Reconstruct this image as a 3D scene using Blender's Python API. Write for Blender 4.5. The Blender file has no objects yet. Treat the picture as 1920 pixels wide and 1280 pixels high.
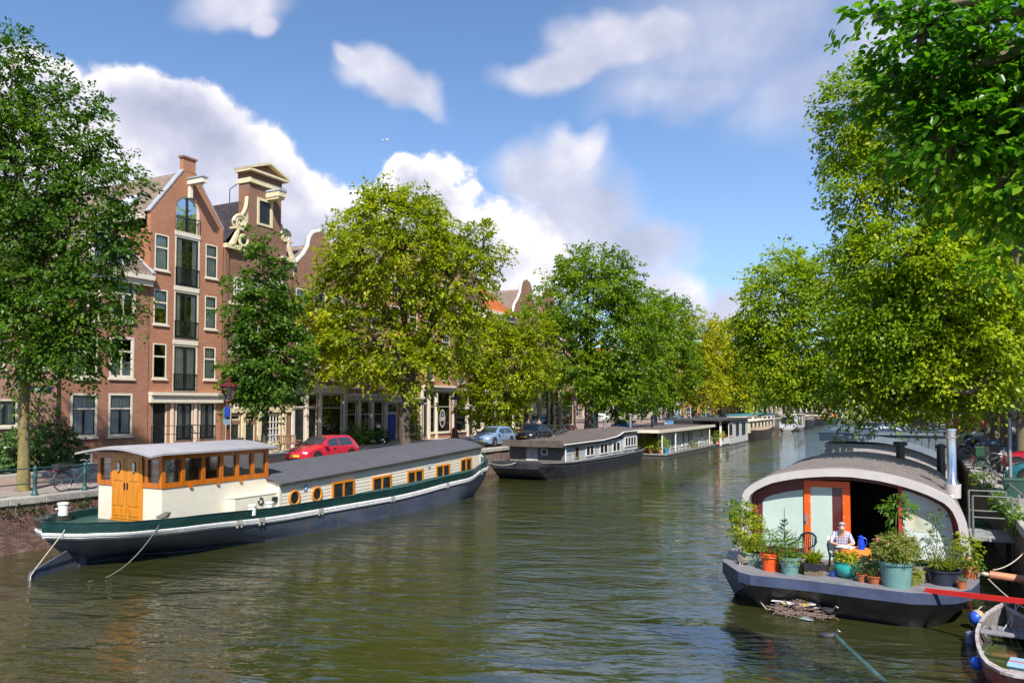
import bpy, math, random
import numpy as np
from mathutils import Vector, Matrix
R = math.radians
rnd = random.Random(7)
SC = bpy.context.scene
COL = SC.collection

# ------------------------------------------------------------------ camera
FPX = 1450.0; YAW = R(27.2); TH = math.atan(50/FPX); PPY = 708.0; HC = 4.8
fw = (-math.sin(YAW)*math.cos(TH), math.cos(YAW)*math.cos(TH), math.sin(TH))
rt = (math.cos(YAW), math.sin(YAW), 0.0)
up = (rt[1]*fw[2]-rt[2]*fw[1], rt[2]*fw[0]-rt[0]*fw[2], rt[0]*fw[1]-rt[1]*fw[0])
cd = bpy.data.cameras.new('camera'); cam = bpy.data.objects.new('camera', cd); COL.objects.link(cam)
cam.location = (0, 0, HC); cam.rotation_euler = (math.pi/2+TH, 0, YAW)
cd.sensor_width = 36; cd.lens = FPX/1920*36; cd.shift_y = 68/1920; cd.clip_end = 20000; cd.clip_start = .05
SC.camera = cam
def ray(px, py):
    u = (px-960)/FPX; v = (PPY-py)/FPX
    return tuple(fw[i]+u*rt[i]+v*up[i] for i in range(3))
def G(px, py, z=0):                 # where a sight line meets a level surface
    d = ray(px, py); t = (z-HC)/d[2]; return Vector((d[0]*t, d[1]*t, z))
def FX(px, py, x):                  # ... a wall along the canal
    d = ray(px, py); t = x/d[0]; return Vector((x, d[1]*t, HC+d[2]*t))
def FY(px, py, y):                  # ... a wall across the canal
    d = ray(px, py); t = y/d[1]; return Vector((d[0]*t, y, HC+d[2]*t))

# ------------------------------------------------------------------ light
SUN_AZ, SUN_EL = R(147), R(46)      # azimuth from +Y towards +X
s_dir = Vector((math.sin(SUN_AZ)*math.cos(SUN_EL), math.cos(SUN_AZ)*math.cos(SUN_EL), math.sin(SUN_EL)))
ld = bpy.data.lights.new('sun', 'SUN'); ld.energy = 4.3; ld.angle = R(.6); ld.color = (1, .94, .84)
sun = bpy.data.objects.new('sun', ld); COL.objects.link(sun); sun.location = (20, -20, 40)
sun.rotation_euler = s_dir.to_track_quat('Z', 'Y').to_euler()
SC.view_settings.view_transform = 'Standard'; SC.view_settings.look = 'None'
SC.view_settings.exposure = 0.82; SC.view_settings.gamma = 1; SC.view_settings.use_curve_mapping = False

# ------------------------------------------------------------------ node helper
class NT:
    def __init__(s, tree): s.t = tree; s.n = tree.nodes; s.l = tree.links
    def add(s, typ, **kw):
        n = s.n.new(typ)
        for k, v in kw.items(): setattr(n, k, v)
        return n
    def put(s, sock, v):
        if hasattr(v, 'is_output') or isinstance(v, bpy.types.NodeSocket): s.l.new(v, sock)
        else: sock.default_value = v
    def math(s, op, a, b=None, c=None, clamp=False):
        n = s.add('ShaderNodeMath', operation=op, use_clamp=clamp); s.put(n.inputs[0], a)
        if b is not None: s.put(n.inputs[1], b)
        if c is not None: s.put(n.inputs[2], c)
        return n.outputs[0]
    def vmath(s, op, a, b=None, c=None):
        n = s.add('ShaderNodeVectorMath', operation=op); s.put(n.inputs[0], a)
        if b is not None: s.put(n.inputs[1], b)
        if c is not None: s.put(n.inputs[2], c)
        return n.outputs['Value'] if op in ('DOT_PRODUCT', 'LENGTH', 'DISTANCE') else n.outputs[0]
    def mix(s, f, a, b, typ='MIX'):
        n = s.add('ShaderNodeMix', data_type='RGBA', blend_type=typ)
        s.put(n.inputs[0], f); s.put(n.inputs[6], a); s.put(n.inputs[7], b); return n.outputs[2]
    def ramp(s, f, stops):
        n = s.add('ShaderNodeValToRGB'); s.put(n.inputs[0], f); e = n.color_ramp.elements
        while len(e) < len(stops): e.new(.5)
        for el, (p, c) in zip(e, stops): el.position = p; el.color = c if len(c) == 4 else (*c, 1)
        return n.outputs[0]
    def noise(s, vec, scale, detail=4, rough=.5, dist=0):
        n = s.add('ShaderNodeTexNoise'); s.put(n.inputs['Vector'], vec); s.put(n.inputs['Scale'], scale)
        n.inputs['Detail'].default_value = detail; n.inputs['Roughness'].default_value = rough
        n.inputs['Distortion'].default_value = dist; return n.outputs[0]
    def comb(s, x, y, z):
        n = s.add('ShaderNodeCombineXYZ'); s.put(n.inputs[0], x); s.put(n.inputs[1], y); s.put(n.inputs[2], z); return n.outputs[0]
    def sstep(s, v, a, b):
        n = s.add('ShaderNodeMapRange', interpolation_type='SMOOTHSTEP'); s.put(n.inputs[0], v)
        n.inputs[1].default_value = a; n.inputs[2].default_value = b; return n.outputs[0]

# ------------------------------------------------------------------ sky with clouds
W = bpy.data.worlds.new('World'); SC.world = W; W.use_nodes = True
W.node_tree.nodes.clear(); t = NT(W.node_tree)
sky = t.add('ShaderNodeTexSky', sky_type='NISHITA', sun_disc=False, sun_elevation=SUN_EL, sun_rotation=SUN_AZ,
            air_density=1.0, dust_density=.35, ozone_density=1.6)
tc = t.add('ShaderNodeTexCoord').outputs['Generated']
sep = t.add('ShaderNodeSeparateXYZ'); t.put(sep.inputs[0], tc)
az = t.math('ARCTAN2', sep.outputs[0], sep.outputs[1]); el = t.math('ARCSINE', sep.outputs[2])
def azel(px, py):
    d = Vector(ray(px, py)).normalized(); return math.atan2(d.x, d.y), math.asin(d.z)
base = t.comb(az, el, 0.0)
nz = t.add('ShaderNodeTexNoise'); t.put(nz.inputs['Vector'], tc); nz.inputs['Scale'].default_value = 9; nz.inputs['Detail'].default_value = 7; nz.inputs['Roughness'].default_value = .55
off = t.vmath('SUBTRACT', nz.outputs['Color'], (.5, .5, .5))
warp_hard = t.vmath('MULTIPLY_ADD', off, (.13, .13, 0), base)
nz2 = t.add('ShaderNodeTexNoise'); t.put(nz2.inputs['Vector'], tc); nz2.inputs['Scale'].default_value = 5; nz2.inputs['Detail'].default_value = 4; nz2.inputs['Roughness'].default_value = .5
off2 = t.vmath('SUBTRACT', nz2.outputs['Color'], (.5, .5, .5))
warp_soft = t.vmath('MULTIPLY_ADD', off2, (.20, .16, 0), base)
def blobs(vec, lst):
    acc = None
    for (px, py, rx, ry) in lst:
        a, e = azel(px, py); a1, _ = azel(px+rx, py); _, e1 = azel(px, py-ry)
        sx = 1/max(abs(a1-a), 1e-4); sy = 1/max(abs(e1-e), 1e-4)
        v = t.vmath('MULTIPLY_ADD', vec, (sx, sy, 0), (-a*sx, -e*sy, 0))
        d = t.vmath('LENGTH', v)
        acc = d if acc is None else t.math('SMOOTH_MIN', acc, d, .25)
    return t.math('SUBTRACT', 1.0, acc)
CUM = [(230, 260, 120, 140), (330, 270, 110, 110), (410, 330, 130, 110), (500, 380, 95, 90), (300, 420, 260, 120), (60, 220, 90, 120),
       (800, 365, 75, 72), (640, 420, 130, 95), (780, 480, 260, 110), (120, 450, 220, 160), (560, 470, 200, 100)]
MID = [(1000, 330, 110, 70), (1060, 420, 140, 90), (1050, 270, 70, 35), (1180, 460, 120, 50), (990, 480, 120, 80), (1240, 540, 60, 50), (1330, 590, 90, 45),
       (745, 165, 70, 38), (690, 145, 30, 22), (450, 25, 110, 45), (500, 75, 45, 22), (1060, 130, 110, 42), (1180, 80, 130, 70)]
VEIL = [(1330, 90, 330, 170), (1250, 200, 170, 55), (1500, 200, 230, 110), (1700, 120, 260, 160)]
dc = blobs(warp_hard, CUM); dm = blobs(warp_soft, MID); dv = blobs(warp_soft, VEIL)
# fair-weather clouds continue round the rest of the sky
wide = t.noise(t.vmath('MULTIPLY', tc, (1, 1, 2.6)), 2.3, 7, .55)
daz = t.math('ABSOLUTE', t.math('ADD', az, YAW))
outside = t.sstep(daz, .62, .95)
dw = t.math('MULTIPLY', t.sstep(wide, .52, .66), outside)
ac = t.sstep(dc, -.24, .0); am = t.math('MULTIPLY', t.sstep(dm, -.42, .42), .93); av = t.math('MULTIPLY', t.sstep(dv, -.15, .75), .58)
alpha = t.math('MAXIMUM', t.math('MAXIMUM', ac, am), t.math('MAXIMUM', av, t.math('MULTIPLY', dw, .9)))
# relief: billows brighter on the sunward, upper side
shft = t.vmath('ADD', tc, (.022, -.02, .05))
nb = t.add('ShaderNodeTexNoise'); t.put(nb.inputs['Vector'], tc); nb.inputs['Scale'].default_value = 7; nb.inputs['Detail'].default_value = 5
nb2 = t.add('ShaderNodeTexNoise'); t.put(nb2.inputs['Vector'], shft); nb2.inputs['Scale'].default_value = 7; nb2.inputs['Detail'].default_value = 5
rel = t.math('SUBTRACT', nb.outputs[0], nb2.outputs[0])
depth = t.sstep(dc, -.1, .6)
lit = t.math('SUBTRACT', t.math('MULTIPLY_ADD', rel, 2.2, .92), t.math('MULTIPLY', depth, .55), clamp=True)
litm = t.math('MULTIPLY_ADD', rel, 2.0, .42, clamp=True)
litall = t.math('MULTIPLY_ADD', t.math('SUBTRACT', lit, litm), ac, litm)
ccol = t.ramp(litall, [(0, (.28, .30, .40)), (.4, (.39, .40, .49)), (.75, (.55, .54, .58)), (1, (.74, .72, .71))])
skyc = t.mix(1.0, sky.outputs[0], (.074, .086, .100, 1), 'MULTIPLY')
haze_f = t.math('MULTIPLY', t.sstep(el, .45, .0), .35)
skyc = t.mix(haze_f, skyc, (.25, .345, .57, 1))
colr = t.mix(alpha, skyc, ccol)
bg = t.add('ShaderNodeBackground'); t.put(bg.inputs[0], colr); bg.inputs[1].default_value = 1.0
wo = t.add('ShaderNodeOutputWorld'); t.l.new(bg.outputs[0], wo.inputs[0])
SC.cycles.max_bounces = 6; SC.cycles.diffuse_bounces = 3; SC.cycles.glossy_bounces = 3; SC.cycles.transmission_bounces = 4
SC.cycles.transparent_max_bounces = 8; SC.cycles.caustics_reflective = False; SC.cycles.caustics_refractive = False
SC.cycles.use_denoising = True; SC.cycles.use_adaptive_sampling = True; SC.cycles.adaptive_threshold = .02

# ------------------------------------------------------------------ mesh builder
class MB:
    def __init__(s): s.v = []; s.f = []; s.m = []
    def _a(s, vs, fs, m=0):
        o = len(s.v); s.v += [tuple(p) for p in vs]; s.f += [tuple(i+o for i in f) for f in fs]; s.m += [m]*len(fs); return s
    def bx(s, x0, x1, y0, y1, z0, z1, m=0):
        x0, x1 = sorted((x0, x1)); y0, y1 = sorted((y0, y1)); z0, z1 = sorted((z0, z1))
        return s._a([(x0,y0,z0),(x1,y0,z0),(x1,y1,z0),(x0,y1,z0),(x0,y0,z1),(x1,y0,z1),(x1,y1,z1),(x0,y1,z1)],
                    [(0,3,2,1),(4,5,6,7),(0,1,5,4),(1,2,6,5),(2,3,7,6),(3,0,4,7)], m)
    def bar(s, a, b, w, h, m=0, upv=(0,0,1)):       # box beam from a to b
        a = Vector(a); b = Vector(b); d = (b-a).normalized(); u = Vector(upv)
        if abs(d.dot(u)) > .98: u = Vector((1,0,0))
        r = d.cross(u).normalized(); u = r.cross(d); vs = []
        for p in (a, b):
            for (i, j) in ((-1,-1),(1,-1),(1,1),(-1,1)): vs.append(p+r*(i*w/2)+u*(j*h/2))
        return s._a(vs, [(0,1,2,3),(7,6,5,4),(0,4,5,1),(1,5,6,2),(2,6,7,3),(3,7,4,0)], m)
    def poly(s, pts, m=0): return s._a(pts, [tuple(range(len(pts)))], m)
    def prism(s, pts, vec, m=0):
        n = len(pts); vec = Vector(vec); vs = [Vector(p) for p in pts]; vs = vs+[p+vec for p in vs]
        fs = [tuple(range(n))[::-1], tuple(range(n, 2*n))]+[(i, (i+1) % n, n+(i+1) % n, n+i) for i in range(n)]
        return s._a(vs, fs, m)
    def loft(s, rings, caps=True, closed=True, m=0):
        n = len(rings[0]); vs = [p for r in rings for p in r]; fs = []
        for k in range(len(rings)-1):
            for i in range(n if closed else n-1):
                j = (i+1) % n; fs.append((k*n+i, k*n+j, (k+1)*n+j, (k+1)*n+i))
        if caps and closed: fs += [tuple(range(n))[::-1], tuple(range((len(rings)-1)*n, len(rings)*n))]
        return s._a(vs, fs, m)
    def tube(s, pts, rad, n=6, m=0, caps=True):
        pts = [Vector(p) for p in pts]; k = len(pts)
        if not hasattr(rad, '__len__'): rad = [rad]*k
        rings = []; prev = None
        for i, p in enumerate(pts):
            d = (pts[min(i+1, k-1)]-pts[max(i-1, 0)])
            if d.length < 1e-9: d = Vector((0,0,1))
            d.normalize()
            if prev is None:
                a = Vector((0,0,1)) if abs(d.z) < .9 else Vector((1,0,0)); u = d.cross(a).normalized()
            else: u = (prev-d*prev.dot(d)).normalized()
            prev = u; w = d.cross(u)
            rings.append([p+(u*math.cos(2*math.pi*j/n)+w*math.sin(2*math.pi*j/n))*rad[i] for j in range(n)])
        return s.loft(rings, caps, True, m)
    def lathe(s, prof, n=16, c=(0,0,0), m=0, sx=1, sy=1):
        rings = [[(c[0]+r*sx*math.cos(2*math.pi*j/n), c[1]+r*sy*math.sin(2*math.pi*j/n), c[2]+z) for j in range(n)] for r, z in prof]
        return s.loft(rings, True, True, m)
    def ball(s, c, r, n=10, k=7, m=0):
        if not hasattr(r, '__len__'): r = (r, r, r)
        rings = []
        for i in range(k):
            a = -math.pi/2+math.pi*(i+.02)/(k-1+.04); q = math.cos(a)
            rings.append([(c[0]+r[0]*q*math.cos(2*math.pi*j/n), c[1]+r[1]*q*math.sin(2*math.pi*j/n), c[2]+r[2]*math.sin(a)) for j in range(n)])
        return s.loft(rings, True, True, m)
    def torus(s, c, R0, r, ax='x', n=24, k=6, m=0, a0=0, a1=2*math.pi):
        full = abs(a1-a0-2*math.pi) < 1e-6; pts = []
        rings = []
        for i in range(n if full else n+1):
            a = a0+(a1-a0)*i/n; ring = []
            for j in range(k):
                b = 2*math.pi*j/k; q = R0+r*math.cos(b); h = r*math.sin(b); p, w = q*math.cos(a), q*math.sin(a)
                ring.append({'x': (c[0]+h, c[1]+p, c[2]+w), 'y': (c[0]+p, c[1]+h, c[2]+w), 'z': (c[0]+p, c[1]+w, c[2]+h)}[ax])
            rings.append(ring)
        if full: rings.append(rings[0])
        return s.loft(rings, not full, True, m)
    def xf(s, M):
        s.v = [tuple(M @ Vector(p)) for p in s.v]; return s
    def mesh(s, name, mats, smooth=False):
        me = bpy.data.meshes.new(name); me.from_pydata(s.v, [], s.f)
        for q in (mats if isinstance(mats, (list, tuple)) else [mats]): me.materials.append(q)
        if any(s.m): me.polygons.foreach_set('material_index', s.m)
        if smooth:
            me.polygons.foreach_set('use_smooth', [True]*len(me.polygons))
            me.set_sharp_from_angle(angle=R(38 if smooth is True else smooth))
        me.update(); return me
    def out(s, name, mats, parent=None, smooth=False, label=None, cat=None, group=None, kind=None, bevel=0):
        return put(name, s.mesh(name, mats, smooth), parent, label, cat, group, kind, bevel)
BASE = {}
def put(name, me, parent=None, label=None, cat=None, group=None, kind=None, bevel=0, loc=None):
    o = bpy.data.objects.new(name, me); COL.objects.link(o)
    if parent is not None:
        o.parent = parent
        if parent in BASE and loc is None: o.location = -BASE[parent]
    if loc is not None: o.location = loc
    if bevel:
        b = o.modifiers.new('bevel', 'BEVEL'); b.width = bevel; b.segments = 2; b.limit_method = 'ANGLE'; b.angle_limit = R(40)
    return tag(o, label, cat, group, kind)
def tag(o, label=None, cat=None, group=None, kind=None):
    for k, v in (('label', label), ('category', cat), ('group', group), ('kind', kind)):
        if v: o[k] = v
    return o
def thing(name, label, cat, loc=(0,0,0), rz=0, group=None, world=False, rot=None, scale=None):
    """an Empty at a thing's base; with world=True its parts are given in world coordinates"""
    o = bpy.data.objects.new(name, None); COL.objects.link(o); o.location = loc; o.empty_display_size = .2
    o.rotation_euler = rot if rot else (0, 0, rz)
    if scale: o.scale = (scale,)*3
    if world: BASE[o] = Vector(loc)
    return tag(o, label, cat, group)
def dup(o, loc=None, rz=None, label=None, group=None, parent=None, scale=None):
    c = o.copy(); COL.objects.link(c); c.parent = parent
    if loc is not None: c.location = loc
    if rz is not None: c.rotation_euler = (0, 0, rz)
    if scale: c.scale = (scale,)*3
    if label: c['label'] = label
    if group: c['group'] = group
    for ch in list(o.children): dup(ch, parent=c)
    return c
def np_mesh(name, V, Fq, mats, smooth=False):
    """fast mesh from arrays, every face with the same number of corners"""
    me = bpy.data.meshes.new(name); k = Fq.shape[1]; nf = len(Fq)
    me.vertices.add(len(V)); me.vertices.foreach_set('co', np.ascontiguousarray(V, dtype=np.float32).ravel())
    me.loops.add(nf*k); me.loops.foreach_set('vertex_index', np.ascontiguousarray(Fq, dtype=np.int32).ravel())
    me.polygons.add(nf); me.polygons.foreach_set('loop_start', np.arange(0, nf*k, k, dtype=np.int32))
    for q in (mats if isinstance(mats, (list, tuple)) else [mats]): me.materials.append(q)
    if smooth: me.polygons.foreach_set('use_smooth', [True]*nf)
    me.update(calc_edges=True); return me

# ------------------------------------------------------------------ materials
MATS = {}
def new_mat(name):
    m = bpy.data.materials.new(name); m.use_nodes = True; m.node_tree.nodes.clear(); t = NT(m.node_tree)
    b = t.add('ShaderNodeBsdfPrincipled'); o = t.add('ShaderNodeOutputMaterial'); t.l.new(b.outputs[0], o.inputs[0])
    return m, t, b, o
def rgba(c, k=1.0): return (min(c[0]*k, 1), min(c[1]*k, 1), min(c[2]*k, 1), 1)
def mat(name, col, rough=.6, metal=0.0, var=.18, sc=2.5, bump=0.0, bsc=40, stain=None, coat=0, spec=.5, stretch=(1,1,1), dirt=0):
    """plain surface with uneven tone, fine relief and optional stains of their own shape"""
    if name in MATS: return MATS[name]
    m, t, b, o = new_mat(name)
    tc = t.add('ShaderNodeTexCoord').outputs['Object']; v = t.vmath('MULTIPLY', tc, stretch)
    n1 = t.noise(v, sc, 6, .6); n2 = t.noise(v, sc*9, 3, .5)
    f = t.math('MULTIPLY_ADD', n2, .35, t.math('MULTIPLY', n1, .8))
    c = t.mix(t.sstep(f, .32, .82), rgba(col, 1-var), rgba(col, 1+var))
    if stain:
        scol, amt, ssc = stain
        sn = t.noise(t.vmath('MULTIPLY', tc, (1, 1, .45)), ssc, 7, .65, .6)
        c = t.mix(t.math('MULTIPLY', t.sstep(sn, 1-amt-.12, 1-amt+.10), .8), c, rgba(scol))
    t.put(b.inputs['Base Color'], c); b.inputs['Metallic'].default_value = metal
    rr = t.math('MULTIPLY_ADD', n1, .3, rough-.15, clamp=True); t.put(b.inputs['Roughness'], rr)
    b.inputs['Specular IOR Level'].default_value = spec
    if coat: b.inputs['Coat Weight'].default_value = coat; b.inputs['Coat Roughness'].default_value = .08
    if bump:
        bn = t.add('ShaderNodeBump'); bn.inputs['Strength'].default_value = bump; bn.inputs['Distance'].default_value = .01
        t.put(bn.inputs['Height'], t.noise(v, bsc, 4, .6)); t.l.new(bn.outputs[0], b.inputs['Normal'])
    MATS[name] = m; return m
def brick_mat(name, c1, c2, mortar=(.30, .27, .24), sc=1.0, mott=.35, bw=.22, bh=.066, stain=None):
    if name in MATS: return MATS[name]
    m, t, b, o = new_mat(name)
    tc = t.add('ShaderNodeTexCoord').outputs['Object']; sp = t.add('ShaderNodeSeparateXYZ'); t.put(sp.inputs[0], tc)
    v = t.comb(t.math('ADD', sp.outputs[0], sp.outputs[1]), sp.outputs[2], 0.0)
    bt = t.add('ShaderNodeTexBrick'); t.put(bt.inputs['Vector'], v); bt.inputs['Scale'].default_value = sc
    bt.inputs['Color1'].default_value = rgba(c1); bt.inputs['Color2'].default_value = rgba(c2); bt.inputs['Mortar'].default_value = rgba(mortar)
    bt.inputs['Mortar Size'].default_value = .006; bt.inputs['Brick Width'].default_value = bw; bt.inputs['Row Height'].default_value = bh; bt.inputs['Bias'].default_value = -.1
    n1 = t.noise(tc, .8, 6, .65); n2 = t.noise(t.vmath('MULTIPLY', tc, (1, 1, 3.2)), 3.2, 4, .6)
    c = t.mix(t.math('MULTIPLY', t.sstep(n1, .35, .75), mott), bt.outputs[0], rgba(c1, .55))
    c = t.mix(t.math('MULTIPLY', t.sstep(n2, .45, .8), mott*.8), c, rgba(c2, 1.5))
    if stain:
        sn = t.noise(t.vmath('MULTIPLY', tc, (1, 1.6, .5)), 1.3, 6, .65)
        c = t.mix(t.math('MULTIPLY', t.sstep(sn, .52, .72), .7), c, rgba(stain))
    t.put(b.inputs['Base Color'], c); b.inputs['Roughness'].default_value = .85; b.inputs['Specular IOR Level'].default_value = .25
    bn = t.add('ShaderNodeBump'); bn.inputs['Strength'].default_value = .5; bn.inputs['Distance'].default_value = .01
    t.put(bn.inputs['Height'], bt.outputs['Fac']); bn.invert = True; t.l.new(bn.outputs[0], b.inputs['Normal'])
    MATS[name] = m; return m
def leaf_mat(name, dark, mid, light, trans=.45, rough=.45):
    if name in MATS: return MATS[name]
    m, t, b, o = new_mat(name)
    ge = t.add('ShaderNodeNewGeometry'); ri = ge.outputs['Random Per Island']
    tc = t.add('ShaderNodeTexCoord').outputs['Object']; n = t.noise(tc, .45, 2, .5)
    f = t.math('MULTIPLY_ADD', ri, .55, t.math('MULTIPLY_ADD', n, 1.3, -.42), clamp=True)
    c = t.ramp(f, [(0.08, dark), (.5, mid), (.92, light)])
    t.put(b.inputs['Base Color'], c); b.inputs['Roughness'].default_value = rough; b.inputs['Specular IOR Level'].default_value = .35
    tr = t.add('ShaderNodeBsdfTranslucent'); t.put(tr.inputs[0], t.mix(1.0, c, (1.25, 1.4, .5, 1), 'MULTIPLY'))
    mx = t.add('ShaderNodeMixShader'); mx.inputs[0].default_value = trans
    t.l.new(b.outputs[0], mx.inputs[1]); t.l.new(tr.outputs[0], mx.inputs[2]); t.l.new(mx.outputs[0], o.inputs[0])
    MATS[name] = m; return m
def glass_mat(name, tint=(.86, .9, .88), refl=.12, dark=.25):
    if name in MATS: return MATS[name]
    m, t, b, o = new_mat(name); t.n.remove(b)
    g = t.add('ShaderNodeBsdfGlossy'); g.inputs['Roughness'].default_value = .03; g.inputs[0].default_value = (.9, .93, .96, 1)
    tr = t.add('ShaderNodeBsdfTransparent'); tr.inputs[0].default_value = rgba(tint)
    tc = t.add('ShaderNodeTexCoord').outputs['Object']
    bn = t.add('ShaderNodeBump'); bn.inputs['Strength'].default_value = .05; bn.inputs['Distance'].default_value = .05
    t.put(bn.inputs['Height'], t.noise(tc, 1.5, 2)); t.l.new(bn.outputs[0], g.inputs['Normal'])
    lw = t.add('ShaderNodeLayerWeight'); lw.inputs[0].default_value = .35
    f = t.math('MULTIPLY_ADD', lw.outputs['Fresnel'], .8, refl, clamp=True)
    mx = t.add('ShaderNodeMixShader'); t.put(mx.inputs[0], f); t.l.new(tr.outputs[0], mx.inputs[1]); t.l.new(g.outputs[0], mx.inputs[2]); t.l.new(mx.outputs[0], o.inputs[0])
    MATS[name] = m; return m
def plank_mat(name, col, rough=.6, pitch=.14, var=.2):
    """painted boards too far off to tell apart: grooves as relief"""
    if name in MATS: return MATS[name]
    m, t, b, o = new_mat(name)
    tc = t.add('ShaderNodeTexCoord').outputs['Object']; sp = t.add('ShaderNodeSeparateXYZ'); t.put(sp.inputs[0], tc)
    fr = t.math('FRACT', t.math('DIVIDE', sp.outputs[2], pitch)); n = t.noise(tc, 3, 5, .6)
    c = t.mix(t.sstep(n, .3, .8), rgba(col, 1-var), rgba(col, 1+var*.5))
    t.put(b.inputs['Base Color'], c); b.inputs['Roughness'].default_value = rough
    bn = t.add('ShaderNodeBump'); bn.inputs['Strength'].default_value = .9; bn.inputs['Distance'].default_value = .02
    t.put(bn.inputs['Height'], t.sstep(fr, 0, .16)); t.l.new(bn.outputs[0], b.inputs['Normal'])
    MATS[name] = m; return m
WHITE = mat('cream paint', (.66, .60, .50), .45, var=.07)
WHITE2 = mat('white paint', (.70, .69, .66), .45, var=.08)
BLACK = mat('black green paint', (.014, .018, .018), .35, var=.3)
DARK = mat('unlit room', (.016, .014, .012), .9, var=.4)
GLASS = glass_mat('window glass')
CURT = mat('net curtain', (.80, .80, .78), .9, var=.25, sc=5, stretch=(1, 6, .2))
BLIND = mat('venetian blind', (.80, .84, .86), .7, var=.12, stretch=(1, .2, 12))
STEEL = mat('galvanised steel', (.30, .32, .33), .5, .6, var=.2)
IRON = mat('painted iron green', (.025, .075, .075), .4, var=.3)
BARK = mat('bark', (.075, .06, .045), .9, var=.5, sc=6, bump=.8, bsc=25, stretch=(1, 1, .3))
RUBBER = mat('rubber', (.016, .016, .017), .75, var=.2)
STONE = mat('hardstone', (.34, .32, .29), .8, var=.25, bump=.4, bsc=60)
ROPE = mat('pale rope', (.42, .38, .30), .9, var=.3, sc=20)
# ------------------------------------------------------------------ water, quays, streets
ZQ = 1.75; XL = -25.8; XR = 2.5; XF = -36.5
def water_mat():
    m, t, b, o = new_mat('canal water')
    ge = t.add('ShaderNodeNewGeometry'); p = ge.outputs['Position']
    al = t.vmath('DOT_PRODUCT', p, (math.cos(R(16)), math.sin(R(16)), 0)); ac_ = t.vmath('DOT_PRODUCT', p, (-math.sin(R(16)), math.cos(R(16)), 0))
    v = t.comb(t.math('MULTIPLY', al, .62), t.math('MULTIPLY', ac_, 1.45), 0.0)
    big = t.noise(v, .62, 2, .5, .6); mid = t.noise(v, 1.9, 3, .5, 1.0); fine = t.noise(v, 6.5, 3, .55, .5)
    patch = t.sstep(t.noise(p, .13, 3, .5), .36, .64)
    amp = t.math('MULTIPLY_ADD', patch, .8, .45)
    h = t.math('MULTIPLY_ADD', big, .20, t.math('MULTIPLY', amp, t.math('MULTIPLY_ADD', mid, .085, t.math('MULTIPLY', fine, .014))))
    bn = t.add('ShaderNodeBump'); bn.inputs['Strength'].default_value = 1.0; bn.inputs['Distance'].default_value = .62
    t.put(bn.inputs['Height'], h); t.l.new(bn.outputs[0], b.inputs['Normal'])
    mk = t.noise(p, .35, 4, .6)
    t.put(b.inputs['Base Color'], t.mix(mk, (.021, .025, .007, 1), (.040, .043, .012, 1)))
    b.inputs['Roughness'].default_value = .02; b.inputs['IOR'].default_value = 2.7; b.inputs['Specular IOR Level'].default_value = .62
    return m
MB().poly([(-120, -60, 0), (120, -60, 0), (120, 900, 0), (-120, 900, 0)]).out('canal_water', water_mat(), kind='structure')
def pave_mat(name, c1, c2, bw, bh, mott=.4, gap=(.16, .14, .12)):
    m, t, b, o = new_mat(name); ge = t.add('ShaderNodeNewGeometry'); p = ge.outputs['Position']
    bt = t.add('ShaderNodeTexBrick'); t.put(bt.inputs['Vector'], p); bt.inputs['Scale'].default_value = 1
    bt.inputs['Color1'].default_value = rgba(c1); bt.inputs['Color2'].default_value = rgba(c2); bt.inputs['Mortar'].default_value = rgba(gap)
    bt.inputs['Mortar Size'].default_value = .008; bt.inputs['Brick Width'].default_value = bw; bt.inputs['Row Height'].default_value = bh
    n = t.noise(p, .6, 6, .65)
    t.put(b.inputs['Base Color'], t.mix(t.math('MULTIPLY', t.sstep(n, .35, .75), mott), bt.outputs[0], rgba(c1, .6)))
    b.inputs['Roughness'].default_value = .85; return m
CLINK = pave_mat('clinker paving', (.30, .185, .15), (.36, .24, .20), .2, .07)
SLAB = pave_mat('paving slabs', (.33, .30, .27), (.38, .35, .32), .3, .3, .3)
COBB = pave_mat('quay setts', (.26, .22, .19), (.32, .27, .24), .16, .12)
BIG = 1500
# one sheet of ground on either side of the water, out to the horizon
MB().bx(-BIG, XL-.35, -80, BIG, -2.0, ZQ).out('ground_left', COBB, kind='structure')
MB().bx(XR+.35, BIG, -80, BIG, -2.0, ZQ).out('ground_right', COBB, kind='structure')
MB().poly([(-33.0, -70, ZQ+.004), (-28.8, -70, ZQ+.004), (-28.8, 700, ZQ+.004), (-33.0, 700, ZQ+.004)]).out('road_left', CLINK, kind='structure')
MB().poly([(-110, 87, ZQ+.006), (-33.0, 87, ZQ+.006), (-33.0, 165, ZQ+.006), (-110, 165, ZQ+.006)]).out('market_square', CLINK, kind='structure')
MB().bx(-48, -33.15, -70, 86, ZQ-.2, ZQ+.12).out('pavement_left', SLAB, kind='structure')
MB().bx(-33.15, -33.0, -70, 86.2, ZQ-.2, ZQ+.13).out('kerb_left', STONE, kind='structure')
MB().poly([(7.6, -70, ZQ+.004), (11.6, -70, ZQ+.004), (11.6, 700, ZQ+.004), (7.6, 700, ZQ+.004)]).out('road_right', CLINK, kind='structure')
MB().bx(11.9, 15.5, -70, 700, ZQ-.2, ZQ+.12).out('pavement_right', SLAB, kind='structure')
MB().bx(11.75, 11.9, -70, 700, ZQ-.2, ZQ+.13).out('kerb_right', STONE, kind='structure')
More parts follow.
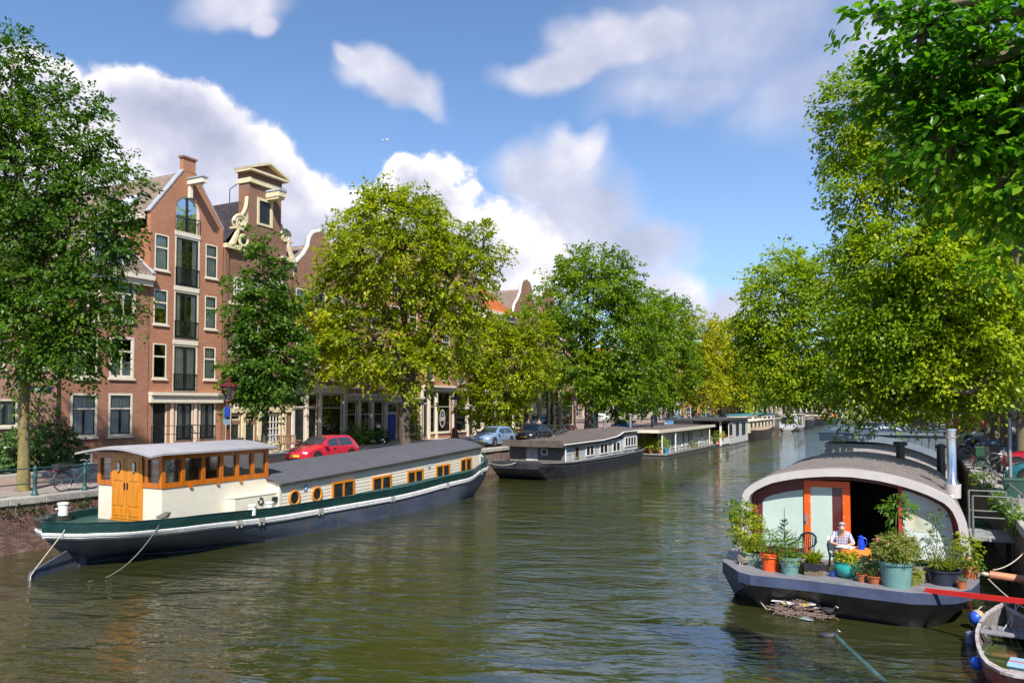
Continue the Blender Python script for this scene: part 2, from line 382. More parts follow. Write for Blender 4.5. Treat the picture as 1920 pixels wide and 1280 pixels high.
# quay walls
WB = brick_mat('quay brick', (.16, .085, .068), (.20, .115, .095), (.30, .28, .25), mott=.45, stain=(.34, .32, .29))
wl = thing('quay_wall', 'weathered brick quay wall with stone coping under the left street', 'wall', (XL, 14, -1), world=True)
MB().bx(XL-.34, XL-.03, -80, 12.2, -1.5, ZQ-.22).bx(XL-.34, XL-.06, 12.2, 18.6, -1.5, ZQ-.22).bx(XL-.34, XL-.03, 18.6, 700, -1.5, ZQ-.22).out('wall_core', WB, wl)
bms = [mat('quay_brick_%d' % i, c, .9, var=.3, sc=14, bump=.5, stain=((.40, .38, .35), .42, 2.2)) for i, c in enumerate([(.15, .075, .06), (.19, .10, .08), (.22, .14, .115), (.12, .075, .062)])]
bmesh = [MB().bx(-.05, .0, 0, .205, 0, .052).mesh('brick', q) for q in bms]
bup = [MB().bx(-.05, .0, 0, .054, 0, .2).mesh('header_brick', q) for q in bms]
nb_ = 0; restb = MB(); y = 12.25
while y < 18.5:                         # soldier course under the coping
    put('header_brick', bup[rnd.randrange(4)], wl, loc=Vector((XL-.004-rnd.random()*.012, y, ZQ-.43))-BASE[wl]); y += .066
for row in range(27):
    z = ZQ-.50-row*.066; y = 12.25+(.11 if row % 2 else 0)
    while y < 18.3:
        x = XL-.004-rnd.random()*.014
        if nb_ < 300 and 13.7 < y < 17.4 and z > -.02:
            put('brick', bmesh[rnd.randrange(4)], wl, loc=Vector((x, y, z))-BASE[wl]); nb_ += 1
        else: restb.bx(x-.05, x, y, y+.205, z, z+.052)
        y += .218
restb.out('brick_rows', bms[1], wl, kind='stuff')
cop = [MB().bx(-.5, .06, .004, 1.196, -.22, .012).mesh('coping_stone', q) for q in (STONE, mat('coping grey', (.27, .25, .23), .85, var=.3, bump=.5), mat('coping pale', (.38, .35, .31), .85, var=.25, bump=.4))]
for i in range(40):
    o = put('coping_stone', cop[rnd.randrange(3)], wl, loc=Vector((XL+rnd.uniform(-.012, .012), 10+1.2*i, ZQ+rnd.uniform(-.006, .004)))-BASE[wl], bevel=.02)
MB().bx(XL-.5, XL+.05, -80, 10, ZQ-.22, ZQ+.01).bx(XL-.5, XL+.05, 58, 700, ZQ-.22, ZQ+.01).out('coping', STONE, wl)
wr = thing('quay_wall', 'old mossy brick quay wall with stone coping beside the parked cars', 'wall', (XR, 14, -1), world=True)
MB().bx(XR+.03, XR+.34, -80, 700, -1.5, ZQ-.22).out('wall_core', brick_mat('mossy brick', (.11, .08, .06), (.14, .10, .075), (.2, .2, .16), stain=(.05, .075, .02)), wr)
for i in range(34): put('coping_stone', cop[rnd.randrange(3)], wr, loc=Vector((XR+.44+rnd.uniform(-.012, .012), 8+1.2*i, ZQ+rnd.uniform(-.005, .004)))-BASE[wr], bevel=.02)
MB().bx(XR-.05, XR+.5, -80, 8, ZQ-.22, ZQ+.01).bx(XR-.05, XR+.5, 48.8, 700, ZQ-.22, ZQ+.01).out('coping', STONE, wr)
# ------------------------------------------------------------------ houses
def wall_holes(mb, y0, y1, z0, z1, x, holes, depth=.22, s=1):
    """a wall facing the canal (s=1: +x) with real openings and reveals"""
    ys = sorted({y0, y1, *[min(max(h[0], y0), y1) for h in holes], *[min(max(h[1], y0), y1) for h in holes]}); zs = sorted({z0, z1, *[h[2] for h in holes], *[h[3] for h in holes]})
    for i in range(len(ys)-1):
        for j in range(len(zs)-1):
            cy = (ys[i]+ys[i+1])/2; cz = (zs[j]+zs[j+1])/2
            if cz < z0 or cz > z1 or any(h[0] < cy < h[1] and h[2] < cz < h[3] for h in holes): continue
            mb.poly([(x, ys[i], zs[j]), (x, ys[i+1], zs[j]), (x, ys[i+1], zs[j+1]), (x, ys[i], zs[j+1])][::s])
    d = x-depth*s
    for (a, b, c, e) in holes:
        mb.poly([(x,a,c),(d,a,c),(d,a,e),(x,a,e)]); mb.poly([(x,b,c),(x,b,e),(d,b,e),(d,b,c)])
        mb.poly([(x,a,e),(d,a,e),(d,b,e),(x,b,e)]); mb.poly([(x,a,c),(x,b,c),(d,b,c),(d,a,c)])
def pantiles(name, a, b, c, d, mats, parent, tw=.24, th=.34, amp=.035):
    """wavy tiles laid in stepped courses on the slope a(eave) b(eave) c(ridge) d(ridge)"""
    a, b, c, d = map(Vector, (a, b, c, d)); n = (b-a).cross(d-a).normalized()
    nu = max(2, int((b-a).length/tw)); nv = max(2, int((d-a).length/th)); sub = 4
    us = np.linspace(0, 1, nu*sub+1); A, B, C, D = (np.array(q) for q in (a, b, c, d)); N = np.array(n)
    wave = np.array([.0, .55, 1.0, .25]*nu+[0])*amp; rows = []
    rg = np.random.default_rng(nu*31+nv)
    for r in range(nv):
        jit = np.repeat(rg.uniform(-.008, .008, nu), sub); jit = np.append(jit, 0)
        for e, lift in ((0, .03), (1, 0)):
            v = (r+e)/nv; L = A+(D-A)*v; Q = B+(C-B)*v
            rows.append(L[None]+(Q-L)[None]*us[:, None]+N[None]*(wave+lift+jit)[:, None])
    V = np.concatenate(rows); k = nu*sub+1; F = []
    i = np.arange(k-1)
    for r in range(len(rows)-1): F.append(np.stack([r*k+i, r*k+i+1, (r+1)*k+i+1, (r+1)*k+i], 1))
    return put(name, np_mesh(name, V, np.concatenate(F), mats), parent, kind='stuff')
def window(par, y0, y1, z0, z1, x, rows=((1, .36), (2, .64)), fc=None, sc=None, fwid=.085, bar=.05, sill=True, curt=None, rail=False, name='window', s=1, hi=True, glass=None):
    fc = fc or WHITE; sc = sc or BLACK; f = MB(); xo = x+.012*s; xi = x-.10*s
    f.bx(xi, xo, y0, y0+fwid, z0, z1).bx(xi, xo, y1-fwid, y1, z0, z1).bx(xi, xo, y0+fwid, y1-fwid, z1-fwid, z1).bx(xi, xo, y0+fwid, y1-fwid, z0, z0+fwid)
    a, b, c, e = y0+fwid, y1-fwid, z0+fwid, z1-fwid; top = e; hh = e-c; panes = []
    for ri, (nc, fr) in enumerate(rows):
        zb = top-hh*fr
        if ri < len(rows)-1: f.bx(xi+.02*s, xo-.015*s, a, b, zb-bar*.7, zb+bar*.7, 0 if hi else 1)
        for k in range(nc):
            p0 = a+(b-a)*k/nc; p1 = a+(b-a)*(k+1)/nc
            f.bx(xi+.03*s, xo-.03*s, p0, p0+bar, zb, top, 1).bx(xi+.03*s, xo-.03*s, p1-bar, p1, zb, top, 1)
            f.bx(xi+.03*s, xo-.03*s, p0+bar, p1-bar, top-bar, top, 1).bx(xi+.03*s, xo-.03*s, p0+bar, p1-bar, zb, zb+bar, 1)
            panes.append((p0+bar, p1-bar, zb+bar, top-bar))
        top = zb
    w = f.out(name, [fc, sc], par)
    xg = xi+.06*s
    for (p0, p1, q0, q1) in panes: MB().poly([(xg, p0, q0), (xg, p1, q0), (xg, p1, q1), (xg, p0, q1)][::s]).out('pane', glass or GLASS, w)
    if sill: MB().bx(x-.05*s, x+.09*s, y0-.06, y1+.06, z0-.10, z0-.005).out('sill', fc, w)
    if curt:
        mb = MB(); xc = xi+.015*s; ww = b-a
        spans = {'full': [(a, b, c, e)], 'sides': [(a, a+ww*.28, c, e), (b-ww*.24, b, c, e)], 'blind': [(a, b, c+hh*.45, e)], 'blinds': [(a, b, c, e)], 'half': [(a+ww*.05, b, c, c+hh*.55)], 'left': [(a, a+ww*.4, c, e)], 'low': [(a, b, c, c+hh*.4)]}[curt]
        for (p, q, r0, r1) in spans:
            k = max(4, int((q-p)/.07)); pts = [(xc+.022*math.sin(i*2.1)*s, p+(q-p)*i/k) for i in range(k+1)]
            for i in range(k): mb.poly([(pts[i][0], pts[i][1], r0), (pts[i+1][0], pts[i+1][1], r0), (pts[i+1][0], pts[i+1][1], r1), (pts[i][0], pts[i][1], r1)])
        mb.out('blind' if 'blind' in curt else 'curtain', BLIND if 'blind' in curt else CURT, w)
    if rail:
        mb = MB(); zr = z0+(z1-z0)*.36; n = max(5, int((y1-y0)/.11))
        mb.bx(x+.01*s, x+.05*s, y0+.03, y1-.03, zr, zr+.05).bx(x+.01*s, x+.05*s, y0+.03, y1-.03, z0+.05, z0+.09)
        for i in range(n+1):
            q = y0+.05+(y1-y0-.1)*i/n; mb.bx(x+.02*s, x+.04*s, q-.011, q+.011, z0+.09, zr)
        mb.out('balustrade', BLACK, w)
    return w
DOORS = {}
def door(par, y0, y1, z0, z1, x, dm, s=1, frame=None):
    f = MB(); f.bx(x-.14*s, x-.08*s, y0+.06, y1-.06, z0, z1-.06)
    w = (y1-y0-.12)
    for zz0, zz1 in ((.08, .40), (.47, .93)):
        f.bx(x-.08*s, x-.065*s, y0+.06+w*.15, y1-.06-w*.15, z0+(z1-z0)*zz0, z0+(z1-z0)*zz1)
    d = f.out('door', dm, par)
    MB().bx(x-.16*s, x-.03*s, y0, y0+.06, z0, z1).bx(x-.16*s, x-.03*s, y1-.06, y1, z0, z1).bx(x-.16*s, x-.03*s, y0+.06, y1-.06, z1-.06, z1).out('door_frame', frame or WHITE, d)
    MB().ball((x-.04*s, y0+.14, z0+(z1-z0)*.44), .035, 8, 5).out('handle', mat('brass', (.55, .4, .15), .3, .9), d)
    return d
def rect(px0, px1, py0, py1, x=None):
    x = XF if x is None else x; my = (py0+py1)/2; mx = (px0+px1)/2
    return (FX(px0, my, x).y, FX(px1, my, x).y, FX(mx, py1, x).z, FX(mx, py0, x).z)
GREY = mat('grey plaster side', (.30, .24, .20), .9, var=.25)
def body(par, y0, y1, z1, x, wm, holes, depth=11, z0=None, s=1, interior=True):
    """front wall with openings, party walls and back wall in one part, a dark room behind"""
    z0 = ZQ-.3 if z0 is None else z0; mb = MB(); wall_holes(mb, y0, y1, z0, z1, x, holes, s=s); d = x-depth*s
    mb.poly([(x,y0,z0),(x,y0,z1),(d,y0,z1),(d,y0,z0)]); mb.poly([(x,y1,z0),(d,y1,z0),(d,y1,z1),(x,y1,z1)]); mb.poly([(d,y0,z0),(d,y0,z1),(d,y1,z1),(d,y1,z0)])
    w = mb.out('wall', wm, par)
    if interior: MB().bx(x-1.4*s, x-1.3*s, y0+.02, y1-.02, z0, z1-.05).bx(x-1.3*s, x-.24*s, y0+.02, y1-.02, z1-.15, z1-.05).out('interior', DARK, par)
    return w
BR1 = brick_mat('red brown brick', (.33, .125, .066), (.39, .165, .095))
BR2 = brick_mat('orange brown brick', (.38, .14, .060), (.44, .18, .085))
BR3 = brick_mat('dark brown brick', (.20, .082, .045), (.25, .11, .062))
BR4 = brick_mat('brown brick', (.28, .115, .062), (.32, .145, .085))
BR5 = brick_mat('orange brick', (.42, .15, .06), (.47, .20, .09))
TILE1 = mat('grey brown pantiles', (.22, .16, .125), .8, var=.4, sc=6)
TILE2 = mat('dark glazed pantiles', (.055, .042, .042), .28, var=.5, sc=5)
TILE3 = mat('orange pantiles', (.55, .15, .045), .8, var=.35, sc=5)
LEAD = mat('lead flashing', (.42, .45, .48), .5, .3, var=.15)
CREAM = mat('ochre cream stone', (.62, .53, .34), .7, var=.18, sc=5)

# house behind the first tree, at the left edge
hz = ZQ-.3
y0, y1 = FX(-230, 700, XF).y, FX(101, 700, XF).y; zt = FX(60, 470, XF).z
h = thing('canal_house', 'pale red brick house with street name plate at the left edge', 'house', (XF+.25, (y0+y1)/2, ZQ), world=True)
hol = [rect(-40, 33, 748, 800, XF+.25)]+[rect(a, b, c, d, XF+.25) for (c, d) in ((620, 690), (505, 580)) for (a, b) in ((-40, 10), (45, 88))]
body(h, y0, y1, zt, XF+.25, brick_mat('pale red brick', (.40, .20, .14), (.46, .25, .18)), hol)
for i, q in enumerate(hol): window(h, *q, XF+.25, rows=((3, 1),) if i == 0 else ((1, .34), (2, .66)), curt=('full', 'sides', 'half')[i % 3])
MB().bx(XF+.2, XF+.55, y0, y1, zt-.25, zt+.15).out('cornice', WHITE, h)
pantiles('roof', (XF+.45, y0, zt+.1), (XF+.45, y1, zt+.1), (XF-5, y1, zt+4.6), (XF-5, y0, zt+4.6), TILE1, h)
r = rect(55, 96, 724, 733, XF+.25)
sg = MB().bx(XF+.26, XF+.29, *r).out('street_name_plate', mat('enamel blue', (.02, .03, .30), .3), None, label='blue enamel street name plate on the pale brick wall', cat='sign')
wh = MB()
for k, (u0, u1) in enumerate([(.08, .14), (.17, .22), (.25, .28), (.33, .37), (.40, .45), (.47, .52), (.55, .60), (.62, .66), (.69, .74), (.77, .81)]):
    wy = r[0]+(r[1]-r[0])*u0; w2 = r[0]+(r[1]-r[0])*u1; z = r[2]+(r[3]-r[2])*(.3 if k < 5 else .25)
    wh.bx(XF+.291, XF+.294, wy, w2, z, z+(r[3]-r[2])*.42)
wh.out('lettering', WHITE2, sg, kind='stuff')

# three-storey house with pantiled front slope
y0, y1 = FX(101, 700, XF).y+.01, FX(279, 700, XF).y-.01; zt = FX(262, 520, XF).z
h = thing('canal_house', 'red brick three storey house with large white windows and a grey pantiled roof', 'house', (XF, (y0+y1)/2, ZQ), world=True)
specs = [(132, 182, 737, 819, 'blinds'), (203, 248, 737, 817, 'blinds'), (136, 185, 631, 709, 'left'), (205, 251, 631, 709, 'low'), (142, 190, 518, 602, None), (209, 254, 522, 602, None), (135, 173, 848, 876, None)]
hol = [rect(*q[:4]) for q in specs]
body(h, y0, y1, zt, XF, BR1, hol)
for q, (a, b, c, d, cu) in zip(hol, specs): window(h, *q, XF, rows=((1, .34), (2, .66)) if c < 840 else ((4, 1),), curt=cu, sc=BLACK if c > 730 else WHITE, fwid=.11)
MB().bx(XF-.1, XF+.42, y0, y1, zt-.12, zt+.16).bx(XF-.1, XF+.28, y0, y1, zt-.42, zt-.12).out('cornice', WHITE, h)
zr = FX(250, 425, XF).z+1.3
pantiles('roof', (XF+.40, y0, zt+.12), (XF+.40, y1, zt+.12), (XF-4.6, y1, zr), (XF-4.6, y0, zr), TILE1, h)
MB().bar((XF+.42, y1-.06, zt+.25), (XF-4.5, y1-.06, zr+.12), .22, .06).out('flashing', LEAD, h)
ym = FX(205, 470, XF).y
dm = MB().bx(XF-.9, XF-.1, ym-.9, ym+.9, zt+.3, zt+2.1).out('dormer', WHITE, h)
MB().bx(XF-.1, XF-.07, ym-.75, ym-.05, zt+.5, zt+1.95).out('dormer_pane', GLASS, dm)
MB().bx(XF-.1, XF-.07, ym+.05, ym+.75, zt+.5, zt+1.95).out('dormer_pane', GLASS, dm)

# five-storey gabled warehouse house
f2 = lambda zx, zy: (220+zx/2.2075, 280+zy/2.2075)
def r2(a, b, c, d): p = f2(a, c); q = f2(b, d); return rect(p[0], q[0], p[1], q[1])
y0, y1 = FX(279.5, 600, XF).y, FX(416.5, 600, XF).y; zL = FX(279, 397, XF).z; zRr = FX(417, 427, XF).z; ze = (zL+zRr)/2
zp = FX(352, 322, XF).z; ymid = (y0+y1)/2
h = thing('canal_house', 'tall red brick gabled house with black french doors one above another and a hoist beam', 'house', (XF, ymid, ZQ), world=True)
wins = [(155, 213, 352, 500), (150, 208, 580, 724), (146, 203, 803, 948), (365, 414, 395, 533), (362, 410, 607, 744), (357, 406, 818, 952)]
frd = [(238, 340, 365, 572), (234, 335, 590, 786), (229, 330, 810, 1002)]
gro = [(240, 312, 1046, 1205), (338, 405, 1046, 1200)]
dor = (143, 205, 1045, 1218)
arch = r2(242, 342, 196, 357)
hw = [r2(*q) for q in wins]; hf = [r2(*q) for q in frd]; hg = [r2(*q) for q in gro]; hd = r2(*dor)
# keep all openings between the party walls and below the eaves
fx_ = lambda q: (max(q[0], y0+.15), min(q[1], y1-.15), q[2], q[3])
hw = [fx_(q) for q in hw]; zeav = max(q[3] for q in hw+hf)+.12
body(h, y0, y1, zeav, XF, BR2, hw+hf+hg+[hd], interior=True)
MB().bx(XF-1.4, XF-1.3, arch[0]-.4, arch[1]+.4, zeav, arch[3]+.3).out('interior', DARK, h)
gb = MB()                                  # stepped-in gable round the arched window
a0, a1, az0, az1 = arch
az0 = max(az0, zeav+.06)
nk = .42; zn = zp
def gpoly(pts): gb.prism([(XF, p[0], p[1]) for p in pts], (-.3, 0, 0))
tl = lambda yy: ze+(zn-ze)*((yy-y0)/(ymid-nk-y0)) if yy < ymid else ze+(zn-ze)*((y1-yy)/(y1-ymid-nk))
gpoly([(y0, zeav), (a0, zeav), (a0, tl(a0)), (y0, ze)]); gpoly([(a1, zeav), (y1, zeav), (y1, ze), (a1, tl(a1))])
gpoly([(a0, zeav), (a1, zeav), (a1, az0), (a0, az0)])
ac, ar = (a0+a1)/2, (a1-a0)/2; zs = az1-ar
arc = [(ac-ar*math.cos(math.pi*i/12), zs+ar*math.sin(math.pi*i/12)) for i in range(13)]
for i in range(12):
    p, q = arc[i], arc[i+1]
    tp = lambda yy: min(tl(yy), zn) if not (ymid-nk < yy < ymid+nk) else zn
    gpoly([p, q, (q[0], max(tp(q[0]), q[1])), (p[0], max(tp(p[0]), p[1]))])
gpoly([(ymid-nk, zn-.02), (ymid+nk, zn-.02), (ymid+nk, zn+.75), (ymid-nk, zn+.75)])
gbo = gb.out('gable', BR2, h)
MB().bx(XF-.36, XF+.07, ymid-nk-.08, ymid+nk+.08, zn+.75, zn+.86).out('chimney_cap', BR3, gbo)
# arched window
mb = MB(); ring = [((ac-(ar-.0)*math.cos(math.pi*i/14)), zs+(ar)*math.sin(math.pi*i/14)) for i in range(15)]; rin = [((ac-(ar-.1)*math.cos(math.pi*i/14)), zs+(ar-.1)*math.sin(math.pi*i/14)) for i in range(15)]
for i in range(14): mb.prism([(XF-.05, *ring[i]), (XF-.05, *ring[i+1]), (XF-.05, *rin[i+1]), (XF-.05, *rin[i])], (-.1, 0, 0))
mb.bx(XF-.15, XF-.05, a0, a0+.1, az0, zs).bx(XF-.15, XF-.05, a1-.1, a1, az0, zs).bx(XF-.15, XF-.05, ac-.05, ac+.05, az0, az1-.05, 1).bx(XF-.15, XF-.05, a0, a1, az0, az0+.08)
aw = mb.out('arched_window', [WHITE, BLACK], h)
for sgn in (0, 1):
    pts = [p for i, p in enumerate(rin) if (i <= 7 if sgn == 0 else i >= 7)]
    bot = [(ac, az0+.08), (a0+.1, az0+.08)] if sgn == 0 else [(a1-.1, az0+.08), (ac, az0+.08)]
    MB().poly([(XF-.11, *p) for p in pts+bot]).out('pane', GLASS, aw)
mb = MB(); zr_ = az0+(az1-az0)*.42; mb.bx(XF+.02, XF+.06, a0, a1, zr_, zr_+.05)
for i in range(11): yy = a0+(a1-a0)*i/10; mb.bx(XF+.025, XF+.05, yy-.011, yy+.011, az0, zr_)
mb.out('balustrade', BLACK, aw)
for i, q in enumerate(hw): window(h, *q, XF, rows=((1, .36), (1, .64)), curt=('full', 'blind', None, 'full', 'blinds', 'full')[i], fwid=.07, bar=.06)
for i, q in enumerate(hf):
    window(h, *q, XF, rows=((2, 1),), curt='sides' if i < 2 else 'full', rail=True, sill=False, name='french_door', bar=.09)
    MB().bx(XF-.1, XF+.05, q[0]-.03, q[1]+.03, q[3]+.02, q[3]+.28).out('lintel_panel', WHITE, h)
for q in hg: window(h, *q, XF, rows=((2, 1),), curt='full', rail=True, sill=False, name='french_door', bar=.09)
door(h, *hd, XF, mat('black door', (.012, .013, .015), .35))
q = r2(122, 427, 1008, 1044); MB().bx(XF-.1, XF+.36, y0+.02, y1-.02, q[3]-.14, q[3]+.02).bx(XF-.1, XF+.24, y0+.04, y1-.04, q[2]-.05, q[3]-.14).out('cornice', WHITE, h)
for zx in (225, 322): yy = FX(f2(zx, 1100)[0], 780, XF).y; MB().bx(XF-.02, XF+.06, yy-.09, yy+.09, ZQ, q[2]-.05).out('pilaster', WHITE, h)
hb = MB().bx(XF-.2, XF+1.25, ymid-.16, ymid+.16, zn-.75, zn-.45).bx(XF-.2, XF+.2, ymid-.09, ymid+.09, zn-1.5, zn-.75).out('hoist_beam', WHITE, h)
MB().bx(XF-.25, XF+1.3, ymid-.22, ymid+.22, zn-.45, zn-.38).out('beam_cap', LEAD, hb); MB().torus((XF+1.05, ymid, zn-.83), .08, .02, 'y', 12).out('hook', IRON, hb)
zrd = zn+.1
pantiles('roof_slope', (XF-.3, y0-.25, ze-.1), (XF-12, y0-.25, ze-.1), (XF-12, ymid, zrd), (XF-.3, ymid, zrd), TILE1, h)
pantiles('roof_slope', (XF-12, y1+.1, ze-.1), (XF-.3, y1+.1, ze-.1), (XF-.3, ymid, zrd), (XF-12, ymid, zrd), TILE1, h)
MB().bar((XF-.15, y0-.1, ze), (XF-.15, ymid-nk, zn+.05), .36, .07).bar((XF-.15, y1+.02, ze), (XF-.15, ymid+nk, zn+.05), .36, .07).out('flashing', LEAD, h)
MB().bx(XF-10, XF-.3, y0-.34, y0-.1, ze-.42, ze-.12).out('side_gutter', WHITE, h)
sl = (ymid-y0+.25); nn = Vector((0, -(zrd-ze), sl)).normalized(); cpt = Vector((XF-2.6, y0-.25+sl*.33, ze-.1+(zrd-ze)*.33))+nn*.1; du = Vector((0, sl, zrd-ze)).normalized()
sk = MB().prism([cpt+Vector((dx, 0, 0))+du*q for dx, q in ((-.6, -.6), (.6, -.6), (.6, .6), (-.6, .6))], nn*.1).out('skylight', LEAD, h)
MB().prism([cpt+nn*.105+Vector((dx, 0, 0))+du*q for dx, q in ((-.5, -.5), (.5, -.5), (.5, .5), (-.5, .5))], nn*.01).out('pane', mat('sky pane', (.5, .55, .6), .1), sk)
mb = MB()                                   # stoop with rails in front of the door
mb.bx(XF, XF+1.1, hd[0]-.15, hd[1]+.3, ZQ, hd[2]-.02); MBs = mb.out('stoop', STONE, h)
mb = MB()
for (yy, n_) in ((hd[0]-.1, 2), (hg[0][1]-.2, 2)):
    for xx in (XF+.12, XF+1.05): mb.tube([(xx, yy, ZQ+.1), (xx, yy, hd[2]+1.0)], .022)
    for zz in (.55, 1.0): mb.tube([(XF+.12, yy, hd[2]+zz), (XF+1.05, yy, hd[2]+zz)], .018)
for zz in (.55, 1.0): mb.tube([(XF+1.05, hd[0]-.1, hd[2]+zz), (XF+1.05, hg[0][1]-.2, hd[2]+zz), (XF+1.05, hg[0][1]+.75, ZQ+.15+zz)], .018)
mb.out('railing', BLACK, h)

# neck-gabled house
f3 = lambda zx, zy: (420+zx/4.92, 300+zy/4.92)
def pt3(zx, zy): p = f3(zx, zy); v = FX(p[0], p[1], XF); return v.y, v.z
y0, y1 = FX(418, 600, XF).y+.02, FX(546, 600, XF).y; zt = pt3(130, 830)[1]
h = thing('canal_house', 'narrow brown brick neck gable house with pediment and carved cream scrolls', 'house', (XF, (y0+y1)/2, ZQ), world=True)
f4 = lambda a, b, c, d: rect(400+a/6.736, 400+b/6.736, 680+c/6.736, 680+d/6.736)
win3 = [(438, 456, 610, 655), (470, 492, 610, 655), (506, 530, 610, 655), (438, 456, 520, 565), (470, 492, 520, 565), (506, 530, 520, 565)]
hw = [rect(*q) for q in win3]; hg = [f4(665, 850, 640, 1020)]; hd = [f4(215, 335, 765, 1090), f4(405, 525, 765, 1090)]; fan = [f4(215, 335, 655, 725), f4(405, 525, 655, 725)]; up_ = [f4(215, 325, 440, 585), f4(405, 520, 440, 585), f4(665, 850, 440, 585)]
body(h, y0, y1, zt, XF, BR3, hw+hg+hd+fan+up_)
for q in hw: window(h, *q, XF, rows=((3, .25), (3, .25), (3, .25), (3, .25)), sc=WHITE2, bar=.03, fwid=.1)
for q in hg: window(h, *q, XF, rows=((4, .25),)*4, sc=WHITE2, bar=.035, fwid=.12, curt='low', fc=CREAM)
for q in up_: window(h, *q, XF, rows=((2, .5), (2, .5)), sc=WHITE2, bar=.04, fc=CREAM, sill=False)
for q in hd: door(h, *q, XF, mat('dark green door', (.02, .03, .028), .4), frame=CREAM)
for q in fan:
    w = window(h, *q, XF, rows=((1, 1),), fc=CREAM, sill=False, name='fanlight')
    MB().torus((XF-.06, (q[0]+q[1])/2, (q[2]+q[3])/2), min(q[1]-q[0], 2*(q[3]-q[2]))*.33, .02, 'x', 16, 4).out('tracery', CREAM, w)
for zx in (180, 370, 570, 640, 885): 
    yy = FX(400+zx/6.736, 780, XF).y; MB().bx(XF+.005, XF+.14, yy-.14, yy+.14, ZQ, up_[0][3]+.25).out('pilaster', CREAM, h)
MB().bx(XF, XF+.34, y0, y1, up_[0][3]+.25, up_[0][3]+.55).out('cornice', CREAM, h); MB().bx(XF, XF+.12, y0, y1, fan[0][3]+.12, fan[0][3]+.42).out('entablature', CREAM, h)
for yy in (y0+.14, y1-.14): MB().bx(XF, XF+.1, yy-.14, yy+.14, up_[0][3]+.6, zt-.1).out('pilaster', BR3, h)
for zz in (FX(480, 660, XF).z-.25, FX(480, 570, XF).z-.25): MB().bx(XF, XF+.1, y0+.3, y1-.3, zz, zz+.2).out('stone_band', CREAM, h)
MB().bx(XF-.2, XF+.3, y0-.05, y0+1.35, zt-.05, zt+.22).bx(XF-.2, XF+.3, y1-1.2, y1+.05, zt-.05, zt+.22).out('cornice', CREAM, h)
n0, n1 = pt3(232, 400)[0], pt3(528, 400)[0]; znb = pt3(380, 900)[1]; znt = pt3(380, 225)[1]+.1; s0 = pt3(120, 640)[0]; s1 = pt3(596, 700)[0]; zsh = pt3(160, 640)[1]
sh = (pt3(318, 430)[0], pt3(435, 430)[0], pt3(375, 600)[1], pt3(375, 380)[1])
mb = MB(); wall_holes(mb, n0, n1, zt-.1, znt, XF, [sh])
for yy in (n0, n1): mb.poly([(XF, yy, zt-.1), (XF-.9, yy, zt-.1), (XF-.9, yy, znt), (XF, yy, znt)])
mb.poly([(XF-.9, n0, zt-.1), (XF-.9, n1, zt-.1), (XF-.9, n1, znt), (XF-.9, n0, znt)])
mb.prism([(XF, s0+.25, zt), (XF, n0, zt), (XF, n0, zsh), (XF, s0+.25, zsh)], (-.35, 0, 0)).prism([(XF, n1, zt), (XF, s1-.2, zt), (XF, s1-.2, zsh), (XF, n1, zsh)], (-.35, 0, 0))
mb.out('neck', BR3, h)
MB().bx(XF-.16, XF-.05, sh[0]+.05, sh[1]-.05, sh[2]+.05, sh[3]-.05).out('shutter', BLACK, h)
MB().bx(XF-.1, XF+.06, sh[0]-.12, sh[0]+.05, sh[2]-.1, sh[3]+.12).bx(XF-.1, XF+.06, sh[1]-.05, sh[1]+.12, sh[2]-.1, sh[3]+.12).bx(XF-.1, XF+.06, sh[0]+.05, sh[1]-.05, sh[2]-.1, sh[2]+.05).bx(XF-.1, XF+.06, sh[0]+.05, sh[1]-.05, sh[3]-.05, sh[3]+.12).out('shutter_frame', CREAM, h)
ym = (n0+n1)/2; pw = (n1-n0)/2+.28
MB().bx(XF-1.0, XF+.16, n0-.08, n1+.08, znt-.3, znt).out('frieze', CREAM, h)
MB().bx(XF-1.0, XF+.05, n0, n1, znt, znt+.38).out('attic', BR3, h)
pd = MB().bx(XF-1.0, XF+.4, ym-pw, ym+pw, znt+.38, znt+.52).bar((XF-.3, ym-pw-.04, znt+.56), (XF-.3, ym, znt+1.2), 1.45, .14).bar((XF-.3, ym+pw+.04, znt+.56), (XF-.3, ym, znt+1.2), 1.45, .14).out('pediment', CREAM, h)
MB().prism([(XF+.1, ym-pw+.1, znt+.52), (XF+.1, ym+pw-.1, znt+.52), (XF+.1, ym, znt+1.12)], (-.9, 0, 0)).out('tympanum', BR3, pd)
hb = MB().bx(XF-.1, XF+1.15, ym+.0, ym+.62, znt-.95, znt-.6).bx(XF-.1, XF+1.05, ym+.05, ym+.57, znt-1.1, znt-.95).out('hoist_beam', CREAM, h)
MB().loft([[(xx, ym+.31-.36*math.cos(math.pi*i/8), znt-.6+.2*math.sin(math.pi*i/8)) for i in range(9)] for xx in (XF-.1, XF+1.2)]).out('beam_cap', LEAD, hb)
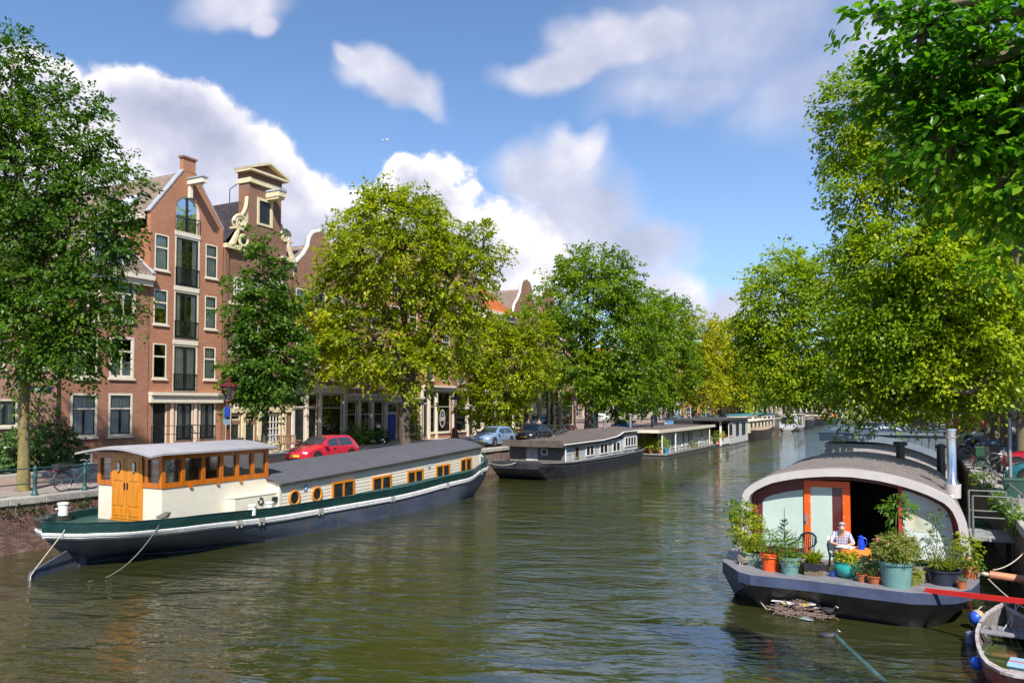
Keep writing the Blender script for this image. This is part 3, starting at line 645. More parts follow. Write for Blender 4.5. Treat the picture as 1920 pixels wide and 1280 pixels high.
def volute(yc, zc, r, dy, up_to, base_y):
    mb = MB(); pts = []
    for i in range(30):
        a = i/29*4.2*math.pi; q = r*(1-.8*i/29); pts.append((XF-.02, yc+q*math.cos(a)*dy, zc+q*math.sin(a)))
    mb.tube(pts, [.10-.05*i/29 for i in range(30)], 6); mb.prism([(XF-.06, yc+r*.95*math.cos(2*math.pi*i/16), zc+r*.95*math.sin(2*math.pi*i/16)) for i in range(16)], (-.2, 0, 0))
    n = 12                                  # concave wing climbing to the neck, edged with carving
    cur = [(base_y+dy*(.10+(abs(yc-base_y)+r*.4)*(1-k)**2.6), zc+r*.2+(up_to-zc-r*.2)*k) for k in [i/n for i in range(n+1)]]
    for (ya, za), (yb, zb_) in zip(cur, cur[1:]):
        mb.prism([(XF-.08, base_y, za), (XF-.08, ya, za), (XF-.08, yb, zb_), (XF-.08, base_y, zb_)], (-.2, 0, 0)); mb.ball((XF-.06, ya, za), (.10, .10, .16), 7, 5)
    return mb
va = volute(s0+.28, zsh+.42, .5, -1, pt3(210, 330)[1], n0); va.out('scroll_wing', CREAM, h, smooth=True)
vb = volute(s1-.28, zsh+.3, .5, 1, pt3(210, 420)[1]-.6, n1); vb.out('scroll_wing', CREAM, h, smooth=True)
for (yy, dy) in ((s0+.05, -1), (s1-.05, 1)):
    mb = MB()
    for i in range(10): k = i/9; mb.ball((XF, yy+dy*.5*k**1.4, zsh-.12-(zsh-zt-.3)*k), (.13, .16+.1*k, .18), 7, 5)
    mb.bx(XF-.3, XF+.1, yy-.35, yy+.4, zsh-.06, zsh+.06); mb.out('carved_drop', CREAM, h, smooth=True)
yo, zo = pt3(178, 745); ov = MB().torus((XF+.02, yo, zo), .33, .1, 'x', 20, 6).out('oval_frame', CREAM, h, smooth=True); MB().prism([(XF+.03, yo+.28*math.cos(2*math.pi*i/16), zo+.3*math.sin(2*math.pi*i/16)) for i in range(16)], (-.06, 0, 0)).out('pane', BLACK, ov)
zr3 = znt-.9
pantiles('roof_slope', (XF-.35, y0-.1, zt-.1), (XF-12, y0-.1, zt-.1), (XF-12, ym, zr3), (XF-.35, ym, zr3), TILE2, h, amp=.05)
pantiles('roof_slope', (XF-12, y1+.1, zt-.1), (XF-.35, y1+.1, zt-.1), (XF-.35, ym, zr3), (XF-12, ym, zr3), TILE2, h)
MB().tube([(XF-.9, n0+.1, znt-.15), (XF-3.2, ym, zr3+.9), (XF-3.2, ym, zr3)], .03).out('tie_rod', BLACK, h)

# further houses of the row
def shopfront(h, y0, y1, bays, zc, fc, dmat=None, zfoot=None, sillh=.5):
    """bays: list of (a, b, kind) in fractions of the front; cornice at zc"""
    zf = ZQ+.12; out = []; w = y1-y0
    for (a, b, kind) in bays: out.append((y0+w*a, y0+w*b, zf+(.15 if kind == 'door' else sillh), zc-.25, kind))
    return out
def dress_shop(h, y0, y1, out, zc, fc, curt=None, rows=((1, .36), (1, .64)), dmat=None):
    for (a, b, c, d, kind) in out:
        if kind == 'door':
            zt_ = c+(d-c)*.72; door(h, a, b, c, zt_, XF, dmat or BLACK, frame=fc); window(h, a, b, zt_+.03, d, XF, rows=((1, 1),), fc=fc, sill=False, name='fanlight')
        else: window(h, a, b, c, d, XF, rows=rows if kind == 'win' else ((3, .3), (2, .7)), fc=fc, curt=curt if kind == 'win' else None, name='shop_window', bar=.035)
    MB().bx(XF-.1, XF+.4, y0+.02, y1-.02, zc+.12, zc+.3).bx(XF-.1, XF+.22, y0+.04, y1-.04, zc-.2, zc+.12).out('cornice', fc, h)
    edges = sorted({y0+.06, y1-.06, *[(out[i][1]+out[i+1][0])/2 for i in range(len(out)-1)]})
    for e in edges: MB().bx(XF+.004, XF+.13, e-.11, e+.11, ZQ+.1, zc-.2).out('pilaster', fc, h)
def gable_top(h, y0, y1, z, hgt, kind, bm, roofm, depth=10):
    ym = (y0+y1)/2; w = (y1-y0)/2
    if kind == 'bell':
        prof = [(-w, 0), (-w, .12), (-w*.86, .34), (-w*.62, .52), (-w*.46, .7), (-w*.40, .9), (-w*.28, 1.02), (0, 1.1)]
        prof = [(a, b*hgt) for a, b in prof]; full = prof+[(-a, b) for a, b in prof[-2::-1]]
        g = MB().prism([(XF, ym+a, z+b) for a, b in full], (-.35, 0, 0)).out('gable', bm, h)
        MB().tube([(XF-.1, ym+a, z+b+.06) for a, b in full], .14, 6).out('gable_trim', WHITE2, g, smooth=True)
        rid = hgt*.85
    elif kind == 'step':
        n = 5; pts = []
        for i in range(n): pts += [(-w+w*.85*i/n, hgt*i/n), (-w+w*.85*i/n, hgt*(i+1)/n)]
        full = pts+[(-a, b) for a, b in pts[::-1]]; g = MB().prism([(XF, ym+a, z+b) for a, b in full], (-.35, 0, 0)).out('gable', bm, h); rid = hgt*.8
    elif kind == 'cornice':
        MB().bx(XF-.2, XF+.5, y0, y1, z-.1, z+.22).bx(XF-.2, XF+.3, y0, y1, z-.55, z-.1).out('cornice', WHITE, h)
        pantiles('roof', (XF+.35, y0, z+.2), (XF+.35, y1, z+.2), (XF-4.5, y1, z+hgt), (XF-4.5, y0, z+hgt), roofm, h); return
    else:
        g = MB().prism([(XF, y0, z), (XF, y1, z), (XF, ym+.4, z+hgt), (XF, ym-.4, z+hgt)], (-.35, 0, 0)).out('gable', bm, h); rid = hgt*.95
    pantiles('roof_slope', (XF-.35, y0-.1, z-.05), (XF-depth, y0-.1, z-.05), (XF-depth, ym, z+rid), (XF-.35, ym, z+rid), roofm, h, tw=.3, th=.4)
    pantiles('roof_slope', (XF-depth, y1+.1, z-.05), (XF-.35, y1+.1, z-.05), (XF-.35, ym, z+rid), (XF-depth, ym, z+rid), roofm, h, tw=.3, th=.4)
def row_house(label, pa, pb, ptop, bm, floors, nwin, shop, gab, hgt, roofm, fc=None, zc=None, rows=((2, .4), (2, .6)), dmat=None, curts=('full', None, 'sides')):
    fc = fc or WHITE; y0, y1 = FX(pa, 740, XF).y+.01, FX(pb, 740, XF).y-.01; z1 = FX((pa+pb)/2, ptop, XF).z
    zc = zc or ZQ+3.9; h = thing('canal_house', label, 'house', (XF, (y0+y1)/2, ZQ), world=True)
    out = shopfront(h, y0, y1, shop, zc, fc); hol = [q[:4] for q in out]; fh = (z1-zc-.5)/floors; ws = []; w = (y1-y0)/nwin
    for fl in range(floors):
        for k in range(nwin): ws.append((y0+w*(k+.5)-min(.6, w*.33), y0+w*(k+.5)+min(.6, w*.33), zc+.75+fh*fl, zc+.75+fh*fl+fh*.62))
    body(h, y0, y1, z1, XF, bm, hol+ws)
    dress_shop(h, y0, y1, out, zc, fc, dmat=dmat)
    for i, q in enumerate(ws): window(h, *q, XF, rows=rows, curt=curts[i % len(curts)], fc=fc)
    gable_top(h, y0, y1, z1, hgt, gab, bm, roofm); return h, y0, y1, out
row_house('brown brick bell gable house with white rounded gable trim and tall shop windows', 547, 646, 530, BR4, 3, 3, [(.06, .24, 'door'), (.28, .46, 'door'), (.54, .94, 'big')], 'bell', 3.3, TILE1, zc=ZQ+4.05)
row_house('low brown brick house with three arched cream shop bays and planting in front', 646, 722, 560, BR4, 3, 2, [(.05, .27, 'win'), (.38, .60, 'win'), (.70, .94, 'win')], 'gable', 3.5, TILE1, fc=mat('warm grey paint', (.52, .45, .36), .5, var=.08), zc=ZQ+3.55, rows=((3, .45), (3, .55)))
hh, y0, y1, _ = row_house('narrow orange brick house with blue door behind the large tree trunk', 722, 790, 500, BR5, 4, 2, [(.06, .32, 'door'), (.55, .92, 'win')], 'gable', 3.0, TILE1, zc=ZQ+3.4, dmat=mat('cobalt blue paint', (.02, .04, .26), .4), rows=((1, .4), (1, .6)))
mb = MB().bx(XF, XF+.8, y0+.05, y0+2.6, ZQ+5.6, ZQ+5.72)
for i in range(14): mb.bx(XF+.75, XF+.78, y0+.08+.19*i, y0+.11+.19*i, ZQ+5.7, ZQ+6.7)
mb.bx(XF+.74, XF+.79, y0+.05, y0+2.6, ZQ+6.7, ZQ+6.76).out('balcony', MATS['cobalt blue paint'], hh)
hh, y0, y1, out = row_house('orange brick house with cream shop front and an oval emblem on its window', 790, 850, 505, BR5, 4, 2, [(.05, .2, 'door'), (.24, .42, 'win'), (.47, .9, 'win')], 'gable', 3.2, TILE1, zc=ZQ+4.4, rows=((1, .4), (1, .6)))
# oval emblem lettering on the shop pane
oy, oz = FX(829.5, 784, XF).y, FX(829.5, 784, XF).z; em = MB()
def oval(mb, ry, rz, w):
    for i in range(28):
        a, b = 2*math.pi*i/28, 2*math.pi*(i+1)/28
        mb.poly([(XF+.0, oy+ry*math.cos(a), oz+rz*math.sin(a)), (XF+.0, oy+ry*math.cos(b), oz+rz*math.sin(b)), (XF+.0, oy+(ry-w)*math.cos(b), oz+(rz-w)*math.sin(b)), (XF+.0, oy+(ry-w)*math.cos(a), oz+(rz-w)*math.sin(a))])
oval(em, .46, .80, .055); oval(em, .36, .68, .035)
for k in range(5):
    yy = oy-.27+.13*k
    em.bx(XF, XF+.004, yy-.012, yy+.018, oz-.22, oz+.16).bx(XF, XF+.004, yy+.055, yy+.085, oz-.22, oz+.16 if k != 2 else oz-.02)
    if k in (0, 3): em.bx(XF, XF+.004, yy, yy+.07, oz-.22, oz-.18)
    if k in (1, 2, 4): em.bx(XF, XF+.004, yy, yy+.07, oz+.12, oz+.16)
for k in range(3): em.bx(XF, XF+.004, oy-.14+.11*k, oy-.08+.11*k, oz+.26, oz+.36)
em.bx(XF, XF+.004, oy-.02, oy+.02, oz+.38, oz+.55); em.out('window_emblem', WHITE2, hh)
row_house('dark brick house with cream door frames behind the lime green tree', 850, 905, 548, BR3, 4, 2, [(.08, .42, 'win'), (.5, .68, 'door'), (.74, .95, 'win')], 'gable', 3.0, TILE1, zc=ZQ+4.2)
row_house('house with bright orange pantiled roof above the lime green tree', 905, 962, 590, BR4, 3, 2, [(.06, .36, 'win'), (.42, .58, 'door'), (.64, .94, 'win')], 'cornice', 4.0, TILE3, zc=ZQ+4.2)
row_house('brick corner neighbour with tall cream framed shop windows and curtains', 962, 1012, 600, BR4, 3, 2, [(.05, .3, 'win'), (.36, .6, 'door'), (.66, .95, 'win')], 'bell', 4.0, TILE1, fc=CREAM, zc=ZQ+4.8)
row_house('brick house with slender cream shop posts next to the corner', 1012, 1050, 610, BR4, 3, 2, [(.05, .4, 'win'), (.46, .66, 'win'), (.72, .95, 'win')], 'step', 4.2, TILE1, fc=CREAM, zc=ZQ+5.2)
row_house('reddish brick corner house with single shop window at the square', 1050, 1078, 640, BR2, 3, 2, [(.15, .85, 'win')], 'cornice', 3.0, TILE1, zc=ZQ+4.4)

# distant rows: behind the square, further along the canal, and on the right bank
def far_house(label, x, y0, y1, s, z1, bm, floors, nwin, group, roofm, axis='x', top='gable'):
    """plainer house seen between trees; axis 'y' turns the front to face the camera"""
    h = thing('canal_house', label, 'house', (0, 0, 0), group=group)
    w = y1-y0; hol = []; fh = (z1-ZQ-.6)/floors
    for fl in range(floors):
        for k in range(nwin):
            c = (k+.5)*w/nwin-w/2; hol.append((c-w/nwin*.3, c+w/nwin*.3, .6+fh*fl+(.1 if fl else -.4), .6+fh*fl+fh*.68))
    mb = MB(); wall_holes(mb, -w/2, w/2, -.2, z1-ZQ, 0, hol, .15)
    mb.bx(-9, -.16, -w/2, w/2, -.2, z1-ZQ); mb.out('wall', bm, h)
    for q in hol:
        a, b, c, d = q; f = MB().bx(-.13, -.03, a, a+.1, c, d).bx(-.13, -.03, b-.1, b, c, d).bx(-.13, -.03, a, b, d-.1, d).bx(-.13, -.03, a, b, c, c+.1).bx(-.12, -.04, (a+b)/2-.035, (a+b)/2+.035, c, d).bx(-.12, -.04, a, b, (c+d)/2-.035, (c+d)/2+.035)
        wn = f.out('window', WHITE2, h); MB().poly([(-.1, a, c), (-.1, b, c), (-.1, b, d), (-.1, a, d)]).out('pane', DKG, wn)
    zz = z1-ZQ
    if top == 'gable':
        MB().prism([(0, -w/2, zz), (0, w/2, zz), (0, .5, zz+3), (0, -.5, zz+3)], (-.3, 0, 0)).out('gable', bm, h)
        MB().prism([(-.3, -w/2-.1, zz), (-.3, w/2+.1, zz), (-.3, 0, zz+2.9)], (-9, 0, 0)).out('roof', roofm, h)
    else:
        MB().bx(-.3, .4, -w/2, w/2, zz, zz+.3).out('cornice', WHITE2, h); MB().prism([(.2, -w/2, zz+.3), (-9, -w/2, zz+.3), (-4.4, -w/2, zz+3)], (0, w, 0)).out('roof', roofm, h)
    h.location = (x, (y0+y1)/2, ZQ) if axis == 'x' else ((y0+y1)/2, x, ZQ); h.rotation_euler = (0, 0, 0 if s > 0 else math.pi) if axis == 'x' else (0, 0, -math.pi/2)
    return h
DKG = mat('dark window pane', (.03, .04, .05), .08, var=.3, spec=.8)
BFAR = [BR3, BR4, BR2, brick_mat('grey buff brick', (.34, .29, .23), (.40, .35, .28)), mat('cream render', (.55, .50, .40), .8, var=.12)]
rr = random.Random(3)
ORD = ['first', 'second', 'third', 'fourth', 'fifth', 'sixth', 'seventh', 'eighth', 'ninth', 'tenth', 'eleventh', 'twelfth', 'thirteenth', 'fourteenth', 'fifteenth', 'sixteenth', 'seventeenth', 'eighteenth', 'nineteenth', 'twentieth', 'twenty-first', 'twenty-second', 'twenty-third', 'twenty-fourth']
BCOL = ['dark brown', 'brown', 'red brown', 'grey buff', 'cream']; TOPW = ('gabled', 'corniced')
y = 168.0; n = 0
while y < 330:
    w = rr.uniform(6, 9); ci = rr.randrange(5); far_house('%s %s house beyond the square on the left bank, %s in that row' % (BCOL[ci], TOPW[n % 2], ORD[n]), XF, y, y+w, 1, ZQ+rr.uniform(11, 15), BFAR[ci], 4, 3, 'far left bank houses', (TILE1, TILE3, TILE2)[n % 3], top=('gable', 'cornice')[n % 2]); y += w+.02; n += 1
x = -34.0; n = 0
while x > -100:
    w = rr.uniform(7, 10); ci = rr.randrange(5); far_house('%s %s house across the square, %s from the canal' % (BCOL[ci], TOPW[n % 2], ORD[n]), 167, x-w, x, 1, ZQ+rr.uniform(11, 14), BFAR[ci], 4, 3, 'houses across the square', (TILE1, TILE3)[n % 2], axis='y', top=('gable', 'cornice')[n % 2]); x -= w+.02; n += 1
y = 36.0; n = 0
while y < 175:
    w = rr.uniform(6, 9); ci = rr.randrange(4); far_house('%s %s house behind the right bank trees, %s from the right edge' % (BCOL[ci], TOPW[n % 2], ORD[n]), 15.6, y, y+w, -1, ZQ+rr.uniform(12, 16), BFAR[ci], 4, 3, 'right bank houses', (TILE1, TILE2)[n % 2], top=('gable', 'cornice')[n % 2]); y += w+.02; n += 1
# church tower with clock behind the roofs
ct = thing('church_tower', 'white church tower with a black and gold clock above the orange roof', 'tower', (0, 0, 0))
d = Vector(ray(912, 560)); k = 118/d.y; tx, ty = d.x*k, 118.0; ct.location = (tx, ty, ZQ)
zc_ = HC+ray(912, 547)[2]*k-ZQ
MB().bx(-2.2, 2.2, -2.2, 2.2, 0, zc_-1.6).out('shaft', BR3, ct); MB().bx(-1.7, 1.7, -1.7, 1.7, zc_-1.6, zc_+1.9).bx(-1.95, 1.95, -1.95, 1.95, zc_+1.9, zc_+2.3).bx(-1.95, 1.95, -1.95, 1.95, zc_-1.8, zc_-1.5).out('belfry', WHITE2, ct)
MB().loft([[(a*q, b*q, z) for a, b in ((-1, -1), (1, -1), (1, 1), (-1, 1))] for q, z in ((1.5, zc_+2.3), (1.2, zc_+3.4), (.9, zc_+3.6), (.8, zc_+5.5), (.1, zc_+8))]).out('spire', LEAD, ct)
for rz in (0, math.pi/2, -math.pi/2):
    o = MB().prism([(1.15*math.cos(2*math.pi*i/24), -1.72, zc_+1.15*math.sin(2*math.pi*i/24)) for i in range(24)], (0, -.08, 0)).xf(Matrix.Rotation(rz, 4, 'Z')).out('clock_face', BLACK, ct)
    GOLD = mat('gilding', (.65, .45, .12), .3, .8)
    mb = MB().torus((0, -1.82, zc_), 1.05, .06, 'y', 24, 5)
    for i in range(12): a = i*math.pi/6; mb.bar((.75*math.cos(a), -1.83, zc_+.75*math.sin(a)), (.98*math.cos(a), -1.83, zc_+.98*math.sin(a)), .08, .05)
    mb.bar((0, -1.84, zc_), (.1, -1.84, zc_+.8), .08, .05).bar((0, -1.84, zc_), (.5, -1.84, zc_-.1), .09, .05).xf(Matrix.Rotation(rz, 4, 'Z')).out('clock_hands', GOLD, o)
# ------------------------------------------------------------------ trees
def unit(a): return a/np.maximum(np.linalg.norm(a, axis=1, keepdims=True), 1e-9)
def leaf_mesh(name, P, axis, nrm, size, wid, m, fine=False, rg=None):
    """one folded leaf per row of P"""
    n = len(P); axis = unit(axis); side = unit(np.cross(axis, nrm)); nrm = np.cross(side, axis)
    L = size[:, None]*axis; S = (size*wid)[:, None]*side; U = size[:, None]*nrm
    if not fine:
        V = np.stack([P, P+L*.45+S*.5+U*.1, P+L-U*.08, P+L*.45-S*.5+U*.1], 1).reshape(-1, 3)
        F = np.arange(n*4).reshape(n, 4)
    else:
        V = np.stack([P, P+L*.28+S*.46+U*.08, P+L*.66+S*.40+U*.06, P+L*1.0-U*.12, P+L*.66-S*.40+U*.06, P+L*.28-S*.46+U*.08], 1).reshape(-1, 3)
        b = (np.arange(n)*6)[:, None]; F = np.concatenate([b+np.array([[0, 1, 2, 3]]), b+np.array([[0, 3, 4, 5]])])
    return np_mesh(name, V, F, m)
def crown(name, blobs, nclump, per, lsize, m, seed, spray=1.0, wid=.62, fine=False, droop=.35, up_bias=1.0, shell=.45):
    """blobs: (centre, radii); leaves are carried by flat drooping sprays spread through their volume"""
    rg = np.random.default_rng(seed); C = np.array([b[0] for b in blobs], float); Rr = np.array([b[1] for b in blobs], float)
    w = Rr.prod(1)**(2/3); w /= w.sum(); k = rg.choice(len(blobs), nclump, p=w)
    d = unit(rg.normal(size=(nclump, 3))); r = (shell+(1-shell)*rg.random(nclump))**.8*rg.uniform(.86, 1.08, nclump)
    c = C[k]+d*Rr[k]*r[:, None]
    o = d.copy(); o[:, 2] = o[:, 2]*.5+rg.normal(size=nclump)*.18; o[:, :2] += rg.normal(size=(nclump, 2))*.35; o = unit(o)
    s = unit(np.cross(o, np.array([[0, 0, 1.]]))+1e-6)
    sl = spray*rg.uniform(.6, 1.35, nclump)
    cnt = np.maximum(3, (per*rg.uniform(.5, 1.5, nclump)).astype(int)); idx = np.repeat(np.arange(nclump), cnt); n = len(idx)
    t = rg.random(n)**.8; q = rg.uniform(-1, 1, n)*(1-.55*t); L = sl[idx]
    P = c[idx]+o[idx]*(t*L)[:, None]+s[idx]*(q*L*.5)[:, None]; P[:, 2] += -droop*(t**2)*L-.12*np.abs(q)*L+rg.normal(size=n)*.10*L
    ax = o[idx]*.7+s[idx]*(q*.9)[:, None]+rg.normal(size=(n, 3))*.35; ax[:, 2] -= .35
    nr = rg.normal(size=(n, 3))*.42; nr[:, 2] += up_bias
    return leaf_mesh(name, P, ax, nr, lsize*rg.uniform(.65, 1.3, n), wid, m, fine), c
def limbs(base, th, tr, blobs, clumps, seed, lean=(0, 0), fork=.75, thin=60, n=8):
    rg = random.Random(seed); mb = MB(); b = Vector(base); top = b+Vector((lean[0], lean[1], th))
    pts = [b+(top-b)*k+Vector((rg.uniform(-1, 1), rg.uniform(-1, 1), 0))*tr*.35*(0 < k < 1) for k in (0, .04, .25, .5, .75, 1)]
    mb.tube(pts, [tr*1.5, tr*1.15, tr, tr*.93, tr*.88, tr*.8], n)
    ends = []
    for (c, r) in blobs:
        c = Vector(c); st = b+(top-b)*rg.uniform(fork, 1.0); m1 = st+(c-st)*.35+Vector((rg.uniform(-.3, .3), rg.uniform(-.3, .3), (c-st).length*.10)); m2 = st+(c-st)*.7+Vector((rg.uniform(-.3, .3), rg.uniform(-.3, .3), (c-st).length*.08))
        r0 = tr*.55; path = [st, m1, m2, c]; mb.tube(path, [r0, r0*.7, r0*.45, r0*.22], 6); ends.append(path)
    cl = [Vector(clumps[i]) for i in np.random.default_rng(seed).choice(len(clumps), min(thin, len(clumps)), replace=False)]
    for c in cl:
        best = min(((p, i) for p in ends for i in (1, 2, 3)), key=lambda q: (q[0][q[1]]-c).length); s = best[0][best[1]]
        mb.tube([s, s+(c-s)*.5+Vector((0, 0, .06*(c-s).length)), c], [tr*.16, tr*.10, tr*.04], 4)
    return mb
def pxblob(px, py, rx, ry, at, dz=1.0):
    """crown lobe seen at a pixel, at the tree's own distance"""
    Z = sum((at[i]-(0, 0, HC)[i])*fw[i] for i in range(3)); d = Vector(ray(px, py)); c = Vector((0, 0, HC))+d*Z; k = Z/FPX
    return (c, (rx*k*dz, rx*k*dz, ry*k))
TREES = {}
def tree(key, label, base, th, tr, blobs, nclump, per, lsize, lm, seed, bark=None, spray=1.0, fine=False, thin=70, fork=.75, group=None, lean=(0, 0), shell=.45, droop=.35, name='elm_tree', n=8):
    t = thing(name, label, 'tree', base, group=group); loc = [(c-Vector(base), r) for c, r in blobs]
    me, cl = crown('crown', loc, nclump, per, lsize, lm, seed, spray, fine=fine, shell=shell, droop=droop)
    put('crown', me, t); limbs((0, 0, -.1), th, tr, loc, cl, seed, lean, fork, thin, n).out('trunk', bark or BARK, t, smooth=60)
    TREES[key] = t; return t
LF_DARK = leaf_mat('deep green leaves', (.028, .080, .010), (.065, .150, .014), (.16, .26, .022), .42)
LF_MID = leaf_mat('green leaves', (.06, .135, .008), (.145, .245, .011), (.31, .38, .016), .5)
LF_LIME = leaf_mat('lime leaves', (.10, .18, .008), (.235, .34, .011), (.43, .48, .016), .5)
LF_GOLD = leaf_mat('golden lime leaves', (.11, .165, .007), (.27, .325, .010), (.47, .46, .015), .5)
LF_YEL = leaf_mat('yellowing leaves', (.16, .21, .008), (.36, .36, .010), (.54, .47, .014), .5)
LF_NEAR = leaf_mat('near leaves', (.04, .14, .008), (.10, .26, .012), (.26, .42, .018), .6, .3)
LICHEN = mat('lichened bark', (.20, .16, .045), .9, var=.4, sc=5, bump=.6, bsc=30, stain=((.12, .10, .075), .48, 1.6))
PALEBARK = mat('pale bark', (.15, .125, .075), .9, var=.35, sc=5, bump=.6, bsc=30)
XT = -28.0
def on_left(px): return Vector((XT, FX(px, 758, XT).y, ZQ))
def L(px, blobs, dz=1.0):
    b = on_left(px); return b, [pxblob(*q, b, dz) for q in blobs]
b = Vector((-28.0, 16.55, ZQ)); bl = [pxblob(*q, b, .8) for q in [(10, 180, 60, 130), (40, 320, 90, 150), (0, 470, 110, 150), (115, 290, 60, 170), (172, 250, 30, 120), (180, 400, 65, 130), (232, 340, 26, 60), (215, 430, 40, 60), (70, 560, 110, 110), (160, 570, 75, 110), (50, 655, 80, 60), (140, 650, 60, 55), (225, 560, 30, 60), (-60, 300, 80, 200), (72, 190, 34, 80), (25, 90, 26, 50)]]
tree('a', 'tall dark green tree with yellow lichened trunk beside the quay railing', b, 6.2, .19, bl, 1900, 32, .15, LF_DARK, 11, LICHEN, .75, fork=.6, thin=120, shell=.3)
b, bl = L(497, [(492, 470, 16, 55), (495, 530, 42, 70), (490, 600, 66, 70), (500, 680, 74, 65), (438, 560, 24, 45), (545, 680, 40, 60), (465, 715, 48, 45), (540, 600, 28, 50), (500, 740, 55, 30)], .8)
tree('b', 'slender young green tree in front of the neck gable house', b, 4.2, .15, bl, 640, 30, .20, LF_DARK, 12, None, .8, fork=.6, shell=.3)
b, bl = L(762, [(745, 465, 160, 110), (640, 570, 80, 90), (850, 520, 88, 105), (745, 400, 95, 55), (690, 640, 110, 70), (840, 620, 70, 70), (600, 570, 42, 55), (640, 670, 70, 45), (765, 680, 75, 55), (905, 470, 40, 50), (680, 470, 70, 70)], .8)
tree('c', 'largest yellow green tree on the left quay, in front of the orange brick houses', b, 4.6, .36, bl, 1700, 29, .24, LF_GOLD, 13, None, 1.05, thin=160, fork=.7)
b, bl = L(955, [(900, 650, 58, 52), (965, 680, 70, 72), (935, 735, 62, 45), (1005, 650, 40, 60), (885, 715, 36, 45), (935, 615, 40, 34), (900, 770, 26, 26), (950, 775, 26, 22)], .75)
tree('d', 'low lime green tree hanging over the parked blue car', b, 4.0, .2, bl, 900, 30, .24, LF_GOLD, 14, None, 1.0)
b, bl = L(1102, [(1100, 560, 98, 88), (1095, 500, 68, 38), (1050, 650, 72, 76), (1160, 630, 86, 86), (1105, 700, 90, 48), (1160, 720, 66, 40), (1020, 600, 44, 56), (1215, 590, 56, 60), (1130, 520, 80, 50)], .85)
tree('e', 'broad green tree with dark trunk beside the rainbow poster', b, 6.5, .42, bl, 1500, 28, .30, LF_MID, 15, None, 1.3, fork=.65)
b, bl = L(1178, [(1195, 660, 70, 80), (1190, 735, 56, 34), (1215, 600, 50, 60), (1150, 745, 40, 26)], .8)
tree('f', 'green tree behind the grey barge chimney pipes', b, 5.0, .3, bl, 600, 25, .33, LF_MID, 16, None, 1.4)
b, bl = L(1257, [(1250, 620, 66, 66), (1262, 690, 60, 55), (1230, 740, 40, 28)], .8)
tree('g', 'dense green tree over the square, beside the walking people', b, 6, .42, bl, 560, 25, .38, LF_MID, 17, None, 1.6)
b, bl = L(1302, [(1310, 635, 56, 50), (1295, 700, 52, 52), (1325, 730, 40, 30)], .8)
tree('h', 'yellow tree above the white box houseboat', b, 6, .4, bl, 460, 25, .42, LF_YEL, 18, None, 1.7)
b, bl = L(1350, [(1362, 645, 56, 48), (1352, 700, 54, 50), (1375, 735, 36, 28)], .8)
tree('i', 'yellow green tree before the turquoise roofed houseboat', b, 6, .4, bl, 420, 25, .48, LF_YEL, 19, None, 1.9)
b, bl = L(1385, [(1408, 645, 50, 52), (1405, 710, 54, 48)], .8)
tree('j', 'green tree beyond the yellow ones along the left quay', b, 6, .4, bl, 380, 25, .5, LF_MID, 20, None, 2.0)
# the avenue goes on along both quays
blf = [(Vector((0, 0, 9.5)), (4.2, 4.2, 4.0)), (Vector((1.5, -1.5, 6.8)), (3.4, 3.4, 2.2)), (Vector((-1.8, 1.4, 7.2)), (3.4, 3.4, 2.4)), (Vector((.5, .5, 12.2)), (2.6, 2.6, 2))]
far = tree('far', 'green distant avenue tree on the left quay, first beyond the square', Vector((XT, 152, ZQ)), 5.5, .3, [(c+Vector((XT, 152, ZQ)), r) for c, r in blf], 420, 22, .5, LF_MID, 31, None, 1.8, group='far left avenue trees')
far2 = tree('far2', 'yellowish distant avenue tree on the left quay, second beyond the square', Vector((XT, 163, ZQ)), 5.5, .3, [(c+Vector((XT, 163, ZQ)), r) for c, r in blf], 420, 22, .5, LF_LIME, 32, None, 1.8, group='far left avenue trees')
for i, y in enumerate([176, 188, 201, 213, 228, 243, 258, 275, 292, 310]): dup((far, far2)[i % 2], (XT+rnd.uniform(-.5, .5), y, ZQ), rnd.uniform(0, 6.2), label='%s distant avenue tree on the left quay, %s beyond the square' % (('green', 'yellowish')[i % 2], ORD[i+2]), group='far left avenue trees', scale=rnd.uniform(.85, 1.1))
# trees standing back on the square
for i, (x, y) in enumerate([(-47, 118), (-52, 138), (-44, 152), (-60, 126)]): dup((far, far2)[i % 2], (x, y, ZQ), rnd.uniform(0, 6), label=['tree standing on the square left of the others', 'tree on the square near the far houses', 'tree on the square closest to its far corner', 'tree deepest on the square'][i], group='trees on the square', scale=.8)
# right bank
def Rb(y, blobs, dz=1.0):
    out = []
    for (px, py, rx, ry) in blobs:
        c = FY(px, py, y); Z = (c-Vector((0, 0, HC))).dot(Vector(fw)); k = Z/FPX; out.append((c, (rx*k*dz, rx*k*dz, ry*k)))
    return out
bl = Rb(37, [(1470, 550, 72, 86), (1422, 585, 40, 50), (1415, 640, 30, 50), (1540, 620, 80, 90), (1490, 690, 70, 52), (1555, 530, 60, 50), (1590, 690, 55, 60), (1470, 510, 36, 32), (1430, 660, 26, 36), (1520, 735, 44, 26), (1650, 600, 70, 80)], .8)
tree('r1', 'yellow green tree reaching far out over the canal from the right bank', Vector((5.0, 39, ZQ)), 6.0, .3, bl, 1150, 32, .165, LF_LIME, 21, PALEBARK, .95, fork=.7, thin=120)
bl = Rb(26.5, [(1600, 200, 50, 80), (1575, 270, 26, 50), (1615, 350, 50, 85), (1690, 250, 80, 120), (1830, 280, 130, 180), (1700, 470, 110, 80), (1640, 590, 66, 70), (1800, 520, 130, 90), (1700, 630, 90, 60), (1850, 620, 100, 66), (1640, 700, 44, 42), (1590, 470, 30, 24), (1760, 690, 70, 42), (1880, 690, 60, 40)], .75)
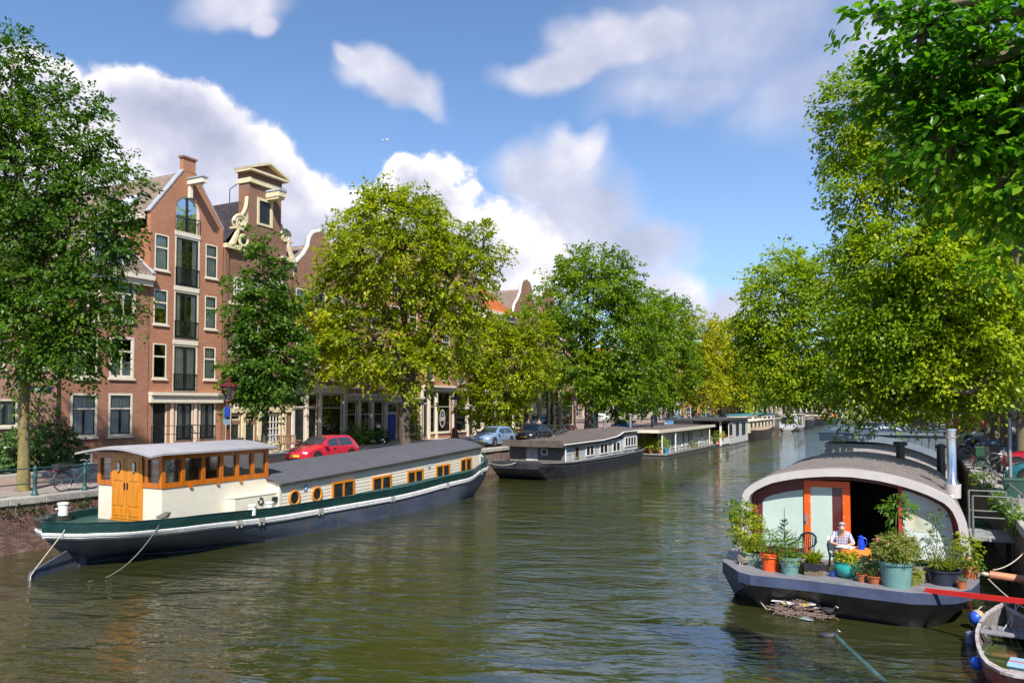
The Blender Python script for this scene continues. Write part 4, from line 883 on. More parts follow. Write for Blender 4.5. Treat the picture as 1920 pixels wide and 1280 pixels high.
tree('r2', 'big sunlit tree over the arched houseboat, with a long dark lower limb', Vector((5.3, 29, ZQ)), 6.3, .34, bl, 2900, 32, .13, LF_LIME, 22, PALEBARK, .75, fork=.55, thin=160)
r2 = TREES['r2']; b0 = Vector((5.3, 29, ZQ))
bl2 = [(c-b0, r) for c, r in Rb(27.5, [(1640, 690, 60, 60), (1710, 715, 66, 46), (1775, 735, 50, 34), (1590, 730, 34, 36), (1840, 720, 60, 34), (1660, 760, 44, 18), (1620, 640, 50, 50)], .8)]
me, _ = crown('lower_crown', bl2, 620, 30, .13, LF_MID, 26, .75); put('lower_crown', me, r2)  # darker leaf green puts the shade under this crown into the colour
lp_ = [Vector((5.2, 29, 8.0)), FY(1985, 610, 27), FY(1915, 640, 26.6), FY(1868, 690, 26.3), FY(1820, 735, 26), FY(1790, 735, 26), FY(1762, 700, 26), FY(1740, 655, 26.2), FY(1690, 640, 26.4)]
MB().tube([q-b0 for q in lp_], [.17, .15, .12, .10, .08, .07, .055, .04, .02], 7).tube([FY(1820, 735, 26)-b0, FY(1772, 722, 26)-b0, FY(1735, 690, 25.9)-b0], [.05, .035, .015], 5).out('lower_limb', BARK, r2, smooth=60)
bl = Rb(9.5, [(1730, 60, 95, 60), (1850, 110, 110, 100), (1700, 170, 62, 60), (1790, 260, 90, 80), (1890, 330, 70, 100), (1905, 470, 36, 50), (1650, 40, 34, 30), (1960, 200, 120, 200), (1830, 200, 80, 60)], .8)
tree('r3', 'nearest tree with large dark green leaves in the upper right corner', Vector((5.4, 7.5, ZQ)), 6.0, .3, bl, 600, 14, .115, LF_NEAR, 23, PALEBARK, .42, fine=True, fork=.8, thin=150, shell=.2, droop=.2)
# trunks by the parked cars
rt1 = tree('rt', 'pale trunked avenue tree beside the red car, nearest of the right bank row', Vector((4.9, 45.5, ZQ)), 6.5, .27, [(c*1.0+Vector((4.9, 45.5, ZQ+1.5)), r) for c, r in blf], 900, 24, .3, LF_MID, 33, PALEBARK, 1.3, group='right bank avenue trees')
for i, y in enumerate([51, 57.5, 66, 77, 90, 104, 120, 138, 158, 180, 205, 235, 270, 310]): dup(rt1 if y < 80 else far, (4.9+rnd.uniform(-.3, .3), y, ZQ), rnd.uniform(0, 6.2), label='pale trunked avenue tree on the right bank, %s up the canal' % ORD[i+1], group='right bank avenue trees', scale=rnd.uniform(.9, 1.1))
# ------------------------------------------------------------------ boats along the left quay
NAVY = mat('hull blue', (.055, .068, .105), .42, var=.35, sc=1.6, stain=((.10, .09, .08), .40, 2.2), stretch=(1, .4, 1), bump=.15, bsc=8)
GREEN = mat('bulwark green', (.008, .036, .034), .25, var=.25, coat=.3)
RUB = mat('rubbing strake white', (.62, .62, .62), .5, var=.18, sc=6, stain=((.30, .24, .18), .30, 4))
BCREAM = mat('barge cream paint', (.66, .61, .50), .45, var=.06)
VARN = mat('varnished wood', (.46, .125, .010), .25, var=.35, sc=2.2, stretch=(5, 5, .5), coat=.6)
VARN2 = mat('varnished wood pale', (.56, .20, .012), .3, var=.25, sc=3, stretch=(4, 4, .6), coat=.5)
FELT = mat('roofing felt', (.075, .075, .09), .85, var=.15, sc=3, bump=.4, bsc=150)
FELT2 = mat('brown roofing felt', (.10, .082, .076), .9, var=.3, sc=2, bump=.4, bsc=80)
CANVAS = mat('pale grey canvas roof', (.33, .32, .34), .6, var=.12)
BGLASS = glass_mat('boat glass', (.95, .97, .97), .05)
DGLASS = mat('dark boat glass', (.02, .022, .025), .08, var=.4, spec=.8)
def lerp(a, b, k): return a+(b-a)*k
def pw(tbl, t):
    for (a, va), (b, vb) in zip(tbl, tbl[1:]):
        if t <= b:
            k = (t-a)/(b-a); k = k*k*(3-2*k) if len(tbl) > 3 else k; return lerp(va, vb, k)
    return tbl[-1][1]
class Hull:
    def __init__(s, cx, y0, y1, hb, hw, sheer, wl=(0, 1), n=44, p=2.2):
        s.__dict__.update(locals())
    def at(s, t, z, side):
        sh = s.sheer(t); k = max(0, min(1.4, 1-z/sh))**s.p; a = s.hb(t); w = s.hw(t)
        yt = lerp(s.y0, s.y1, t); yw = lerp(s.y0, s.y1, lerp(s.wl[0], s.wl[1], t))
        return (s.cx+side*lerp(a, w, min(k, 1)), lerp(yt, yw, min(k, 1)), z)
    def ring(s, zf, inset=0):
        ts = [(1-math.cos(math.pi*i/s.n))/2 for i in range(s.n+1)]
        R_ = [s.at(t, zf(t), 1) for t in ts]; P_ = [s.at(t, zf(t), -1) for t in ts[-2:0:-1]]
        r = R_+P_
        if inset:
            r = [(s.cx+(x-s.cx)*(1-inset/max(abs(x-s.cx), inset*1.01)), y+(inset if y < (s.y0+s.y1)/2-abs(s.y1-s.y0)*.3 else -inset if y > (s.y0+s.y1)/2+abs(s.y1-s.y0)*.3 else 0)*.6, z) for x, y, z in r]
        return r
    def band(s, z_list, mb=None):
        mb = mb or MB(); mb.loft([s.ring(f) for f in z_list], caps=False); return mb
def bwin(par, x, y0, y1, z0, z1, fm, cols=2, gm=None, fr=.07, dz=0.0, name='window', tilt=0):
    """window on a boat side facing the canal; dz lets it follow a rising sheer"""
    mb = MB(); q = lambda y, z: (x+.045, y, z+dz*(y-y0)/(y1-y0))
    def bd(a, b, c, d): mb.prism([q(a, c), q(b, c), q(b, d), q(a, d)], (-.075, 0, 0))
    bd(y0, y0+fr, z0, z1); bd(y1-fr, y1, z0, z1); bd(y0+fr, y1-fr, z1-fr, z1); bd(y0+fr, y1-fr, z0, z0+fr)
    for k in range(1, cols): c = lerp(y0, y1, k/cols); bd(c-fr*.5, c+fr*.5, z0+fr, z1-fr)
    w = mb.out(name, fm, par)
    for k in range(cols):
        a = lerp(y0+fr*.7, y1-fr*.7, k/cols)+fr*.25; b = lerp(y0+fr*.7, y1-fr*.7, (k+1)/cols)-fr*.25
        MB().poly([(p[0]-.03, p[1], p[2]) for p in (q(a, z0+fr*.8), q(b, z0+fr*.8), q(b, z1-fr*.8), q(a, z1-fr*.8))]).out('pane', gm or DGLASS, w)
    return w
def fwin(par, y, x0, x1, z0, z1, fm, cols=1, gm=None, fr=.07, name='window'):
    """window facing the camera end (-y)"""
    mb = MB(); bd = lambda a, b, c, d: mb.bx(a, b, y-.045, y+.03, c, d)
    bd(x0, x0+fr, z0, z1); bd(x1-fr, x1, z0, z1); bd(x0+fr, x1-fr, z1-fr, z1); bd(x0+fr, x1-fr, z0, z0+fr)
    for k in range(1, cols): c = lerp(x0, x1, k/cols); bd(c-fr*.4, c+fr*.4, z0+fr, z1-fr)
    w = mb.out(name, fm, par)
    for k in range(cols):
        a, b = lerp(x0+fr, x1-fr, k/cols), lerp(x0+fr, x1-fr, (k+1)/cols)
        MB().poly([(a, y-.02, z0+fr), (b, y-.02, z0+fr), (b, y-.02, z1-fr), (a, y-.02, z1-fr)]).out('pane', gm or DGLASS, w)
    return w
def bollard(par, x, y, z, m, s=1.0):
    b = MB().lathe([(.13*s, 0), (.13*s, .3*s), (.155*s, .31*s), (.155*s, .36*s), (.1*s, .37*s)], 14, (x, y, z)).tube([(x, y-.22*s, z+.2*s), (x, y+.22*s, z+.2*s)], .025*s, 6).out('bollard', m, par, smooth=True)
    return b
def sag(a, b, drop, r=.015, n=10):
    a = Vector(a); b = Vector(b); return [a+(b-a)*(i/n)-Vector((0, 0, drop*4*(i/n)*(1-i/n))) for i in range(n+1)]

# ---- cream barge
CX = -22.35
b1 = thing('houseboat_barge', 'long cream and navy barge houseboat with orange varnished wheelhouse', 'houseboat', (CX, 26, 0), world=True)
hb = lambda t: pw([(0, 0), (.02, 1.15), (.06, 1.85), (.13, 2.3), (.3, 2.5), (.8, 2.5), (.92, 2.0), (.97, 1.2), (1, .05)], t)
hw = lambda t: pw([(0, .05), (.06, .25), (.14, 1.4), (.25, 2.25), (.4, 2.5), (.75, 2.5), (.9, 1.6), (1, .04)], t)
sh = lambda t: pw([(0, 1.38), (.1, 1.30), (.3, 1.17), (.55, 1.15), (.8, 1.38), (.92, 1.70), (1, 2.05)], t)
H1 = Hull(CX, 13.75, 38.7, hb, hw, sh, (.055, .975))
H1.band([lambda t: sh(t)-.50, lambda t: (sh(t)-.5)*.82, lambda t: (sh(t)-.5)*.6, lambda t: (sh(t)-.5)*.38, lambda t: (sh(t)-.5)*.18, lambda t: .02, lambda t: -.35]).out('hull', NAVY, b1, smooth=True)
H1.band([lambda t: sh(t), lambda t: sh(t)-.12, lambda t: sh(t)-.30]).out('bulwark', GREEN, b1, smooth=True)
def proud(zf, d):
    return [(CX+(x-CX)*(1+d/max(abs(x-CX), .3)), y+(-d if y < 16 else d if y > 37.5 else 0), z) for x, y, z in H1.ring(zf)]
MB().loft([H1.ring(lambda t: sh(t)-.295), proud(lambda t: sh(t)-.31, .05), proud(lambda t: sh(t)-.37, .06), proud(lambda t: sh(t)-.395, .03), proud(lambda t: sh(t)-.42, .06), proud(lambda t: sh(t)-.48, .05), H1.ring(lambda t: sh(t)-.505)], caps=False).out('rub_rail', RUB, b1, smooth=True)
MB().loft([H1.ring(sh), proud(lambda t: sh(t)+.015, .02), H1.ring(lambda t: sh(t)+.03), H1.ring(lambda t: sh(t)+.01, .10), H1.ring(lambda t: sh(t)-.25, .10)], caps=False).out('gunwale', GREEN, b1, smooth=True)
MB().poly(H1.ring(lambda t: sh(t)-.22, .08)).out('deck', mat('deck green', (.025, .07, .06), .5), b1)
# side fittings on the rail
for px_, py_ in ((454, 947), (600, 955), (735, 931), (838, 909), (914, 885), (492, 973)):
    yy = FX(px_, py_, -19.85).y; t_ = (yy-13.75)/(38.7-13.75); xx = H1.at(t_, sh(t_)-.4, 1)[0]
    MB().bx(xx-.05, xx+.07, yy-.13, yy+.13, sh(t_)-.42, sh(t_)-.29).bx(xx, xx+.065, yy-.11, yy-.07, sh(t_)-.53, sh(t_)-.42).bx(xx, xx+.065, yy+.07, yy+.11, sh(t_)-.53, sh(t_)-.42).out('rail_bracket', STONE, b1)
# wheelhouse
wx0, wx1, wy0, wy1 = -23.8, -20.75, 16.5, 21.0; zb, zw, zt_ = .95, 2.18, 3.26
wh = MB().bx(wx0, wx1, wy0+.02, wy1, zb, zw).out('wheelhouse', BCREAM, b1, bevel=.015)
MB().bx(wx0-.02, wx1+.03, wy0-.01, wy1+.01, zw, zw+.16).bx(wx0-.02, wx1+.03, wy0-.01, wy1+.01, zt_-.2, zt_).out('wood_band', VARN, wh)
def post(x, y, w=.14): MB().bx(x-w/2, x+w/2, y-w/2, y+w/2, zw+.16, zt_-.2).out('window_post', VARN, wh)
side_y = [wy0+.06, 17.30, 18.10, 18.85, 19.55, 20.25, wy1-.07]
for y in side_y: post(wx1-.04, y); post(wx0+.05, y)
for x in (-23.1, -21.45): post(x, wy0+.06)
for x in (-23.1, -22.3, -21.5): post(x, wy1-.07)
for a, b in zip(side_y, side_y[1:]):
    for x in (wx1-.03, wx0+.05): MB().bx(x-.008, x+.008, a+.07, b-.07, zw+.16, zt_-.2).out('pane', BGLASS, wh)
for a, b in ((wx0+.1, -23.17), (-21.38, wx1-.1)): MB().bx(a, b, wy0+.05, wy0+.066, zw+.16, zt_-.2).out('pane', BGLASS, wh)
for i in range(3): MB().bx(-23.03+.8*i, -22.37+.8*i, wy1-.08, wy1-.064, zw+.16, zt_-.2).out('pane', BGLASS, wh)
for k, (x0, x1) in enumerate(((-23.03, -22.33), (-22.31, -21.60))):
    d = MB().bx(x0, x1, wy0-.05, wy0+.02, 1.14, 3.2)
    for (a, b) in ((1.24, 1.5), (1.56, 2.28), (2.36, 3.1)): d.bx(x0+.1, x1-.1, wy0-.065, wy0-.05, a, b)
    d = d.out('door', VARN2, b1, bevel=.01)
    MB().prism([((x0+x1)/2+.095*math.cos(2*math.pi*i/18), wy0-.062, 2.8+.2*math.sin(2*math.pi*i/18)) for i in range(18)], (0, -.02, 0)).out('oval_frame', BLACK, d)
    MB().prism([((x0+x1)/2+.072*math.cos(2*math.pi*i/18), wy0-.083, 2.8+.165*math.sin(2*math.pi*i/18)) for i in range(18)], (0, -.006, 0)).out('oval_pane', mat('bright pane', (.5, .55, .55), .05, .6), d)
    MB().bx(x0+.04 if k else x1-.08, x0+.08 if k else x1-.04, wy0-.09, wy0-.06, 2.1, 2.3).out('handle', BLACK, d)
MB().bx(-23.1, -21.53, wy0-.055, wy0+.01, 1.04, 1.13).out('door_step', VARN2, b1)
n = 12; ring = lambda y, e: [(lerp(wx0-.3, wx1+.3, i/n), y, zt_+.03+.20*math.sin(math.pi*i/n)+e) for i in range(n+1)]+[(lerp(wx1+.3, wx0-.3, i/n), y, zt_-.03+.20*math.sin(math.pi*(1-i/n))+e) for i in range(n+1)]
MB().loft([ring(wy0-.62, -.05), ring(wy0-.2, 0), ring(wy1+.12, 0), ring(wy1+.2, -.03)]).out('wheelhouse_roof', CANVAS, b1, smooth=30)
for y in (17.6, 18.7, 19.7): MB().bx(wx1, wx1+.06, y-.05, y+.05, zw-.08, zw).out('bracket', VARN, wh)
MB().bx(-23.0, -22.9, 17.2, 17.9, zb+.1, 3.0).out('bulkhead', mat('dark mahogany', (.07, .025, .01), .3), wh); MB().bx(-22.4, -21.9, 19.2, 19.8, zb, 2.5).out('console', mat('dark mahogany', (.07, .025, .01), .3), wh)
MB().torus((-22.15, 19.1, 2.65), .38, .025, 'y', 22, 6).bar((-22.5, 19.1, 2.65), (-21.8, 19.1, 2.65), .03, .03).bar((-22.15, 19.1, 2.3), (-22.15, 19.1, 3.0), .03, .03).out('steering_wheel', VARN2, wh)
MB().bx(wx1, wx1+.45, 19.05, 21.3, .95, 1.62).out('locker', BCREAM, b1, bevel=.01)
lid = MB().bx(wx1, wx1+.47, 19.03, 21.3, 1.62, 1.65).out('locker_lid', BCREAM, b1)
for py, col in ((20.3, 0), (21.2, 0)): pass
for yy in (19.55, 20.35): bollard(b1, -20.02, yy, 1.03, WHITE2)
MB().bx(-20.33, -20.22, 20.75, 21.15, 1.35, 1.5).out('flood_light', BLACK, b1)
MB().torus((-20.28, 20.2, 1.42), .11, .025, 'x', 16, 5).out('porthole', BLACK, b1)
# cabin boards, one by one
cy0, cy1 = 21.0, 36.35
cxn = lambda y: lerp(-20.18, -20.62, ((y-cy0)/(cy1-cy0))**2.0)
cb = lambda y: sh((y-13.75)/24.95)-.16
ce = lambda y: lerp(1.95, 2.52, (y-cy0)/(cy1-cy0))
cabin = MB()
for s_ in (1, -1):
    pts = [cy0+(cy1-cy0)*i/8 for i in range(9)]
    X = lambda y: cxn(y)-.03 if s_ > 0 else 2*CX-cxn(y)+.03
    for a, b in zip(pts, pts[1:]): cabin.poly([(X(a), a, cb(a)), (X(b), b, cb(b)), (X(b), b, ce(b)), (X(a), a, ce(a))][::s_])
cabin.poly([(2*CX-cxn(cy0)+.03, cy0, cb(cy0)), (cxn(cy0)-.03, cy0, cb(cy0)), (cxn(cy0)-.03, cy0, ce(cy0)), (CX, cy0, ce(cy0)+.36), (2*CX-cxn(cy0)+.03, cy0, ce(cy0))])
cabin.poly([(2*CX-cxn(cy1)+.03, cy1, cb(cy1)), (cxn(cy1)-.03, cy1, cb(cy1)), (cxn(cy1)-.03, cy1, ce(cy1)), (CX, cy1, ce(cy1)+.36), (2*CX-cxn(cy1)+.03, cy1, ce(cy1))][::-1])
cab = cabin.out('cabin', BCREAM, b1); NB = 8
for k in range(NB):
    mb = MB(); rings = []
    for i in range(9):
        y = cy0+(cy1-cy0)*i/8; z0 = lerp(cb(y), ce(y), k/NB)+.006; z1 = lerp(cb(y), ce(y), (k+1)/NB)-.006; x = cxn(y)
        rings.append([(x-.03, y, z0), (x+.014, y, z0), (x+.002, y, z1), (x-.03, y, z1)])
    mb.loft(rings).out('board', BCREAM, cab)
    z0 = lerp(cb(cy0), ce(cy0), k/NB)+.006; z1 = lerp(cb(cy0), ce(cy0), (k+1)/NB)-.006
    MB().prism([(wx1+.47, cy0-.005, z0), (cxn(cy0), cy0-.005, z0), (cxn(cy0), cy0-.005, z1), (wx1+.47, cy0-.005, z1)] if 0 else [(wx1+.02, cy0-.02, z0), (cxn(cy0)+.01, cy0-.02, z0), (cxn(cy0)+.01, cy0-.008, z1), (wx1+.02, cy0-.008, z1)], (0, .03, 0)).out('board', BCREAM, cab)
MB().bar((cxn(cy0)+.005, cy0-.005, cb(cy0)), (cxn(cy0)+.005, cy0-.005, ce(cy0)), .09, .06).bar((cxn(cy1)+.005, cy1, cb(cy1)), (cxn(cy1)+.005, cy1, ce(cy1)), .09, .06).out('corner_post', BCREAM, cab)
NP = 14; seg = 12
for k in range(NP):                     # roof sheets
    ya, yb = lerp(cy0-.12, cy1+.18, k/NP), lerp(cy0-.12, cy1+.18, (k+1)/NP)-.012
    def rr_(y, e):
        yy = min(max(y, cy0), cy1); xn = cxn(yy)+.14; xf = 2*CX-xn; z = ce(yy)
        T = [(lerp(xf, xn, i/seg), y, z+.40*(1-(2*i/seg-1)**2)+.02+e) for i in range(seg+1)]
        return T+[(p[0], p[1], p[2]-.05) for p in T[::-1]]
    MB().loft([rr_(ya, .004), rr_(yb, 0)]).out('roof_sheet', FELT, cab, smooth=30)
mb = MB()
for s_ in (1,):
    P = [(cxn(min(max(y, cy0), cy1))+.15, y, ce(min(max(y, cy0), cy1))+.0) for y in [lerp(cy0-.12, cy1+.18, i/14) for i in range(15)]]; mb.tube(P, .042, 6)
mb.out('roof_edge', mat('dark lead edge', (.06, .055, .055), .6), cab)
for (pxa, pxb, pya, pyb) in ((621, 663, 900, 937), (698, 734, 887, 925), (766, 796, 874, 911), (823, 849, 863, 898), (872, 893, 851, 884)):
    a, b = FX(pxa, 905, -20.2).y, FX(pxb, 905, -20.2).y; mx = (pxa+pxb)/2; xx = cxn((a+b)/2)
    z1 = FX(pxa, pya+ (pyb-pya)*.10, xx).z; z0 = FX(pxa, pyb+1.5, xx).z; dz = FX(pxb, pya-3, xx).z-FX(pxa, pya+3, xx).z
    bwin(b1, xx+.035, a, b, z0, z0+.72, VARN2, 2, dz=.03, fr=.085)
for pxc, pyc in ((552, 933), (594, 926)):
    v = FX(pxc, pyc, -20.17); p = MB().torus((v.x, v.y, v.z), .255, .055, 'x', 28, 8).out('porthole', VARN2, b1, smooth=True)
    MB().prism([(v.x-.01, v.y+.25*math.cos(2*math.pi*i/24), v.z+.25*math.sin(2*math.pi*i/24)) for i in range(24)], (.02, 0, 0)).out('pane', DGLASS, p)
for pxc, pyc in ((573, 914), (805, 872)):
    v = FX(pxc, pyc, cxn(FX(pxc, pyc, -20.2).y)+.02); o = MB().bx(v.x, v.x+.015, v.y-.09, v.y+.09, v.z-.12, v.z+.12).out('number_plate', mat('plate blue', (.16, .25, .45), .4), b1)
    MB().bx(v.x+.015, v.x+.018, v.y-.04, v.y+.03, v.z-.07, v.z+.07).out('numeral', WHITE2, o)
# stern, bow gear
for (x, y, z) in ((-23.9, 15.4, 1.3), (-21.0, 37.1, 1.55), (-21.35, 37.6, 1.6)): bollard(b1, x, y, z, WHITE2, 1.1)
MB().lathe([(.11, 0), (.14, .05), (.14, .3), (.05, .34), (.05, .55)], 12, (-22.3, 37.9, 1.75)).bx(-22.8, -21.8, 37.3, 37.7, 1.55, 2.15).lathe([(.2, 0), (.2, .5)], 12, (-22.0, 37.2, 1.6)).out('anchor_winch', BLACK, b1)
MB().bx(-21.75, -21.45, 36.6, 36.9, 1.5, 2.35).bx(-21.8, -21.4, 36.55, 36.95, 2.35, 2.42).out('vent_stand', mat('rust brown', (.20, .07, .03), .8), b1); MB().lathe([(.13, 0), (.13, .06), (.09, .07), (.09, .28), (.12, .29), (.12, .34)], 12, (-21.6, 36.75, 2.42)).out('stern_lamp', VARN2, b1)
MB().prism([(-22.0, 38.55, 2.0), (-22.0, 38.75, 2.55), (-22.0, 38.6, 2.62), (-22.0, 38.2, 2.15)], (-.5, 0, 0)).tube([(-21.8, 38.4, 2.1), (-21.6, 38.3, 2.6), (-21.9, 37.9, 2.7)], .06, 8).out('bow_fairlead', GREEN, b1)
rd = MB().prism([(-22.25, 14.85, .62), (-21.5, 13.0, .20), (-21.42, 12.85, -.3), (-22.2, 14.85, -.3)], (-.07, -.03, 0)).bx(-22.4, -22.15, 14.8, 15.05, -.3, 1.0).bx(-22.4, -22.15, 15.05, 16.2, .3, .75).out('rudder', NAVY, b1)
rp = [(-21.75, 14.12, 1.32), (-21.7, 14.02, 1.15), (-21.52, 13.1, .26), (-21.46, 12.95, .12), (-21.4, 12.9, -.15)]
MB().tube(rp, .016, 5).out('rudder_line', ROPE, None, label='thin line from the barge stern down to its rudder', cat='rope')
p0, p1 = (-20.35, 16.3, 1.36), tuple(G(166, 1090, 0.0))
o = MB().tube(sag(p0, p1, .45), .018, 5).out('mooring_rope', mat('dark rope', (.12, .11, .10), .9), None, label='dark rope hanging from the barge stern into the water', cat='rope')
mb = MB()
for i in range(5): mb.torus((-20.42+.03*i, 16.3+.02*i, 1.36+.03*i), .16-.02*i, .03, 'z', 16, 5)
mb.out('rope_coil', MATS['dark rope'], None, label='dark rope coiled on the barge gunwale beside the wheelhouse', cat='rope', kind='stuff')

# ---- grey scow houseboat
WPL = mat('weathered white boards', (.46, .50, .53), .75, var=.2, sc=6, stain=((.22, .20, .18), .40, 4), stretch=(1, .3, 4))
GPL = mat('weathered grey boards', (.14, .125, .115), .85, var=.35, sc=5, stretch=(.3, 1, 4), stain=((.32, .31, .28), .36, 3))
TAR = mat('tarred hull', (.022, .022, .03), .5, var=.5, sc=2.5, stain=((.07, .06, .05), .34, 3), bump=.2, bsc=10)
b2 = thing('houseboat_barge', 'old grey wooden houseboat with tarred scow hull and brown felt roof', 'houseboat', (-22.3, 54, 0), world=True)
rings = []
for (y, w, zt2, zb2, wb) in ((43.9, 1.75, 1.12, .72, 1.6), (44.4, 2.05, 1.08, .40, 1.7), (45.5, 2.3, 1.02, -.3, 1.75), (48, 2.35, .92, -.4, 2.2), (56, 2.35, .82, -.4, 2.3), (62.5, 2.35, .92, -.4, 2.2), (64.3, 2.0, 1.0, .1, 1.5)):
    c = -22.35; rings.append([(c-w, y, zt2), (c-w-.06, y, zt2-.18), (c-wb, y, zb2), (c+wb, y, zb2), (c+w+.06, y, zt2-.18), (c+w, y, zt2)])
MB().loft(rings).out('hull', TAR, b2, bevel=.03)
for s_ in (1, -1): MB().tube([(r[5 if s_ > 0 else 0][0]+.05*s_, r[5][1], r[5][2]+.02) for r in rings], .07, 6).out('gunwale', mat('worn grey wood', (.10, .095, .10), .8), b2)
c0, c1, xn, xf = 47.3, 62.0, -20.4, -24.5
MB().bx(xf, xn-.03, c0+.03, c1, .85, 2.12).out('cabin', WPL, b2)
for k in range(6):                       # front boards and side boards
    z0 = .95+k*.2; MB().bx(xf, xn-.02, c0-.004+.01*(k % 2), c0+.035, z0, z0+.188).out('board', GPL if k < 5 else WPL, b2)
for k in range(7):
    z0 = .92+k*.172; MB().bx(xn-.03, xn+.012*(1+k % 2), c0+.05, c1, z0, z0+.163).out('board', WPL, b2)
dp = MB().bx(-23.2, -22.35, c0-.05, c0, 1.0, 2.1).out('door', mat('pale weathered door', (.45, .45, .42), .8, var=.3, stain=((.25, .2, .15), .35, 4)), b2)
fwin(b2, c0-.015, -22.1, -21.6, 1.42, 1.86, WHITE2, 1, fr=.08)
TANW = mat('tan window frame', (.30, .20, .10), .6, var=.3)
for (a, b, n_) in ((1077, 1085, 1), (1098, 1113, 2), (1124, 1139, 2), (1148, 1162, 2)):
    bwin(b2, xn+.02, FX(a, 845, xn).y, FX(b, 845, xn).y, 1.12, 1.92, WHITE2 if n_ > 1 else TANW, n_, fr=.09)
a, b = FX(1170, 830, xn).y, FX(1191, 830, xn).y; MB().bx(xn, xn+.06, a-.3, b+.4, 1.1, 2.55).out('window_bay', WPL, b2); bwin(b2, xn+.07, a, b, 1.4, 2.2, WHITE2, 4, fr=.09)
def slab_roof(par, name, pts, th, m): MB().prism(pts, (0, 0, th)).out(name, m, par, bevel=.02)
MB().loft([[(xf-.25, y, z), (xn+.25, y, z), (xn+.25, y, z+.10), (-22.4, y, z+.32), (xf-.25, y, z+.10)] for y, z in ((46.6, 2.08), (47.2, 2.18), (54, 2.15), (57, 2.3), (58.5, 2.58), (63.4, 2.62))]).out('roof', FELT2, b2)
MB().bx(xf-.2, xn+.2, 46.56, 46.62, 1.98, 2.42).out('roof_fascia', mat('rotten brown fascia', (.09, .07, .06), .9, var=.4), b2)
MB().tube([(xn+.27, 46.7, 2.15), (xn+.27, 54, 2.18), (xn+.27, 57, 2.33), (xn+.27, 58.5, 2.62), (xn+.27, 63.4, 2.66)], .05, 6).out('gutter', WHITE2, b2); MB().tube([(xn+.1, 47.25, 2.1), (xn+.1, 47.25, .95)], .05, 6).out('downpipe', WHITE2, b2)
for (px_, top, bot) in ((1134, 790, 815), (1182, 779, 803)):
    v = FX(px_, bot, -22.0); v2 = FX(px_, top, -22.0); MB().tube([(v.x, v.y, 2.3), (v.x, v.y, v2.z)], .12, 10).lathe([(.16, -.02), (.2, .05), (.2, .12), (.05, .2)], 12, (v.x, v.y, v2.z)).out('flue_pipe', STEEL, b2, smooth=True)
MB().tube(sag((-22.3, 43.9, 1.1), (-22.0, 38.7, 1.7), .25), .03, 5).out('mooring_line', ROPE, None, label='rope between the cream barge bow and the grey scow', cat='rope')

# ---- low white houseboat with deck garden
WPK = plank_mat('pale planking', (.58, .60, .60)); WPK2 = plank_mat('white planking', (.62, .62, .64), pitch=.18)
b3 = thing('houseboat', 'low pale houseboat with railed side deck and potted shrubs', 'houseboat', (-22, 78, 0), world=True)
MB().bx(-24.6, -19.25, 67.4, 88.2, -.3, .30).out('pontoon', mat('dark concrete', (.05, .05, .05), .8), b3); MB().bx(-24.6, -19.2, 67.3, 88.3, .30, .38).out('deck', mat('deck planks grey', (.22, .21, .20), .8, var=.3, stretch=(1, 8, 1)), b3)
MB().bx(-24.4, -20.45, 70.2, 89, .38, 2.35).out('cabin', WPK, b3)
MB().bx(-24.7, -19.7, 66.6, 89.2, 2.35, 2.52).out('roof', FELT2, b3); MB().bx(-24.72, -19.68, 66.55, 66.62, 2.28, 2.56).bx(-19.74, -19.66, 66.6, 89.2, 2.26, 2.55).out('roof_fascia', WHITE, b3)
for y in (68, 72.5, 86.5): MB().bx(-19.85, -19.75, y-.05, y+.05, .38, 2.3).out('roof_post', WHITE2, b3)
for (a, b, n_) in ((1257, 1270, 2), (1278, 1284, 1), (1288, 1299, 2), (1311, 1318, 1)): bwin(b3, -20.42, FX(a, 820, -20.42).y, FX(b, 820, -20.42).y, .6, 2.15, WHITE2, n_, fr=.12, gm=mat('greenish pane', (.10, .16, .14), .06, spec=.8))
fwin(b3, 70.17, -23.6, -22.6, 1.0, 2.2, WHITE2); fwin(b3, 70.17, -22.0, -20.8, .45, 2.2, WHITE2, 2)
rl = MB(); y = 70.0
while y < 88: rl.tube([(-19.3, y, .38), (-19.3, y, 1.2)], .025, 5); y += 1.25
for z in (.78, 1.2): rl.tube([(-19.3, 70, z), (-19.3, 88, z)], .022, 5)
rl.out('deck_railing', IRON, b3); MB().lathe([(.12, 0), (.12, .9), (.17, .92), (.17, 1.1), (.04, 1.15)], 12, (-23.0, 75.5, 2.5)).out('flue_pipe', BLACK, b3)
# ---- white box houseboat
b4 = thing('houseboat', 'white box houseboat with dark porch and red striped balcony', 'houseboat', (-21.7, 97, 0), world=True)
MB().bx(-24.6, -18.95, 88.6, 105.2, -.3, .12).out('pontoon', MATS['dark concrete'], b4); MB().bx(-24.5, -19.0, 93.4, 105.0, .12, 2.95).bx(-24.5, -22.2, 88.8, 93.4, .12, 2.95).out('cabin', WPK2, b4)
MB().bx(-24.9, -18.7, 88.3, 105.3, 2.95, 3.12).out('roof', mat('dark slate roof', (.05, .05, .055), .7), b4)
MB().bx(-22.2, -19.1, 93.34, 93.4, .9, 2.9).out('porch_glazing', DGLASS, b4); MB().bx(-19.2, -19.0, 88.8, 89.0, .12, 2.95).out('porch_post', WHITE2, b4)
sb = MB().bx(-22.2, -19.0, 88.75, 88.82, .25, 1.05).bx(-19.06, -18.99, 88.8, 93.3, .25, 1.05).out('balcony_panel', WHITE2, b4)
RED = mat('red paint', (.55, .03, .02), .5)
for i in range(6): MB().bx(-21.9+.5*i, -21.7+.5*i, 88.73, 88.75, .25, 1.0).out('stripe', RED, sb)
MB().bx(-19.1, -18.95, 89, 92, 1.05, 1.12).out('balcony_rail', RED, b4)
